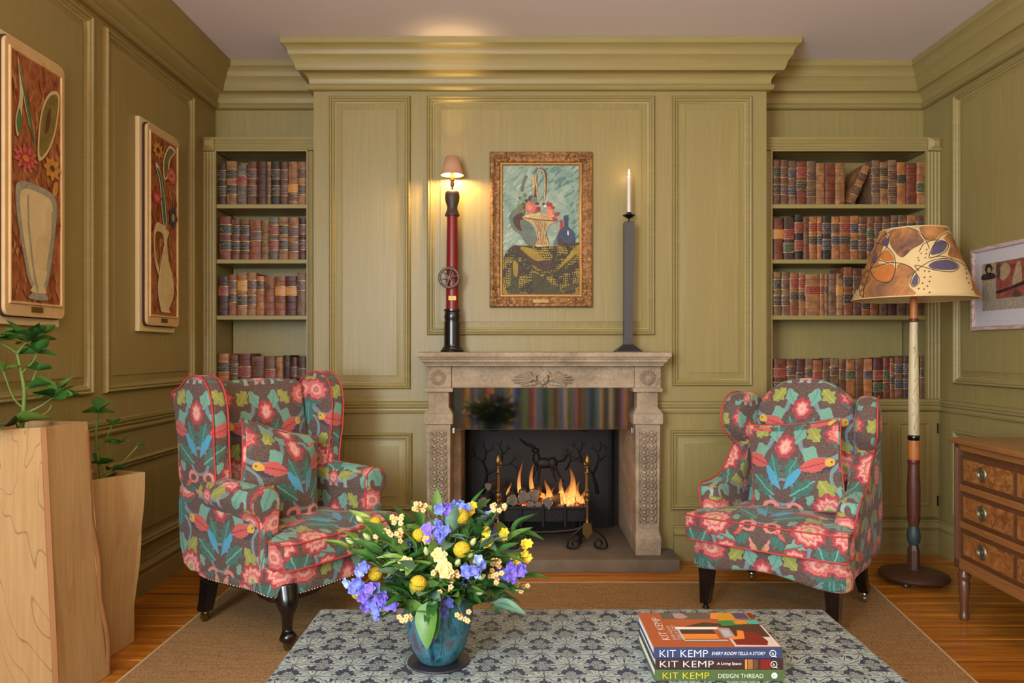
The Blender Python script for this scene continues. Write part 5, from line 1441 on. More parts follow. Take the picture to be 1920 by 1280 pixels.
blob([(480, 110), (380, 250), (240, 520), (80, 820), (300, 828), (560, 828), (760, 820), (700, 740), (640, 640), (600, 560), (420, 470), (300, 560), (180, 790), (330, 420), (420, 250), (500, 180)], 'shade_wash', 0.0005)
blob([(540, 130), (650, 112), (760, 130), (830, 220), (850, 280), (740, 350), (640, 430), (560, 340), (525, 230)], 'shade_wash', 0.0006)
blob([(830, 110), (980, 110), (1080, 130), (1000, 200), (960, 250), (880, 260), (820, 160)], 'shade_wash', 0.0006)
blob([(1100, 170), (1180, 330), (1240, 470), (1180, 450), (1080, 420), (1100, 300), (1040, 240)], 'shade_wash', 0.0006)
blob([(600, 500), (700, 520), (760, 590), (720, 640), (700, 740), (740, 810), (560, 826), (360, 826), (290, 800), (330, 690), (420, 690), (520, 690), (570, 600)], 'shade_wash', 0.0007)
blob([(1340, 650), (1400, 836), (1375, 838), (1330, 780), (1310, 700)], 'shade_orange', 0.0007)
for P in ([(500, 190), (450, 235), (490, 290), (520, 240)], [(390, 330), (340, 440), (370, 460), (395, 400)], [(960, 280), (1050, 270), (1066, 320), (1020, 390), (920, 415), (930, 350)], [(890, 530), (960, 480), (1090, 470), (1170, 525), (1130, 570), (960, 570)], [(765, 615), (725, 690), (740, 735), (780, 710), (788, 660)]): blob(P, 'shade_violet', 0.0010)
for P in ([(500, 330), (425, 400), (470, 450), (560, 455), (550, 400)], [(500, 490), (400, 540), (345, 600), (400, 650), (500, 672), (550, 610), (560, 510)]): blob(P, 'shade_orange', 0.0010)
inkline([(490, 118), (520, 200), (500, 300), (400, 410), (330, 500), (240, 720), (232, 828)])
inkline([(390, 225), (480, 280), (560, 390), (575, 520), (545, 630), (490, 685), (380, 650), (322, 560), (330, 460), (400, 270), (480, 160), (600, 115)])
inkline([(410, 430), (500, 470), (620, 490), (720, 540), (790, 640), (795, 700), (740, 745), (716, 690), (760, 590), (860, 510), (960, 465), (1090, 460), (1180, 530), (1120, 590), (960, 578), (768, 520), (800, 580)])
inkline([(700, 110), (800, 160), (870, 260), (900, 350)]); inkline([(805, 380), (850, 300), (940, 260), (1040, 270), (1080, 310), (1040, 390), (905, 450), (920, 360), (1000, 220), (1080, 160)])
inkline([(905, 450), (1000, 430), (1100, 450), (1200, 490), (1250, 520)]); inkline([(560, 470), (430, 490), (280, 530), (190, 660), (190, 780), (232, 828)])
inkline([(1300, 640), (1345, 800), (1352, 830)], 0.0009)
for i, (a, b) in enumerate(((875, 360), (823, 398), (870, 403), (793, 443), (860, 445), (800, 470), (294, 540), (250, 588), (290, 600), (265, 612), (272, 640), (224, 660), (238, 688), (235, 730), (852, 583), (893, 590), (848, 650), (905, 645), (895, 693), (828, 710), (874, 740), (790, 765), (840, 772), (893, 805), (1250, 550), (1258, 600), (1256, 655), (1277, 700), (1310, 770))):
    inkline([(a - 4, b + 4), (a, b), (a + 4, b - 4)], 0.0034, 'shade_violet' if i < 6 else 'ink_line' if i < 14 else 'lamp_oxblood')

# ------------------------------------------------------------------ chest of drawers
ch = thing('chest_of_drawers', 'walnut chest of drawers with burr fronts, round brass knobs and turned legs', 'chest of drawers', (2.035, 3.50, 0), math.radians(-2.5))
# local: x from the front face towards the wall, y from far end (0) towards the camera (negative)
CL, CD, CZ0, CZ1 = 1.16, 0.46, 0.235, 0.805
MB().box(0.012, CD, -CL + 0.01, -0.01, CZ0, CZ1).build('carcase', 'chest_dark', ch)
MB().bbox(-0.022, CD + 0.01, -CL - 0.012, 0.016, CZ1, CZ1 + 0.024, 0.006, 3).build('top', 'chest_top', ch, 40)
for yy in (-0.02, -CL + 0.02):
    mb = MB().box(-0.004, 0.03, yy - 0.02, yy + 0.02, CZ0, CZ1)
    for k in range(3): mb.tube([(-0.004, yy - 0.011 + k * 0.011, CZ0 + 0.04), (-0.004, yy - 0.011 + k * 0.011, CZ1 - 0.02)], 0.0042, 8)
    mb.build('corner_post', 'chest_dark', ch, 50)
H3 = (CZ1 - CZ0 - 0.05 - 0.014) / 3
for k in range(4):
    z0 = CZ0 if k == 0 else CZ0 + 0.05 + k * H3 - 0.03
    z1 = CZ0 + 0.05 if k == 0 else CZ0 + 0.05 + k * H3
    if k == 3: z0, z1 = CZ1 - 0.03, CZ1
    MB().bbox(-0.002, 0.02, -CL + 0.04, -0.04, z0, z1, 0.003).build('rail', 'chest_rail', ch)
for k in range(3):
    z0 = CZ0 + 0.05 + k * H3 + 0.002; z1 = CZ0 + 0.05 + (k + 1) * H3 - 0.032
    d = MB().bbox(0.004, 0.03, -CL + 0.044, -0.044, z0, z1, 0.003).build('drawer', 'chest_dark', ch)
    for a, b in ((-0.44, -0.060), (-0.745, -0.455), (-CL + 0.060, -0.76)):
        put = lambda u, v, h: (0.004 - h, u, v)
        mb = wall_frame((a, b, z0 + 0.013, z1 - 0.013), [(0, 0), (0, 0.002), (0.003, 0.003), (0.006, 0.002), (0.007, 0.001)], put); mb.build('stringing', 'chest_dark', d)
        MB().prism([(a + 0.007, z0 + 0.020), (b - 0.007, z0 + 0.020), (b - 0.007, z1 - 0.020), (a + 0.007, z1 - 0.020)], 0, 0.0016, put).build('burr_panel', 'burr_walnut', d)
    for yy in (-0.215, -CL + 0.215):
        mb = MB(); mb.T = Matrix.Translation((0.004, yy, (z0 + z1) / 2)) @ Matrix.Rotation(-PI / 2, 4, 'Y')
        mb.lathe([(0.034, 0.0), (0.034, 0.005), (0.031, 0.008), (0.028, 0.005), (0.025, 0.008), (0.021, 0.008), (0.018, 0.004), (0.014, 0.006), (0.010, 0.0045), (0.006, 0.008), (0.0, 0.009)], n=28)
        mb.build('knob', 'aged_brass' if 'aged_brass' in MATS else tinted('aged_brass', srgb(134, 122, 96), 0.3, 60, 0.42, 0.8), d, 50)
for x in (0.025, CD - 0.03):
    for yy in (-0.03, -CL + 0.03):
        MB().lathe([(0.014, 0.0), (0.020, 0.004), (0.020, 0.020), (0.016, 0.026), (0.017, 0.06), (0.026, 0.17), (0.020, 0.182), (0.027, 0.192), (0.027, 0.204), (0.020, 0.212), (0.024, 0.24)], x, yy, 20).build('leg', 'chest_dark', ch, 50)
# ------------------------------------------------------------------ leather books on the shelves
# rows: (edges of each book in a study of the shelf: from, to, top), binding, labels (colour, height fraction ...)
def row(spec, x_of, y_of, base_z, ybk, shelf, side, order_from_left):
    n = len(spec)
    ords = 'first second third fourth fifth sixth seventh eighth ninth tenth eleventh twelfth thirteenth fourteenth fifteenth sixteenth seventeenth eighteenth nineteenth'.split()
    cname = dict(tan='tan', brown='brown', dark='dark brown', red='reddish', rust='rust', maroon='maroon', olive='olive tan', grey='grey', black='black', orange='orange tan', umber='umber')
    for i, (e0, e1, tp, bind, labs) in enumerate(spec):
        rr = random.Random(i * 31 + int(base_z * 1000) + (7 if side == 'l' else 0))
        yf = ybk + rr.uniform(0.0, 0.010)
        lean = isinstance(tp, tuple)
        if lean: tp, ang = tp
        x0 = PX(x_of(e0), yf); x1 = PX(x_of(e1), yf); w = x1 - x0; h = PZ(y_of(tp), yf) - base_z
        cx = (x0 + x1) / 2; dep = min(0.20, h * 0.72)
        k = (i + 1) if order_from_left else (n - i)
        kinds = sorted(set(c for c, _ in labs)); what = '-and-'.join(kinds) + ' labels' if labs else 'plain spine'
        lab = '%s book with %s, %s from chimney breast, %s shelf %s' % (cname[bind], what, ords[k - 1], shelf, 'behind floor lamp' if side == 'r' else 'behind wing armchair')
        b = thing('leather_book', lab, 'book', (cx, yf, base_z), 0, 'old leather books on the shelves')
        if lean: b.rotation_euler = (0, math.radians(ang), 0); b.location.z += w / 2 * math.sin(math.radians(ang)) + 0.0005
        arc = [(math.sin(a) * 0.5, -math.cos(a)) for a in [math.radians(-90 + 18 * q) for q in range(11)]]
        bul = min(0.008, w * 0.22)
        cross = [(p[0] * w, 0.008 + p[1] * bul) for p in arc]
        poly = [(-w / 2, dep)] + cross + [(w / 2, dep), (w / 2 - 0.0035, dep), (w / 2 - 0.0035, 0.012), (-w / 2 + 0.0035, 0.012), (-w / 2 + 0.0035, dep)]
        MB().prism(poly, 0.0, h, lambda a, c, z: (a, c, z)).build('cover', 'leather_' + bind, b, 40)
        MB().box(-w / 2 + 0.0035, w / 2 - 0.0035, 0.010, dep - 0.005, 0.004, h - 0.006).build('pages', 'old_pages', b)
        def band(z0, z1, o, mat, name):
            m = len(cross); v = []
            for z in (z0, z1): v += [(a * (1 + o * 0.6), c - o * 0.004, z) for a, c in cross]
            MB().add(v, [(q, q + 1, m + q + 1, m + q) for q in range(m - 1)]).build(name, mat, b, 180)
        for c, fz in labs:
            lh = 0.052 * h / 0.25 if w > 0.022 else 0.04 * h / 0.25
            band(h * fz - lh / 2, h * fz + lh / 2, 0.22, 'label_' + c, 'spine_label')
            for zz in (h * fz - lh / 2 - 0.002, h * fz + lh / 2 + 0.002): band(zz - 0.0011, zz + 0.0011, 0.27, 'gilt_line', 'gilt_line')
        if rr.random() < 0.75:
            m = MB()
            for fz in (0.16, 0.34, 0.52, 0.70, 0.87):
                m.tube([(a * 1.01, c - 0.0004, h * fz) for a, c in cross], 0.0016, 4)
            o = m.build('raised_bands', 'leather_' + bind, b, 180); o['kind'] = 'stuff'
K, P_, R_, G_, O_, N_ = 'black', 'purple', 'red', 'green', 'orange', 'navy'
def L(c, *fz): return [(c, q) for q in fz]
sx5 = lambda e: 380 + e * 0.1954
sy5 = lambda e: 250 + e * 0.1954
sy6 = lambda e: 490 + e * 0.1953
YBK = 4.605
row([(145, 222, 290, 'dark', L(K, .72, .33)), (225, 325, 265, 'tan', L(K, .70, .35)), (330, 420, 298, 'grey', L(R_, .6)), (427, 515, 270, 'brown', L(P_, .71, .33)), (518, 610, 268, 'dark', []), (612, 655, 272, 'olive', L(P_, .71, .33)), (657, 740, 268, 'black', L(K, .7, .33)), (742, 818, 272, 'brown', L(P_, .7, .32)), (820, 912, 272, 'tan', L(O_, .36) + L(P_, .18)), (914, 990, 272, 'tan', L(P_, .72, .35))], sx5, sy5, SH[0], YBK, 'top', 'l', False)
row([(158, 270, 795, 'red', L(K, .70, .33)), (272, 357, 822, 'brown', L(K, .72, .34)), (358, 448, 822, 'brown', L(K, .72, .34)), (450, 563, 832, 'rust', L(P_, .60)), (565, 633, 836, 'olive', []), (635, 727, 802, 'grey', L(R_, .70, .34)), (729, 822, 804, 'tan', L(K, .70, .35)), (824, 920, 804, 'tan', L(P_, .66, .30)), (922, 990, 808, 'dark', L(P_, .72, .35))], sx5, sy5, SH[1], YBK, 'second', 'l', False)
row([(150, 245, 143, 'dark', L(R_, .63)), (247, 325, 127, 'rust', L(P_, .74) + L(K, .44)), (328, 428, 108, 'tan', L(O_, .70) + L(K, .35)), (430, 515, 108, 'tan', L(P_, .71, .36)), (517, 592, 140, 'orange', L(K, .77)), (594, 690, 150, 'rust', []), (692, 795, 142, 'rust', L(O_, .62)), (797, 902, 140, 'maroon', L(O_, .62)), (905, 990, 108, 'umber', L(P_, .7))], sx5, sy6, SH[2], YBK, 'third', 'l', False)
row([(145, 250, 885, 'orange', L(K, .70)), (258, 342, 898, 'brown', L(P_, .68)), (346, 458, 885, 'red', L(R_, .60)), (463, 590, 910, 'brown', []), (595, 698, 910, 'brown', L(R_, .58)), (702, 772, 915, 'tan', []), (775, 842, 900, 'dark', []), (845, 910, 918, 'maroon', L(P_, .65)), (912, 990, 910, 'dark', L(P_, .6))], sx5, sy6, SH[3], YBK, 'bottom', 'l', False)
sx7 = lambda e: 1430 + e * 0.2109 + 0.8
sy7 = lambda e: 250 + e * 0.2109
sx8 = lambda e: 1430 + e * 0.2188 + 0.8
sy8 = lambda e: 490 + e * 0.2188
row([(92, 155, 232, 'brown', L(K, .72, .34)), (158, 225, 235, 'brown', L(P_, .72, .34)), (228, 295, 243, 'umber', L(N_, .70, .32)), (298, 388, 250, 'red', L(R_, .75) + L(K, .45)), (390, 470, 246, 'umber', L(P_, .66, .29)), (472, 550, 265, 'tan', []), (553, 643, 265, 'red', []), (645, 730, 265, 'tan', []), (745, 815, (272, 24), 'tan', L(P_, .70, .34)), (968, 1040, 240, 'umber', L(P_, .73, .36)), (1042, 1110, 255, 'tan', L(K, .77, .47)), (1112, 1190, 237, 'umber', L(P_, .66, .30)), (1192, 1272, 257, 'orange', L(K, .60)), (1275, 1368, 262, 'red', []), (1370, 1452, 255, 'tan', L(G_, .40))], sx7, sy7, SH[0], YBK, 'top', 'r', True)
row([(95, 180, 755, 'red', L(O_, .62)), (185, 280, 745, 'dark', L(R_, .60) + L(G_, .28)), (283, 357, 722, 'black', L(R_, .71, .31)), (358, 410, 752, 'brown', []), (412, 480, 740, 'orange', L(R_, .75) + L(K, .45)), (482, 528, 738, 'orange', L(R_, .75) + L(N_, .45)), (530, 607, 732, 'black', L(N_, .72, .35)), (610, 680, 740, 'orange', L(P_, .73) + L(N_, .45)), (682, 775, 735, 'rust', L(R_, .73) + L(K, .45)), (777, 852, 732, 'orange', L(N_, .72, .34)), (853, 922, 742, 'brown', L(P_, .71, .34)), (926, 990, 745, 'rust', L(G_, .60) + L(N_, .29)), (992, 1060, 740, 'brown', L(P_, .73, .35)), (1064, 1135, 738, 'brown', L(P_, .72, .35)), (1138, 1202, 728, 'brown', L(N_, .72)), (1205, 1280, 726, 'umber', L(P_, .72)), (1283, 1365, 728, 'orange', L(N_, .73)), (1367, 1452, 726, 'brown', L(N_, .74))], sx7, sy7, SH[1], YBK, 'second', 'r', True)
row([(90, 157, 88, 'olive', L(K, .71, .34)), (160, 228, 90, 'umber', L(P_, .71, .34)), (230, 303, 95, 'rust', L(R_, .75) + L(K, .45)), (305, 363, 97, 'tan', L(R_, .75) + L(K, .45)), (365, 485, 108, 'tan', L(R_, .61)), (487, 528, 105, 'tan', L(R_, .61)), (530, 558, 108, 'tan', L(G_, .61)), (562, 628, 105, 'umber', []), (630, 690, 103, 'tan', L(O_, .6)), (692, 770, 50, 'rust', L(K, .70, .35)), (772, 845, 58, 'brown', L(P_, .72, .4)), (848, 915, 62, 'rust', L(K, .24)), (918, 995, 65, 'rust', L(N_, .7)), (998, 1070, 65, 'umber', L(P_, .7)), (1075, 1145, 68, 'maroon', []), (1148, 1230, 60, 'umber', L(N_, .7)), (1232, 1315, 62, 'brown', L(P_, .7)), (1318, 1405, 62, 'brown', L(N_, .7))], sx8, sy8, SH[2], YBK, 'third', 'r', True)
row([(95, 200, 835, 'red', L(R_, .65) + L(P_, .30)), (205, 283, 838, 'brown', L(P_, .70)), (285, 360, 840, 'maroon', L(K, .55)), (362, 428, 835, 'umber', L(P_, .65)), (430, 510, 845, 'rust', L(R_, .60)), (512, 573, 835, 'brown', L(P_, .6)), (575, 650, 830, 'umber', L(P_, .68)), (652, 710, 838, 'brown', L(P_, .62)), (712, 790, 840, 'orange', L(G_, .60)), (792, 862, 838, 'brown', []), (865, 940, 835, 'orange', L(N_, .59)), (948, 1027, 830, 'maroon', L(R_, .58) + L(G_, .27)), (1030, 1088, 825, 'red', L(G_, .58) + L(P_, .28)), (1090, 1130, 828, 'rust', L(R_, .75) + L(K, .45)), (1132, 1203, 815, 'brown', L(N_, .70, .34)), (1205, 1280, 812, 'dark', L(N_, .70, .34)), (1284, 1345, 810, 'rust', L(K, .7)), (1347, 1405, 810, 'brown', L(K, .6))], sx8, sy8, SH[3], YBK, 'bottom', 'r', True)
# ------------------------------------------------------------------ things on the mantel shelf
MZ, MY = 1.2225, 4.33
ml = thing('mantel_lamp', 'red column table lamp with an iron wheel and small pink shade', 'lamp', (PX(848, MY), MY, MZ))
z = lambda py: PZ(py, MY) - PZ(660.5, MY)
MB().lathe([(0.066, 0.0), (0.067, z(657)), (0.058, z(655)), (0.056, z(652)), (0.048, z(650)), (0.046, z(646))], n=32).build('foot', 'black_lacquer', ml, 40)
MB().lathe([(0.047, z(647)), (0.046, z(604)), (0.043, z(603)), (0.043, z(600)), (0.047, z(596)), (0.044, z(590)), (0.042, z(586)), (0.048, z(584)), (0.048, z(581))], n=32).build('pedestal', 'black_lacquer', ml, 40)
MB().lathe([(0.036, z(582)), (0.0345, z(520)), (0.030, z(405))], n=32).build('column', 'red_paint', ml, 50)
MB().lathe([(0.042, z(406)), (0.042, z(403)), (0.037, z(400)), (0.030, z(393)), (0.030, z(388)), (0.040, z(378)), (0.043, z(370)), (0.040, z(362)), (0.030, z(359)), (0.006, z(358))], n=32).build('turned_neck', 'bulb_wood', ml, 50)
MB().lathe([(0.006, z(359)), (0.006, z(351)), (0.010, z(350)), (0.012, z(346)), (0.009, z(341)), (0.013, z(340)), (0.013, z(333)), (0.010, z(331)), (0.010, z(322))], n=18).build('bulb_holder', 'dark_brass', ml, 40)
MB().tube([(0.010, -0.004, z(345)), (0.024, -0.006, z(345))], 0.003, 6).build('switch', 'dark_brass', ml)
sm_ = MB().lathe([(0.066, z(329.5)), (0.036, z(295))], n=40, cap=False).build('lamp_shade', 'pink_shade', ml, 180)
so_ = sm_.modifiers.new('thickness', 'SOLIDIFY'); so_.thickness = 0.002
MB().ball((0, 0, z(315)), (0.012, 0.012, 0.018), 12, 8).build('bulb', emitter('bulb_glow', (1.0, 0.70, 0.36), 22.0), ml, 180)
wz, wy = z(523), -0.046
wh = bpy.data.objects.new('wheel', None); COL.objects.link(wh); wh.parent = ml; wh.location = (-0.014, wy, wz)
mb = MB().tube([(0.054 * math.cos(a), 0, 0.054 * math.sin(a)) for a in [2 * PI * k / 40 for k in range(40)]], 0.0072, 8, True)
for k in range(28): a = 2 * PI * k / 28; mb.ball((0.060 * math.cos(a), -0.004, 0.060 * math.sin(a)), (0.0045, 0.006, 0.0045), 6, 4)
mb.build('rim', 'aged_iron', wh, 60)
for k in range(6):
    a = 2 * PI * k / 6 + 0.25; MB().tube([(0.008 * math.cos(a), 0, 0.008 * math.sin(a)), (0.052 * math.cos(a), 0, 0.052 * math.sin(a))], [0.006, 0.0045], 6).build('spoke', 'aged_iron', wh, 60)
mb = MB(); mb.T = Matrix.Rotation(PI / 2, 4, 'X'); mb.lathe([(0.013, -0.012), (0.013, 0.006), (0.006, 0.008), (0.006, 0.012), (0.0, 0.013)], n=16).build('hub', 'aged_iron', wh, 50)
MB().bbox(-0.020, 0.026, -0.0362, -0.030, z(565), z(556), 0.002).build('name_plate', 'brass', ml)
point_light('mantel_lamp_bulb', (PX(848, MY), MY - 0.0, MZ + z(325)), 22.0, (1.0, 0.66, 0.28), 0.02)
# zinc candlestick
cs_ = thing('candlestick', 'tall square zinc candlestick on flared foot', 'candlestick', (PX(1177, MY), MY, MZ))
zz = lambda py: PZ(py, MY) - PZ(656.5, MY)
def sq(prof):
    mb = MB(); n = len(prof); v = [p for w, h, c in prof for p in ((c - w, -w, h), (c + w, -w, h), (c + w, w, h), (c - w, w, h))]
    return mb.add(v, [(k * 4 + j, k * 4 + (j + 1) % 4, (k + 1) * 4 + (j + 1) % 4, (k + 1) * 4 + j) for k in range(n - 1) for j in range(4)] + [(3, 2, 1, 0), tuple((n - 1) * 4 + j for j in range(4))])
sq([(0.074, 0.0, 0), (0.074, 0.004, 0), (0.028, zz(643), 0), (0.026, zz(641), 0)]).build('foot', 'zinc', cs_)
sq([(0.024, zz(642), 0), (0.0285, zz(414), 0.006), (0.024, zz(413), 0.006)]).build('stem', 'zinc', cs_)
MB().lathe([(0.005, zz(414)), (0.005, zz(407)), (0.018, zz(405)), (0.036, zz(401)), (0.034, zz(400)), (0.014, zz(403)), (0.013, zz(395)), (0.011, zz(395)), (0.011, zz(403))], 0.007, 0, 28, cap=False).build('drip_pan', 'black_iron', cs_, 50)
cd = thing('candle', 'lit white taper candle in zinc candlestick', 'candle', (PX(1177, MY) + 0.007, MY, MZ + zz(401)))
ch_ = zz(327) - zz(401)
MB().lathe([(0.0105, 0.0), (0.0105, 0.02), (0.0100, ch_ - 0.004), (0.007, ch_), (0.0, ch_ - 0.001)], n=20).build('wax', 'candle_wax', cd, 50)
MB().tube([(0, 0, ch_ - 0.002), (0.001, 0, ch_ + 0.008)], 0.0012, 6).build('wick', 'black_iron', cd)
MB().lathe([(0.0015, ch_ + 0.004), (0.0055, ch_ + 0.012), (0.0052, ch_ + 0.020), (0.002, ch_ + 0.034), (0.0, ch_ + 0.042)], n=12).build('flame', 'candle_flame', cd, 180)
point_light('candle_light', (PX(1177, MY) + 0.007, MY, MZ + zz(401) + ch_ + 0.022), 0.5, (1.0, 0.62, 0.25), 0.01)

# ------------------------------------------------------------------ flat painted pictures: layered paint shapes in one canvas
class Art:
    def __init__(self, put): self.put = put; self.mb = MB(); self.mats = []; self.k = 0
    def use(self, m):
        if m not in self.mats: self.mats.append(m)
        self.mb.cur = self.mats.index(m)
    def poly(self, pts, m, smooth=True, n=5):
        self.use(m); self.k += 1
        P = [(p[0], p[1]) for p in spline([(a, b, 0) for a, b in pts], n, True)] if smooth else pts
        tri = tessellate_polygon([[Vector((a, b, 0)) for a, b in P]])
        self.mb.add([self.put(a, b, 0.00003 * self.k) for a, b in P], [tuple(t) for t in tri])
    def line(self, pts, w, m, n=5):
        self.use(m); self.k += 1
        P = [Vector((p[0], p[1])) for p in spline([(a, b, 0) for a, b in pts], n)]; v = []; f = []
        for i, p in enumerate(P):
            d = (P[min(i + 1, len(P) - 1)] - P[max(i - 1, 0)]).normalized(); nn = Vector((-d.y, d.x)) * (w / 2)
            v += [self.put(*(p + nn), 0.00003 * self.k), self.put(*(p - nn), 0.00003 * self.k)]
        f = [(2 * i, 2 * i + 1, 2 * i + 3, 2 * i + 2) for i in range(len(P) - 1)]
        self.mb.add(v, f)
    def oval(self, cx, cy, rx, ry, m, rot=0.0, n=20, wob=0.0, lob=6):
        c, s = math.cos(rot), math.sin(rot); P = []
        for k in range(n * 2):
            a = PI * k / n; q = 1 + wob * math.cos(lob * a)
            x, y_ = rx * q * math.cos(a), ry * q * math.sin(a); P.append((cx + x * c - y_ * s, cy + x * s + y_ * c))
        self.poly(P, m, False)
    def build(self, name, parent): return self.mb.build(name, self.mats, parent, fix=False)
# still life above the mantel (study 1376x1280 px, 0.3125 px each)
PY = YC - 0.012
def sl(px, py): return (PX(800 + px * 0.3125, PY - 0.035), PZ(270 + py * 0.3125, PY - 0.035))
sp_ = thing('still_life_painting', 'framed still life of a flower basket and dark bottle over the mantel', 'painting', (0, 0, 0))
x0, z0 = sl(378, 978); x1, z1 = sl(995, 45); YFR = PY
put = lambda u, v, h: (u, PY - h, v)
GP = [(0, 0.0), (0.0, 0.030), (0.006, 0.042), (0.018, 0.046), (0.028, 0.040), (0.040, 0.030), (0.046, 0.030), (0.056, 0.034), (0.062, 0.026), (0.064, 0.026)]
wall_frame((x0, x1, z0, z1), GP, put).build('frame', 'gilt_frame', sp_, 40)
wall_frame((x0 + 0.062, x1 - 0.062, z0 + 0.062, z1 - 0.062), [(0, 0.024), (0.002, 0.029), (0.006, 0.029), (0.014, 0.022), (0.016, 0.015)], put).build('inner_slip', 'gilt_plain', sp_, 40)
mb = MB(); rr = random.Random(9)
for (cx, cz) in ((x0 + 0.03, z0 + 0.03), (x1 - 0.03, z0 + 0.03), (x0 + 0.03, z1 - 0.03), (x1 - 0.03, z1 - 0.03)):
    for k in range(26):
        sx_ = 1 if cx < 0.2 else -1; sz_ = 1 if cz < 1.8 else -1
        al = rr.random() * 0.13
        px_, pz_ = (cx + sx_ * al, cz + rr.uniform(-0.018, 0.018)) if k % 2 else (cx + rr.uniform(-0.018, 0.018), cz + sz_ * al)
        mb.ball((px_, PY - 0.042, pz_), (rr.uniform(0.006, 0.012), 0.008, rr.uniform(0.006, 0.012)), 8, 5)
o = mb.build('corner_carving', 'gilt_frame', sp_, 60); o['kind'] = 'stuff'
a, b = sl(637, 953); c, d = sl(733, 932)
MB().bbox(a, c, PY - 0.049, PY - 0.044, b, d, 0.001).build('name_plate', 'brass', sp_)
ar = Art(lambda a_, b_, h: (sl(a_, b_)[0], PY - 0.014 - h, sl(a_, b_)[1]))
ar.poly([(440, 108), (935, 108), (935, 920), (440, 920)], 'paint_tealsky', False)
rr = random.Random(11)
for k in range(240):
    px_, py_ = rr.uniform(450, 925), rr.uniform(115, 640); tone = (925 - px_) / 475 + (py_ - 115) / 900 + rr.uniform(-0.35, 0.35)
    a_ = rr.uniform(0.5, 1.0); l_ = rr.uniform(10, 26)
    ar.line([(px_ - l_ * math.cos(a_), py_ + l_ * math.sin(a_)), (px_, py_ - 2), (px_ + l_ * math.cos(a_), py_ - l_ * math.sin(a_))], rr.uniform(5, 11), 'paint_skylight' if tone > 0.95 else 'paint_skydeep' if tone < 0.45 else 'paint_tealsky', 2)
ar.poly([(500, 420), (560, 370), (590, 430), (640, 500), (650, 600), (600, 600), (560, 540), (510, 500)], 'paint_skyshadow'); ar.poly([(520, 440), (570, 410), (600, 470), (570, 520), (530, 490)], 'paint_darkbrown')
ar.line([(600, 185), (580, 230), (570, 280)], 16, 'paint_skyshadow'); ar.poly([(560, 460), (620, 470), (655, 540), (650, 605), (600, 590)], 'paint_skyshadow')
ar.poly([(455, 700), (500, 620), (560, 605), (740, 610), (900, 590), (930, 620), (930, 910), (445, 910)], 'paint_netcloth', True, 2)
ar.poly([(510, 620), (560, 610), (640, 690), (780, 700), (760, 740), (700, 760), (610, 700)], 'paint_darkbrown'); ar.poly([(560, 620), (630, 625), (700, 680), (690, 698), (640, 690)], 'paint_mustard')
ar.poly([(790, 750), (830, 690), (900, 610), (926, 605), (926, 640), (850, 700)], 'paint_mustard'); ar.poly([(516, 700), (548, 705), (545, 905), (500, 905)], 'paint_moss'); ar.poly([(520, 700), (548, 720), (542, 790), (522, 780)], 'paint_mustard')
ar.poly([(446, 840), (470, 860), (485, 905), (446, 905)], 'paint_mustard'); ar.poly([(640, 780), (700, 800), (820, 905), (660, 905)], 'paint_moss'); ar.poly([(820, 860), (926, 830), (926, 850), (830, 880)], 'paint_moss'); ar.line([(600, 720), (680, 770), (760, 770), (840, 720), (900, 660)], 10, 'paint_moss')
ar.line([(635, 190), (642, 240), (650, 300)], 16, 'paint_basket'); ar.line([(650, 310), (658, 200), (662, 160), (685, 145), (712, 170), (714, 250), (700, 365)], 12, 'paint_brown'); ar.line([(672, 350), (660, 260), (654, 200), (668, 155), (688, 150), (706, 180), (710, 260), (704, 350)], 8, 'paint_basket')
ar.poly([(572, 440), (620, 418), (700, 415), (790, 455), (740, 480), (716, 540), (738, 600), (700, 612), (650, 608), (664, 540), (640, 480)], 'paint_basket', True, 3)
for k in range(7): ar.line([(640 + k * 13, 440 + 4 * k), (668 + k * 8, 520), (650 + k * 14, 600)], 3.5, 'paint_brown')
ar.line([(580, 440), (660, 450), (780, 460)], 6, 'paint_brown'); ar.line([(655, 590), (690, 600), (735, 595)], 5, 'paint_mustard')
rr = random.Random(3)
for k in range(34):
    ar.oval(570 + rr.uniform(-15, 95), 345 + rr.uniform(-45, 60), 11, 9, ('paint_moss', 'paint_olive', 'paint_skyshadow')[k % 3], rr.random() * 3)
ar.oval(623, 378, 33, 34, 'paint_pink', 0, 16, 0.05, 7); ar.oval(618, 372, 20, 20, 'paint_salmon'); ar.line([(600, 375), (620, 355), (640, 372), (625, 392)], 4, 'paint_pink'); ar.oval(670, 388, 16, 18, 'paint_crimson'); ar.oval(672, 388, 6, 7, 'paint_darkbrown')
ar.oval(738, 395, 22, 24, 'paint_salmon', 0, 14, 0.08, 6); ar.oval(736, 360, 18, 14, 'paint_crimson'); ar.oval(712, 370, 10, 8, 'paint_white'); ar.oval(756, 378, 12, 10, 'paint_crimson'); ar.oval(775, 420, 26, 11, 'paint_crimson', -0.4); ar.oval(745, 428, 26, 14, 'paint_salmon', 0.2); ar.oval(770, 448, 18, 10, 'paint_crimson', 0.5)
ar.poly([(800, 460), (815, 458), (818, 530), (790, 530)], 'paint_crimson'); ar.poly([(785, 470), (800, 470), (796, 540), (780, 545)], 'paint_bluegrey')
ar.poly([(760, 600), (775, 560), (800, 540), (790, 600)], 'paint_skyshadow'); ar.poly([(822, 432), (850, 430), (850, 490), (880, 520), (893, 560), (880, 605), (800, 606), (782, 570), (795, 520), (826, 490)], 'paint_navy', True, 4)
ar.poly([(800, 560), (830, 590), (880, 590), (890, 560), (880, 604), (805, 606)], 'paint_darkbrown'); ar.poly([(845, 520), (852, 520), (853, 545), (845, 542)], 'paint_white')
ar.build('canvas', sp_)
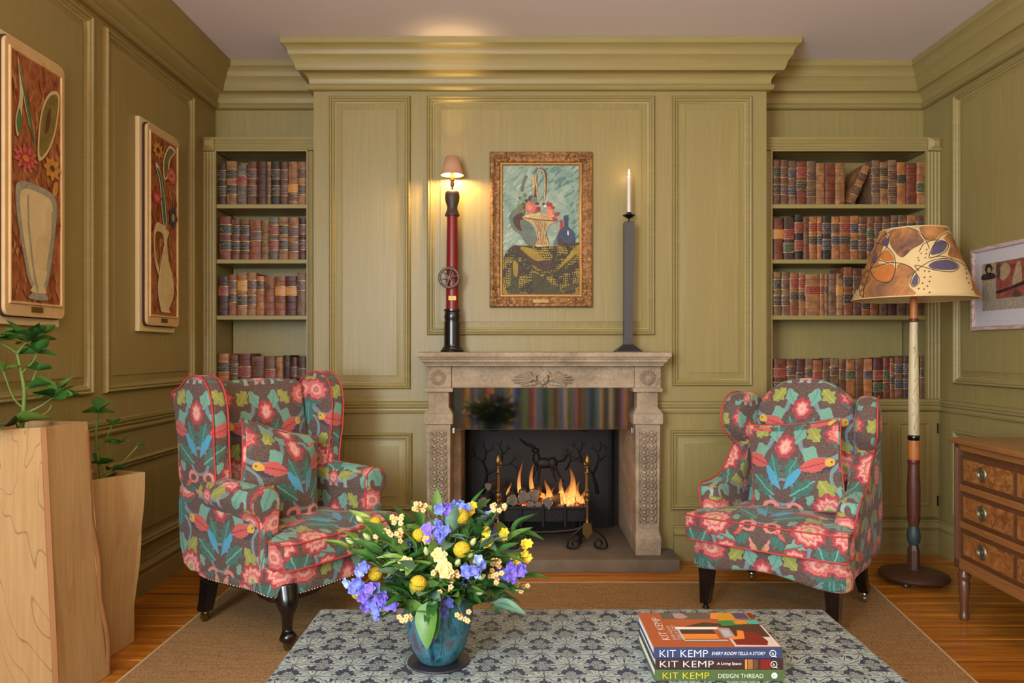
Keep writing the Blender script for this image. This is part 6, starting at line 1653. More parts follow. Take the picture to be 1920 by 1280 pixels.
# two painted clay plaques on the panelled wall
def plaque(y0, y1, kind, label):
    t = thing('clay_plaque', label, 'plaque', (0, 0, 0))
    z0, z1 = 1.326, 2.392; w = y1 - y0
    MB().bbox(XL + 0.0140, XL + 0.036, y0, y1, z0, z1, 0.003).build('backing_board', 'plaque_board', t)
    put = lambda u, v, h: (XL + 0.036 + h, u, v)
    a0, a1, b0, b1 = y0 + 0.030, y1 - 0.006, z0 + 0.032, z1 - 0.02
    def rr_(a0, a1, b0, b1, r):
        o = []
        for (cx, cy, st) in ((a1 - r, b0 + r, -90), (a1 - r, b1 - r, 0), (a0 + r, b1 - r, 90), (a0 + r, b0 + r, 180)):
            o += [(cx + r * math.cos(math.radians(st + 15 * k)), cy + r * math.sin(math.radians(st + 15 * k))) for k in range(7)]
        return o
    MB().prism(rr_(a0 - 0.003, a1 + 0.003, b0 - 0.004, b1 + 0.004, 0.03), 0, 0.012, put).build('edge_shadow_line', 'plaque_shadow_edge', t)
    MB().prism(rr_(a0, a1, b0, b1, 0.03), 0.0121, 0.026, put).build('clay_slab', 'plaque_clay', t)
    c0, c1, d0, d1 = a0 + 0.030, a1 - 0.030, b0 + 0.055, b1 - 0.045
    wall_frame((c0 - 0.012, c1 + 0.012, d0 - 0.012, d1 + 0.012), [(0, 0.026), (0.003, 0.032), (0.009, 0.032), (0.012, 0.026)], put).build('inner_ridge', 'plaque_clay', t, 40)
    A = Art(lambda u, v, h: put(c0 + u * (c1 - c0), d0 + v * (d1 - d0), 0.0262 + h))
    A.poly([(0, 0), (1, 0), (1, 1), (0, 1)], 'paint_terracotta', False)
    rq = random.Random(kind)
    for k in range(170):
        a_, b_ = rq.uniform(0.03, 0.97), rq.uniform(0.01, 0.99); l_ = rq.uniform(0.012, 0.03); w_ = rq.uniform(-0.05, 0.05)
        A.line([(a_ - w_, b_ - l_), (a_ + rq.uniform(-0.02, 0.02), b_), (a_ + w_, b_ + l_)], rq.uniform(0.012, 0.04), rq.choice(('paint_plaquedark', 'paint_plaquepale', 'paint_terracotta', 'paint_plaquepale')), 2)
    if kind == 1:
        V1 = [(0.32, 0.015), (0.70, 0.015), (0.66, 0.05), (0.74, 0.12), (0.86, 0.30), (0.90, 0.42), (0.80, 0.475), (0.45, 0.49), (0.16, 0.485), (0.06, 0.44), (0.12, 0.30), (0.30, 0.10), (0.40, 0.05)]
        A.poly(V1, 'paint_bluegrey', True, 6); A.poly([(0.5 + (a - 0.5) * 0.80, 0.26 + (b - 0.26) * 0.88) for a, b in V1], 'paint_cream', True, 6)
        A.line([(0.30, 0.44), (0.32, 0.30), (0.42, 0.12), (0.50, 0.05)], 0.035, 'paint_bluegrey'); A.line([(0.80, 0.40), (0.78, 0.28), (0.68, 0.14)], 0.03, 'paint_bluegrey')
        A.poly([(0.10, 0.99), (0.20, 0.85), (0.16, 0.72), (0.10, 0.66), (0.06, 0.72), (0.14, 0.84)], 'paint_cream'); A.poly([(0.10, 0.97), (0.24, 0.80), (0.42, 0.66), (0.46, 0.63), (0.34, 0.76), (0.20, 0.90)], 'paint_cream'); A.poly([(0.11, 0.96), (0.26, 0.80), (0.42, 0.655), (0.38, 0.74), (0.22, 0.88)], 'paint_leafgreen'); A.poly([(0.14, 0.78), (0.17, 0.72), (0.12, 0.675), (0.08, 0.72)], 'paint_leafgreen')
        A.poly([(0.50, 0.60), (0.54, 0.78), (0.72, 0.90), (0.95, 0.92), (0.90, 0.78), (0.74, 0.66)], 'paint_cream'); A.poly([(0.53, 0.62), (0.57, 0.78), (0.73, 0.885), (0.92, 0.905), (0.86, 0.77), (0.70, 0.66)], 'paint_olive'); A.poly([(0.64, 0.72), (0.68, 0.80), (0.76, 0.84), (0.74, 0.76)], 'paint_brown')
        A.oval(0.26, 0.585, 0.20, 0.048, 'paint_pink', 0, 24, 0.28, 11); A.oval(0.26, 0.585, 0.13, 0.030, 'paint_crimson', 0, 20, 0.3, 9); A.oval(0.26, 0.585, 0.06, 0.013, 'paint_ochre')
        A.oval(0.80, 0.585, 0.16, 0.045, 'paint_ochre', 0, 20, 0.2, 8); A.oval(0.80, 0.585, 0.05, 0.014, 'paint_brown'); A.oval(0.86, 0.50, 0.06, 0.03, 'paint_ochre', 0.3)
    else:
        A.poly([(0.36, 0.02), (0.72, 0.02), (0.66, 0.04), (0.84, 0.12), (0.82, 0.22), (0.64, 0.32), (0.58, 0.42), (0.62, 0.46), (0.66, 0.485), (0.40, 0.50), (0.44, 0.46), (0.46, 0.38), (0.34, 0.26), (0.24, 0.14), (0.34, 0.06)], 'paint_cream', True, 6)
        A.line([(0.46, 0.485), (0.20, 0.49), (0.10, 0.42), (0.16, 0.30), (0.28, 0.24)], 0.05, 'paint_cream'); A.line([(0.34, 0.05), (0.24, 0.15), (0.34, 0.27), (0.46, 0.39)], 0.02, 'paint_white')
        A.poly([(0.46, 0.50), (0.36, 0.62), (0.30, 0.74), (0.14, 0.84), (0.30, 0.82), (0.48, 0.68), (0.56, 0.54)], 'paint_white'); A.poly([(0.47, 0.515), (0.39, 0.62), (0.33, 0.74), (0.20, 0.82), (0.32, 0.80), (0.47, 0.67), (0.54, 0.54)], 'paint_leafgreen')
        A.poly([(0.46, 0.78), (0.44, 0.88), (0.66, 0.98), (0.92, 0.97), (0.70, 0.90), (0.62, 0.80)], 'paint_white'); A.poly([(0.49, 0.79), (0.48, 0.88), (0.66, 0.965), (0.86, 0.962), (0.66, 0.90), (0.59, 0.81)], 'paint_olive')
        A.oval(0.24, 0.92, 0.17, 0.042, 'paint_ochre', 0, 22, 0.2, 9); A.oval(0.24, 0.92, 0.06, 0.016, 'paint_brown')
        A.oval(0.76, 0.815, 0.17, 0.046, 'paint_pink', 0, 22, 0.08, 7); A.oval(0.76, 0.815, 0.10, 0.026, 'paint_salmon'); A.oval(0.76, 0.815, 0.05, 0.012, 'paint_crimson')
        A.oval(0.20, 0.655, 0.17, 0.042, 'paint_crimson', 0, 22, 0.15, 8); A.oval(0.20, 0.655, 0.10, 0.022, 'paint_pink'); A.oval(0.20, 0.655, 0.04, 0.010, 'paint_ochre')
        A.oval(0.82, 0.575, 0.15, 0.052, 'paint_navy', 0, 22, 0.18, 5); A.oval(0.82, 0.575, 0.06, 0.024, 'paint_ochre')
    A.build('painted_face', t)
    yc = (a0 + a1) / 2
    MB().prism([(yc - 0.034, b0 + 0.018), (yc + 0.034, b0 + 0.018), (yc + 0.034, b0 + 0.038), (yc - 0.034, b0 + 0.038)], 0.0261, 0.030, put).build('name_plate', 'brass', t)
plaque(2.690, 3.085, 1, 'painted clay plaque of a wide pale blue-edged vase above the tall planter')
plaque(3.745, 4.135, 2, 'painted clay plaque of a slender handled jug beside the bookcase')
# framed newspaper page on the lamp-side wall
fpg = thing('framed_print', 'framed newspaper page with white mount in limed pink wood frame', 'picture', (0, 0, 0))
put = lambda u, v, h: (XR - 0.0135 - h, u, v)
ya, yb_, za, zb_ = 3.30, 4.235, 1.340, 1.792
wall_frame((ya, yb_, za, zb_), [(0, 0), (0, 0.022), (0.004, 0.025), (0.018, 0.023), (0.022, 0.018), (0.022, 0.008)], put).build('frame', 'limed_pink_wood', fpg, 40)
MB().prism([(ya + 0.02, za + 0.02), (yb_ - 0.02, za + 0.02), (yb_ - 0.02, zb_ - 0.02), (ya + 0.02, zb_ - 0.02)], 0.001, 0.008, put).build('mount', 'mount_card', fpg)
A = Art(lambda u, v, h: put(yb_ - 0.085 - u * 0.70, za + 0.105 + v * 0.255, 0.0082 + h))
A.poly([(0, 0), (1, 0), (1, 1), (0, 1)], 'newsprint', False)
A.poly([(0.0, 0.66), (0.155, 0.66), (0.155, 0.99), (0.0, 0.99)], 'print_tan', False); A.poly([(0.05, 0.98), (0.10, 0.98), (0.13, 0.88), (0.11, 0.80), (0.155, 0.76), (0.155, 0.67), (0.0, 0.67), (0.0, 0.78), (0.05, 0.80), (0.03, 0.88)], 'print_black'); A.oval(0.085, 0.86, 0.022, 0.06, 'print_tan')
A.poly([(0.01, 0.54), (0.15, 0.54), (0.15, 0.64), (0.01, 0.64)], 'print_tan', False)
A.poly([(0.17, 0.24), (0.62, 0.24), (0.62, 0.99), (0.17, 0.99)], 'print_red', False); A.poly([(0.20, 0.80), (0.28, 0.96), (0.34, 0.80), (0.30, 0.66), (0.24, 0.60)], 'print_tan'); A.poly([(0.36, 0.50), (0.40, 0.88), (0.45, 0.90), (0.46, 0.52)], 'print_tan'); A.poly([(0.50, 0.98), (0.60, 0.98), (0.61, 0.72), (0.55, 0.70), (0.50, 0.80)], 'print_dark'); A.poly([(0.52, 0.80), (0.58, 0.80), (0.58, 0.72), (0.52, 0.72)], 'print_tan', False)
A.poly([(0.18, 0.40), (0.30, 0.44), (0.45, 0.52), (0.60, 0.58), (0.60, 0.53), (0.44, 0.44), (0.28, 0.37), (0.18, 0.34)], 'print_black'); A.poly([(0.36, 0.25), (0.40, 0.38), (0.46, 0.25)], 'print_dark'); A.poly([(0.53, 0.26), (0.55, 0.48), (0.61, 0.48), (0.60, 0.26)], 'print_dark'); A.poly([(0.17, 0.86), (0.21, 0.97), (0.22, 0.70), (0.18, 0.66)], 'print_dark')
A.build('newspaper_page', fpg)
MB().prism([(ya + 0.02, za + 0.02), (yb_ - 0.02, za + 0.02), (yb_ - 0.02, zb_ - 0.02), (ya + 0.02, zb_ - 0.02)], 0.014, 0.0155, put).build('glazing', 'picture_glass', fpg)
# striped curtain cloth below the rear window
cu_ = MB(); NU = 240
cu_.grid(NU, 6, lambda i, j: (-1.85 + 4.40 * i, YR + 0.09 + 0.035 * math.sin(i * 150) + 0.02 * math.sin(i * 61 + 1), 0.02 + 0.82 * j))
co_ = cu_.build('striped_curtain', 'striped_cloth', None, 180, (0, 0)); tag(co_, 'striped multicolour cloth hanging below the wide window facing the fire', 'curtain')
# pendant fittings added out of view to go with the warm fill lights
for i, (lx, ly) in enumerate(((-0.9, 0.7), (1.5, 0.7), (0.3, -1.2))):
    p = thing('added_pendant', 'added brass pendant fitting above an unseen warm fill light', 'lamp', (lx, ly, HC), 0, 'added ceiling pendants')
    MB().lathe([(0.0, -0.03), (0.05, -0.025), (0.055, -0.001)], n=20).build('ceiling_rose', 'brass', p, 50)
    MB().tube([(0, 0, -0.02), (0, 0, -0.44)], 0.004, 8).build('rod', 'brass', p)
    MB().lathe([(0.018, -0.47), (0.022, -0.44), (0.010, -0.43)], n=16).build('socket', 'brass', p, 50)
# ------------------------------------------------------------------ timber planters with succulents
def planter(label, base, top, h, lean, name_mats, ribs, seam):
    """four-cornered tapered planter; base/top are plan corners (list of 4), wound anticlockwise"""
    t = thing('timber_planter', label, 'planter', (0, 0, 0))
    n = 4; faces = ('pale_timber', 'pale_timber_plain', 'pale_timber', 'pale_timber_plain')
    cb = Vector((sum(p[0] for p in base) / 4, sum(p[1] for p in base) / 4)); ct = Vector((sum(p[0] for p in top) / 4, sum(p[1] for p in top) / 4))
    for k in range(4):
        a, b = base[k], base[(k + 1) % 4]; c, d = top[(k + 1) % 4], top[k]
        ins = lambda p, ce: (p[0] + (ce.x - p[0]) * 0.10, p[1] + (ce.y - p[1]) * 0.10)
        ia, ib, ic, id_ = ins(a, cb), ins(b, cb), ins(c, ct), ins(d, ct)
        rows = 14; v = []; f = []
        rr = random.Random(k + int(h * 100))
        for j in range(rows + 1):
            s = j / rows; w = 0.008 * math.sin(s * 7 + k * 2.1) * ribs
            for (p, q) in ((a, d), (b, c), (ib, ic), (ia, id_)):
                v.append((p[0] + (q[0] - p[0]) * s + w, p[1] + (q[1] - p[1]) * s, 0.002 + h[k] * s if hasattr(h, '__len__') else 0.002 + h * s))
        for j in range(rows):
            for q in range(4): f.append((j * 4 + q, j * 4 + (q + 1) % 4, (j + 1) * 4 + (q + 1) % 4, (j + 1) * 4 + q))
        f += [(3, 2, 1, 0), tuple(rows * 4 + q for q in range(4))]
        MB().add(v, f).build('side_board', name_mats[k], t, 30)
    e = lambda p, ce: (p[0] + (ce.x - p[0]) * 0.06, p[1] + (ce.y - p[1]) * 0.06)
    zs = h - 0.035
    mb = MB(); mb.add([(*e((b[0] + (q[0] - b[0]) * zs / h, b[1] + (q[1] - b[1]) * zs / h), ct), zs) for b, q in zip(base, top)], [(0, 1, 2, 3)]); mb.build('soil', 'soil', t)
    return t
# tall planter (nearest), its corner turned to the room
pb1 = planter('tall pale timber planter with live bark edge beside the wall', [(-1.86, 2.40), (-1.572, 2.60), (-1.541, 2.86), (-1.86, 2.90)], [(-1.86, 2.42), (-1.618, 2.60), (-1.590, 2.815), (-1.86, 2.86)], 0.965, 0, ('pale_timber', 'pale_timber_plain', 'pale_timber_plain', 'pale_timber_plain'), 0.5, True)
MB().tube(spline([(-1.588, 2.812, 0.93), (-1.583, 2.818, 0.75), (-1.578, 2.825, 0.6), (-1.560, 2.840, 0.45), (-1.556, 2.845, 0.3), (-1.540, 2.865, 0.15), (-1.540, 2.868, 0.006)], 6), 0.011, 8, flat=0.8).build('bark_edge', 'bark_edge', pb1, 60)
MB().tube([(-1.619, 2.600, 0.966), (-1.573, 2.600, 0.006)], 0.011, 4).build('corner_strip', 'timber_seam', pb1)
pb2 = planter('shorter pale timber planter narrowing towards the floor', [(-1.74, 2.98), (-1.635, 2.955), (-1.615, 3.20), (-1.72, 3.22)], [(-1.80, 2.98), (-1.650, 2.93), (-1.535, 3.14), (-1.70, 3.20)], 0.725, 0, ('pale_timber_plain', 'pale_timber_plain', 'pale_timber_plain', 'pale_timber_plain'), 1.0, False)
def leaf_mesh(L, W, cup=0.25, fold=0.12, nu=8, nv=4, tip=0.35):
    """leaf along +x from origin, facing +z"""
    mb = MB()
    def fn(i, j):
        x = i; w = math.sin(min(1.0, x ** 0.75) * PI) ** 0.75 * (1 - tip * 0.3 * x) if 0 < x < 1 else 0.02
        y_ = (j * 2 - 1) * w
        return (L * x, W / 2 * y_, L * (-cup * x * x) + fold * W * y_ * y_)
    return mb.grid(nu, nv, fn)
def proto(L, W, mat, cup=0.25, fold=0.12, tip=0.35, obov=False):
    o = leaf_mesh(L, W, cup, fold, tip=tip)
    if obov: o.v = [(x, y_ * (0.55 + 0.75 * x / L), z_) for x, y_, z_ in o.v]
    q = o.build('leaf', mat, None, 180, fix=False)
    me = q.data; bpy.data.objects.remove(q)
    return me
LEAF_S = proto(0.088, 0.058, 'leaf_dark', 0.12, 0.2, obov=True); LEAF_S2 = proto(0.088, 0.058, 'leaf_mid', 0.12, 0.2, obov=True)
def put_leaf(me, parent, pos, az, el, s=1.0, roll=0.0, name='leaf'):
    o = bpy.data.objects.new(name, me); COL.objects.link(o); o.parent = parent
    o.matrix_local = Matrix.Translation(pos) @ Matrix.Rotation(az, 4, 'Z') @ Matrix.Rotation(-el, 4, 'Y') @ Matrix.Rotation(roll, 4, 'X') @ Matrix.Scale(s, 4)
    return o
def succulent(label, stems, loc):
    t = thing('succulent_plant', label, 'plant', loc)
    for si, (pts, r, tips) in enumerate(stems):
        P = spline(pts, 5); MB().tube(P, [r * (1 - 0.45 * k / (len(P) - 1)) for k in range(len(P))], 8).build('stem', 'stem_green', t, 180)
        rr = random.Random(si + 5)
        for (frac, n, s) in tips:
            p = P[int(frac * (len(P) - 1))]
            for k in range(n):
                az = k * 2.4 + rr.uniform(-0.3, 0.3); el = rr.uniform(0.0, 1.0) if n > 3 else rr.uniform(-0.1, 0.4)
                put_leaf(LEAF_S if rr.random() < 0.5 else LEAF_S2, t, p, az, el, s * rr.uniform(0.8, 1.15), rr.uniform(-0.7, 0.7))
    return t
b1 = (-1.735, 2.66, 0.93)
W1 = lambda px, py, y: (PX(px, y) - b1[0], y - b1[1], PZ(py, y) - b1[2])
succulent('branching green succulent growing in the tall planter', [
    ([(0, 0, 0), W1(46, 740, 2.66), W1(38, 690, 2.66), W1(32, 662, 2.66)], 0.0085, []),
    ([W1(32, 662, 2.66), W1(42, 650, 2.67), W1(51, 640, 2.68)], 0.006, [(1.0, 11, 1.05), (0.9, 6, 1.0)]),
    ([W1(32, 662, 2.66), W1(15, 650, 2.64), W1(-8, 640, 2.62)], 0.005, [(1.0, 9, 1.1)]),
    ([W1(40, 700, 2.66), W1(60, 680, 2.68), W1(70, 662, 2.69)], 0.0045, [(1.0, 6, 0.75)]),
    ([W1(46, 733, 2.66), W1(60, 715, 2.68), W1(68, 694, 2.69)], 0.0045, [(1.0, 4, 0.6), (0.25, 1, 0.9)]),
    ([W1(44, 765, 2.66), W1(25, 745, 2.64), W1(6, 695, 2.62)], 0.0045, [(1.0, 4, 0.7)]),
    ([W1(44, 776, 2.66), W1(75, 762, 2.68), W1(103, 742, 2.70)], 0.0055, [(1.0, 10, 1.05), (0.9, 4, 1.0)]),
    ([W1(46, 790, 2.62), W1(85, 775, 2.66), W1(98, 758, 2.68)], 0.0045, []),
    ([(0, 0, 0), W1(30, 792, 2.58)], 0.004, [(1.0, 3, 1.5)])], b1)
b2 = (-1.665, 3.06, 0.69)
W2 = lambda px, py, y: (PX(px, y) - b2[0], y - b2[1], PZ(py, y) - b2[2])
succulent('smaller green succulent growing in the shorter planter', [
    ([(0, 0, 0), W2(184, 860, 3.06), W2(180, 810, 3.06), W2(185, 772, 3.06)], 0.007, [(1.0, 8, 0.85), (0.05, 4, 0.7)]),
    ([W2(184, 842, 3.06), W2(200, 820, 3.07), W2(210, 797, 3.08)], 0.004, [(1.0, 4, 0.55), (0.3, 1, 0.8)]),
    ([W2(187, 868, 3.06), W2(208, 850, 3.08), W2(226, 828, 3.09)], 0.0045, [(1.0, 6, 0.55)]),
    ([W2(190, 890, 3.06), W2(225, 870, 3.09), W2(258, 836, 3.11)], 0.0045, [(1.0, 2, 0.4), (0.35, 2, 0.85)]),
    ([W2(186, 880, 3.06), W2(184, 870, 3.05)], 0.004, [(1.0, 4, 0.7)])], b2)

# ------------------------------------------------------------------ vase and bouquet
VX, VY = -0.199, 1.985
ct_ = MB().lathe([(0.0, OZ + 0.0005), (0.080, OZ + 0.0005), (0.082, OZ + 0.003), (0.080, OZ + 0.006), (0.0, OZ + 0.006)], VX, VY, 40, cap=False).build('coaster', 'slate_coaster', None, 40)
tag(ct_, 'round dark slate coaster under the turquoise vase', 'coaster')
vb = OZ + 0.0065
va = MB().lathe([(0.0, vb), (0.046, vb), (0.052, vb + 0.004), (0.070, vb + 0.036), (0.083, vb + 0.080), (0.0895, vb + 0.120), (0.088, vb + 0.150), (0.082, vb + 0.172), (0.079, vb + 0.172), (0.084, vb + 0.148), (0.085, vb + 0.118), (0.078, vb + 0.075), (0.06, vb + 0.03), (0.0, vb + 0.02)], VX, VY, 48, cap=False).build('vase', 'verdigris', None, 180)
tag(va, 'round turquoise verdigris vase holding the bouquet', 'vase')
VT = Vector((VX, VY, vb + 0.165))
LF = {k: proto(0.11, 0.042, m_, 0.22, 0.25) for k, m_ in (('d', 'leaf_dark'), ('m', 'leaf_mid'), ('l', 'leaf_light'), ('b', 'leaf_blue'))}
LW = {k: proto(0.115, 0.066, m_, 0.25, 0.15) for k, m_ in (('d', 'leaf_dark'), ('m', 'leaf_mid'), ('b', 'leaf_blue'))}
PET = {k: proto(0.018, 0.019, m_, 0.2, 0.3, tip=0.1) for k, m_ in (('blue', 'petal_blue'), ('violet', 'petal_violet'), ('sky', 'petal_sky'), ('yellow', 'petal_yellow'), ('cream', 'petal_cream'))}
def bp(px, py, y): return Vector((PX(px, y), y, PZ(py, y)))
def stem_to(t, end, r=0.0022, mat='stem_green', sag=0.02):
    rt = VT + Vector(((end.x - VX) * 0.12, (end.y - VY) * 0.12, -0.05)); mid = rt.lerp(end, 0.5) + Vector((0, 0, sag))
    P = [Vector(p) for p in spline([tuple(rt), tuple(mid), tuple(end)], 6)]
    MB().tube([tuple(p) for p in P], [r * (1 - 0.35 * k / (len(P) - 1)) for k in range(len(P))], 6).build('stem', mat, t, 180)
    return P
def aim(v): return math.atan2(v.y, v.x), math.atan2(v.z, math.hypot(v.x, v.y))
def side_leaves(t, P, keys, n, rr, s0=0.6, s1=1.0, lib=None):
    lib = lib or LF
    for k in range(n):
        p = P[int(len(P) * rr.uniform(0.45, 0.97))]; put_leaf(lib[rr.choice(keys)], t, p, rr.uniform(0, 2 * PI), rr.uniform(-0.1, 0.9), rr.uniform(s0, s1), rr.uniform(-0.5, 0.5))
BQ = 'flowers in the turquoise vase'
for i, (px, py, y_, r, lab) in enumerate(((865, 968, 1.94, 0.0200, 'topmost yellow ball flower in front of pale blue delphinium'), (866, 1030, 1.88, 0.0215, 'yellow ball flower just below the topmost one above cream blooms'), (784, 1094, 1.86, 0.0215, 'lowest yellow ball flower hanging over the vase front'), (704, 1076, 1.92, 0.0185, 'yellow ball flower beside the pale blue delphinium spray'), (786, 1003, 1.93, 0.0180, 'yellow ball flower touching the central violet delphinium'), (671, 1112, 1.97, 0.0165, 'yellow ball flower half hidden by the drooping violet delphinium'), (838, 1026, 1.96, 0.0150, 'small yellow ball flower tucked behind the cream blooms'), (704, 980, 2.05, 0.0170, 'olive yellow ball flower among the lime green buds'))):
    t = thing('ball_flower', lab, 'flower', (0, 0, 0), 0, BQ); c = bp(px, py, y_)
    stem_to(t, c, 0.0020); MB().ball(tuple(c), (r, r, r * 0.94), 24, 16).build('flower_head', 'petal_ball_yellow', t, 180)
rr = random.Random(21)
def floret(t, c, key, s, d, n=5):
    az, el = aim(d); M = Matrix.Translation(c) @ Vector((0, 0, 1)).rotation_difference(d).to_matrix().to_4x4()
    mb = MB()
    src = PET[key]
    for k in range(n):
        T = M @ Matrix.Rotation(2 * PI * k / n, 4, 'Z') @ Matrix.Rotation(-0.5, 4, 'Y') @ Matrix.Scale(s, 4)
        mb.T = T; mb.add([tuple(v.co) for v in src.vertices], [tuple(p.vertices) for p in src.polygons])
    mb.T = None
    mb.build('floret', src.materials[0], t, 180, fix=False)
for (pts, y_, keys, n, lab) in (([(830, 950), (822, 980), (815, 1005), (800, 1000), (838, 985), (828, 1012)], 1.93, ('violet', 'blue'), 16, 'violet blue delphinium spike rising at the middle of the bouquet'), ([(858, 945), (845, 955), (868, 950)], 1.99, ('sky', 'blue'), 9, 'pale blue delphinium spike behind the highest yellow ball'),
                            ([(680, 1065), (665, 1090), (685, 1100), (655, 1095), (672, 1110)], 1.90, ('sky', 'blue'), 14, 'pale blue delphinium spray beside the yellow ball over the vase side'), ([(700, 1105), (690, 1130), (715, 1125), (730, 1128), (702, 1145), (685, 1118)], 1.88, ('violet', 'blue'), 20, 'drooping violet delphinium spray hanging over the damask'),
                            ([(880, 1062), (893, 1068), (875, 1075), (898, 1055)], 1.85, ('sky', 'blue'), 10, 'pale blue delphinium bloom above the vase front'), ([(955, 1060), (965, 1068), (945, 1075), (975, 1072), (958, 1085)], 1.94, ('violet', 'blue'), 15, 'deep violet delphinium spray beside the peach sprigs'),
                            ([(925, 958), (915, 985), (910, 975)], 2.02, ('sky', 'blue'), 8, 'faint blue delphinium behind the peach sprig'), ([(828, 1120), (838, 1128), (825, 1142)], 1.90, ('violet', 'blue'), 6, 'small violet delphinium low at the vase rim')):
    t = thing('delphinium', lab, 'flower', (0, 0, 0), 0, BQ)
    stem_to(t, bp(*pts[0], y_), 0.0020)
    for k in range(n):
        q = pts[k % len(pts)]; c = bp(q[0] + rr.uniform(-9, 9), q[1] + rr.uniform(-9, 9), y_ + rr.uniform(-0.02, 0.02))
        d = (Vector((rr.uniform(-0.8, 0.8), -1, rr.uniform(-0.3, 0.7)))).normalized(); floret(t, c, rr.choice(keys), rr.uniform(0.75, 1.05), d)
for i, (px, py, y_, n) in enumerate(((790, 948, 1.98, 9), (742, 975, 1.97, 8), (740, 1005, 1.93, 9), (712, 1002, 1.98, 6), (934, 955, 1.94, 8), (850, 1082, 1.86, 10), (820, 1080, 1.88, 5), (928, 1080, 1.90, 9), (925, 1055, 1.92, 6), (762, 1162, 1.86, 6), (868, 1155, 1.87, 6), (980, 1100, 1.98, 6), (838, 1104, 1.87, 3), (860, 990, 1.97, 4))):
    t = thing('peach_sprig', ['peach blossom sprig rising beside the central violet delphinium', 'peach blossom sprig behind the one above the navy berries', 'peach blossom sprig just above the navy berries', 'small peach sprig beside the olive yellow ball flower', 'peach blossom sprig standing highest before the fire basket', 'large peach sprig under the cream blooms', 'small peach sprig between cream bloom and lowest yellow ball', 'large peach sprig beside the deep violet delphinium', 'peach sprig above the large one by the deep violet delphinium', 'peach sprig hanging over the vase rim beside the broad leaf', 'peach sprig hanging against the turquoise vase side', 'peach sprig beside the fern frond', 'tiny three-blossom peach sprig above the vase rim', 'tiny peach sprig beside the topmost yellow ball flower stem'][i], 'flower', (0, 0, 0), 0, BQ); c = bp(px, py, y_)
    P = stem_to(t, c, 0.0014, 'stem_green', 0.015 if py < 1120 else 0.05)
    mb = MB()
    for k in range(n):
        q = c + Vector((rr.uniform(-0.018, 0.018), rr.uniform(-0.014, 0.014), rr.uniform(-0.013, 0.013)))
        for j in range(5):
            a = 2 * PI * j / 5; mb.ball(tuple(q + Vector((0.0042 * math.cos(a), -0.002, 0.0042 * math.sin(a)))), (0.0036, 0.0028, 0.0036), 6, 4)
    o = mb.build('blossoms', 'petal_peach', t, 180); o['kind'] = 'stuff'
for i, (px, py, y_) in enumerate(((883, 952, 2.0), (910, 998, 1.95), (945, 1000, 1.97), (986, 1020, 1.98), (988, 1042, 1.97), (805, 1008, 1.92), (915, 1018, 1.93), (970, 1055, 1.95))):
    t = thing('yellow_flower', ['ruffled yellow flower beside the topmost yellow ball', 'ruffled yellow flower between topmost ball and fire basket', 'ruffled yellow flower next to the faint blue delphinium', 'outermost upper ruffled yellow flower on the fireside edge', 'outermost lower ruffled yellow flower on the fireside edge', 'ruffled yellow flower under the central violet delphinium', 'ruffled yellow flower beneath the one nearest the fire basket', 'ruffled yellow flower above the deep violet delphinium'][i], 'flower', (0, 0, 0), 0, BQ); c = bp(px, py, y_)
    stem_to(t, c, 0.0016)
    for k in range(3): floret(t, c + Vector((rr.uniform(-0.008, 0.008), -0.004 * k, rr.uniform(-0.008, 0.008))), 'yellow', 0.75, Vector((rr.uniform(-0.6, 0.6), -1, rr.uniform(-0.1, 0.8))).normalized(), 6)
for i, (px, py, y_) in enumerate(((833, 1062, 1.86), (824, 1040, 1.88), (835, 1070, 1.85), (760, 1058, 1.89))):
    t = thing('cream_bloom', ['middle cream bloom of the cluster at the bouquet heart', 'upper cream bloom of the cluster at the bouquet heart', 'lowest cream bloom of the cluster above the peach sprig', 'lone cream bloom beside the lowest yellow ball flower'][i], 'flower', (0, 0, 0), 0, BQ); c = bp(px, py, y_)
    stem_to(t, c, 0.0022)
    for k in range(2): floret(t, c + Vector((0, -0.003 * k, 0)), 'cream', 1.25 - 0.4 * k, Vector((rr.uniform(-0.4, 0.4), -1, 0.5)).normalized(), 6)
for i, (px, py, y_) in enumerate(((658, 1015, 2.02), (676, 975, 2.03), (886, 1018, 1.9), (882, 1040, 1.88), (858, 1056, 1.87), (902, 1082, 1.87), (800, 1035, 1.9), (898, 1110, 1.9), (690, 1008, 2.0))):
    t = thing('flower_bud', ['green bud furthest out among the lime leaves', 'green bud highest among the lime leaves', 'green bud beside the second yellow ball flower', 'green bud under the second yellow ball flower', 'green bud above the pale blue bloom at the front', 'green bud beneath the pale blue bloom at the front', 'green bud standing above the lone cream bloom', 'lowest green bud beside the dark berries', 'green bud between lime leaves and small peach sprig'][i], 'flower bud', (0, 0, 0), 0, BQ); c = bp(px, py, y_)
    P = stem_to(t, c, 0.0018); d = (P[-1] - P[-2]).normalized()
    mb = MB(); mb.T = Matrix.Translation(c) @ Vector((0, 0, 1)).rotation_difference(d).to_matrix().to_4x4(); mb.lathe([(0.002, -0.012), (0.007, -0.002), (0.0075, 0.006), (0.003, 0.016), (0, 0.018)], n=12).build('bud', 'petal_bud', t, 180)
    if px < 700: side_leaves(t, P, 'l', 6, rr, 0.35, 0.6)
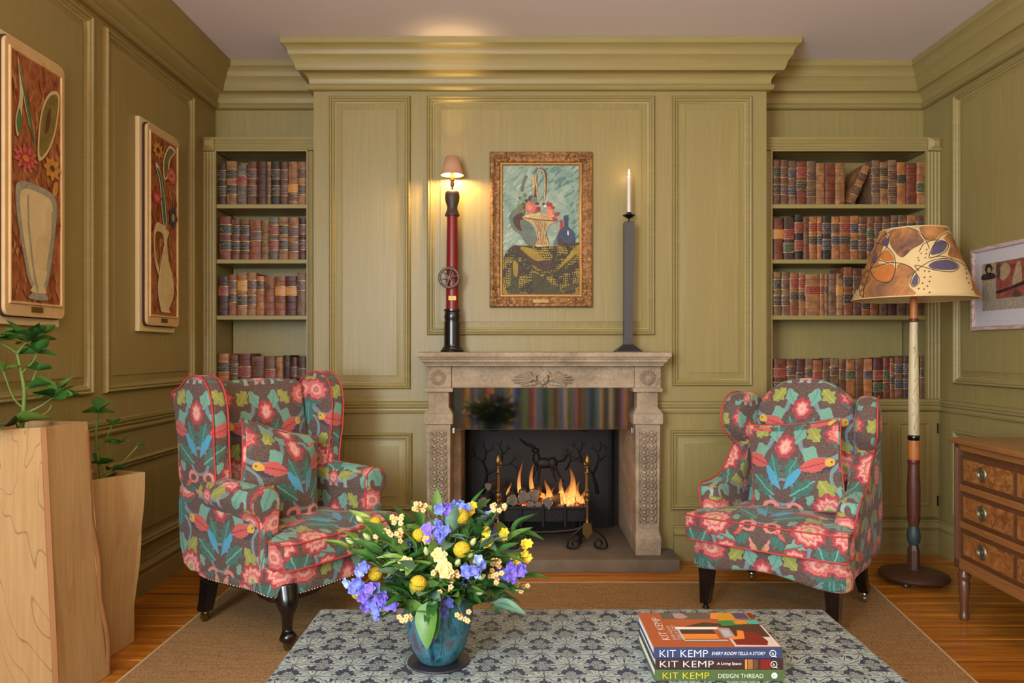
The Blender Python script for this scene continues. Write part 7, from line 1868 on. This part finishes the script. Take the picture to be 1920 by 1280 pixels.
for i, (px, py, y_) in enumerate(((772, 1018, 1.93), (732, 1082, 1.9), (875, 1095, 1.88))):
    t = thing('berry_sprig', ['navy berry cluster beneath the peach sprig', 'navy berry cluster behind the pale blue delphinium spray', 'navy berry cluster below the pale blue front bloom'][i], 'berries', (0, 0, 0), 0, BQ); c = bp(px, py, y_); stem_to(t, c, 0.0016)
    mb = MB()
    for k in range(16): mb.ball(tuple(c + Vector((rr.uniform(-0.013, 0.013), rr.uniform(-0.01, 0.01), rr.uniform(-0.013, 0.013)))), 0.0035, 6, 5)
    o = mb.build('berries', 'berry_navy', t, 180); o['kind'] = 'stuff'
# leafy branches filling the bouquet
GL = [(668, 1012, 2.04, 'l'), (655, 1030, 2.03, 'l'), (700, 992, 2.06, 'l'), (735, 1020, 1.97, 'd'), (720, 1045, 1.95, 'd'), (705, 1052, 1.93, 'd'), (770, 998, 2.02, 'd'), (755, 1045, 1.92, 'm'), (780, 1030, 1.93, 'm'), (815, 1045, 1.9, 'm'), (845, 1000, 1.93, 'b'), (880, 1000, 1.95, 'd'), (905, 990, 1.96, 'd'), (900, 1030, 1.92, 'b'), (930, 1040, 1.93, 'd'), (945, 1020, 1.97, 'm'), (965, 990, 2.0, 'd'), (880, 965, 2.02, 'd'), (925, 975, 1.98, 'b'),
      (760, 1085, 1.89, 'b'), (775, 1070, 1.88, 'b'), (800, 1110, 1.87, 'b'), (735, 1110, 1.9, 'd'), (840, 1095, 1.88, 'd'), (905, 1100, 1.9, 'd'), (950, 1105, 1.95, 'd'), (930, 1130, 1.93, 'b'), (880, 1110, 1.9, 'm'), (745, 1135, 1.9, 'm'), (815, 1130, 1.88, 'd'), (860, 1060, 1.9, 'm'), (700, 1035, 1.97, 'b'), (820, 970, 2.03, 'm'), (790, 985, 2.02, 'd'), (940, 1060, 1.95, 'm'), (890, 1070, 1.9, 'm'), (845, 1120, 1.88, 'm'), (770, 1120, 1.89, 'd'), (975, 1085, 1.97, 'd'), (715, 1010, 2.0, 'm'), (745, 1000, 2.06, 'd'), (860, 1030, 2.05, 'd'), (800, 1010, 2.08, 'd'), (900, 1040, 2.07, 'd'), (760, 1060, 2.06, 'd')]
for i, (px, py, y_, k) in enumerate(GL):
    t = thing('leafy_branch', {'d': 'dark green leafy branch filling out the bouquet', 'm': 'mid green leafy branch filling out the bouquet', 'l': 'pale lime green leafy branch filling out the bouquet', 'b': 'blue-grey green leafy branch filling out the bouquet'}[k], 'foliage', (0, 0, 0), 0, BQ); c = bp(px, py, y_)
    P = stem_to(t, c, 0.0018, 'stem_green', 0.02)
    side_leaves(t, P, {'d': 'dmd', 'm': 'mdl', 'l': 'llm', 'b': 'bbd'}[k], 8, rr, 0.5, 0.95)
    az, el = aim(P[-1] - P[-3]); put_leaf((LW if k in 'db' and i % 3 == 0 else LF)[k], t, P[-1], az, el, rr.uniform(0.6, 0.9), rr.uniform(-0.6, 0.6))
t = thing('broad_leaf', 'large glossy broad leaf hanging over the vase rim', 'foliage', (0, 0, 0), 0, BQ)
P = stem_to(t, bp(800, 1128, 1.875), 0.002); put_leaf(LW['m'], t, bp(805, 1126, 1.87), math.radians(-100), -1.0, 0.95, 0.2); put_leaf(LF['d'], t, bp(812, 1118, 1.868), math.radians(-80), -1.1, 0.9, 0.2)
for i, (px, py, y_) in enumerate(((960, 1120, 2.0), (945, 1140, 1.97), (975, 1000, 2.03))):
    t = thing('fern_frond', ['fern frond drooping by the small outer peach sprig', 'fern frond hanging lowest over the damask', 'fern frond rising toward the fire basket'][i], 'foliage', (0, 0, 0), 0, BQ); c = bp(px, py, y_)
    P = stem_to(t, c, 0.0016, 'stem_green', 0.06); mb = MB()
    for k in range(10, len(P) * 3):
        p = P[min(len(P) - 1, k // 3)].lerp(P[min(len(P) - 1, k // 3 + 1)], (k % 3) / 3)
        for s in (-1, 1):
            e = p + Vector((s * 0.02, rr.uniform(-0.008, 0.008), -0.014)); mb.tube([tuple(p), tuple(p.lerp(e, 0.5) + Vector((0, 0, 0.003))), tuple(e)], [0.0012, 0.0022, 0.0006], 4)
    o = mb.build('pinnae', 'leaf_dark', t, 180); o['kind'] = 'stuff'
bpy.context.view_layer.update()
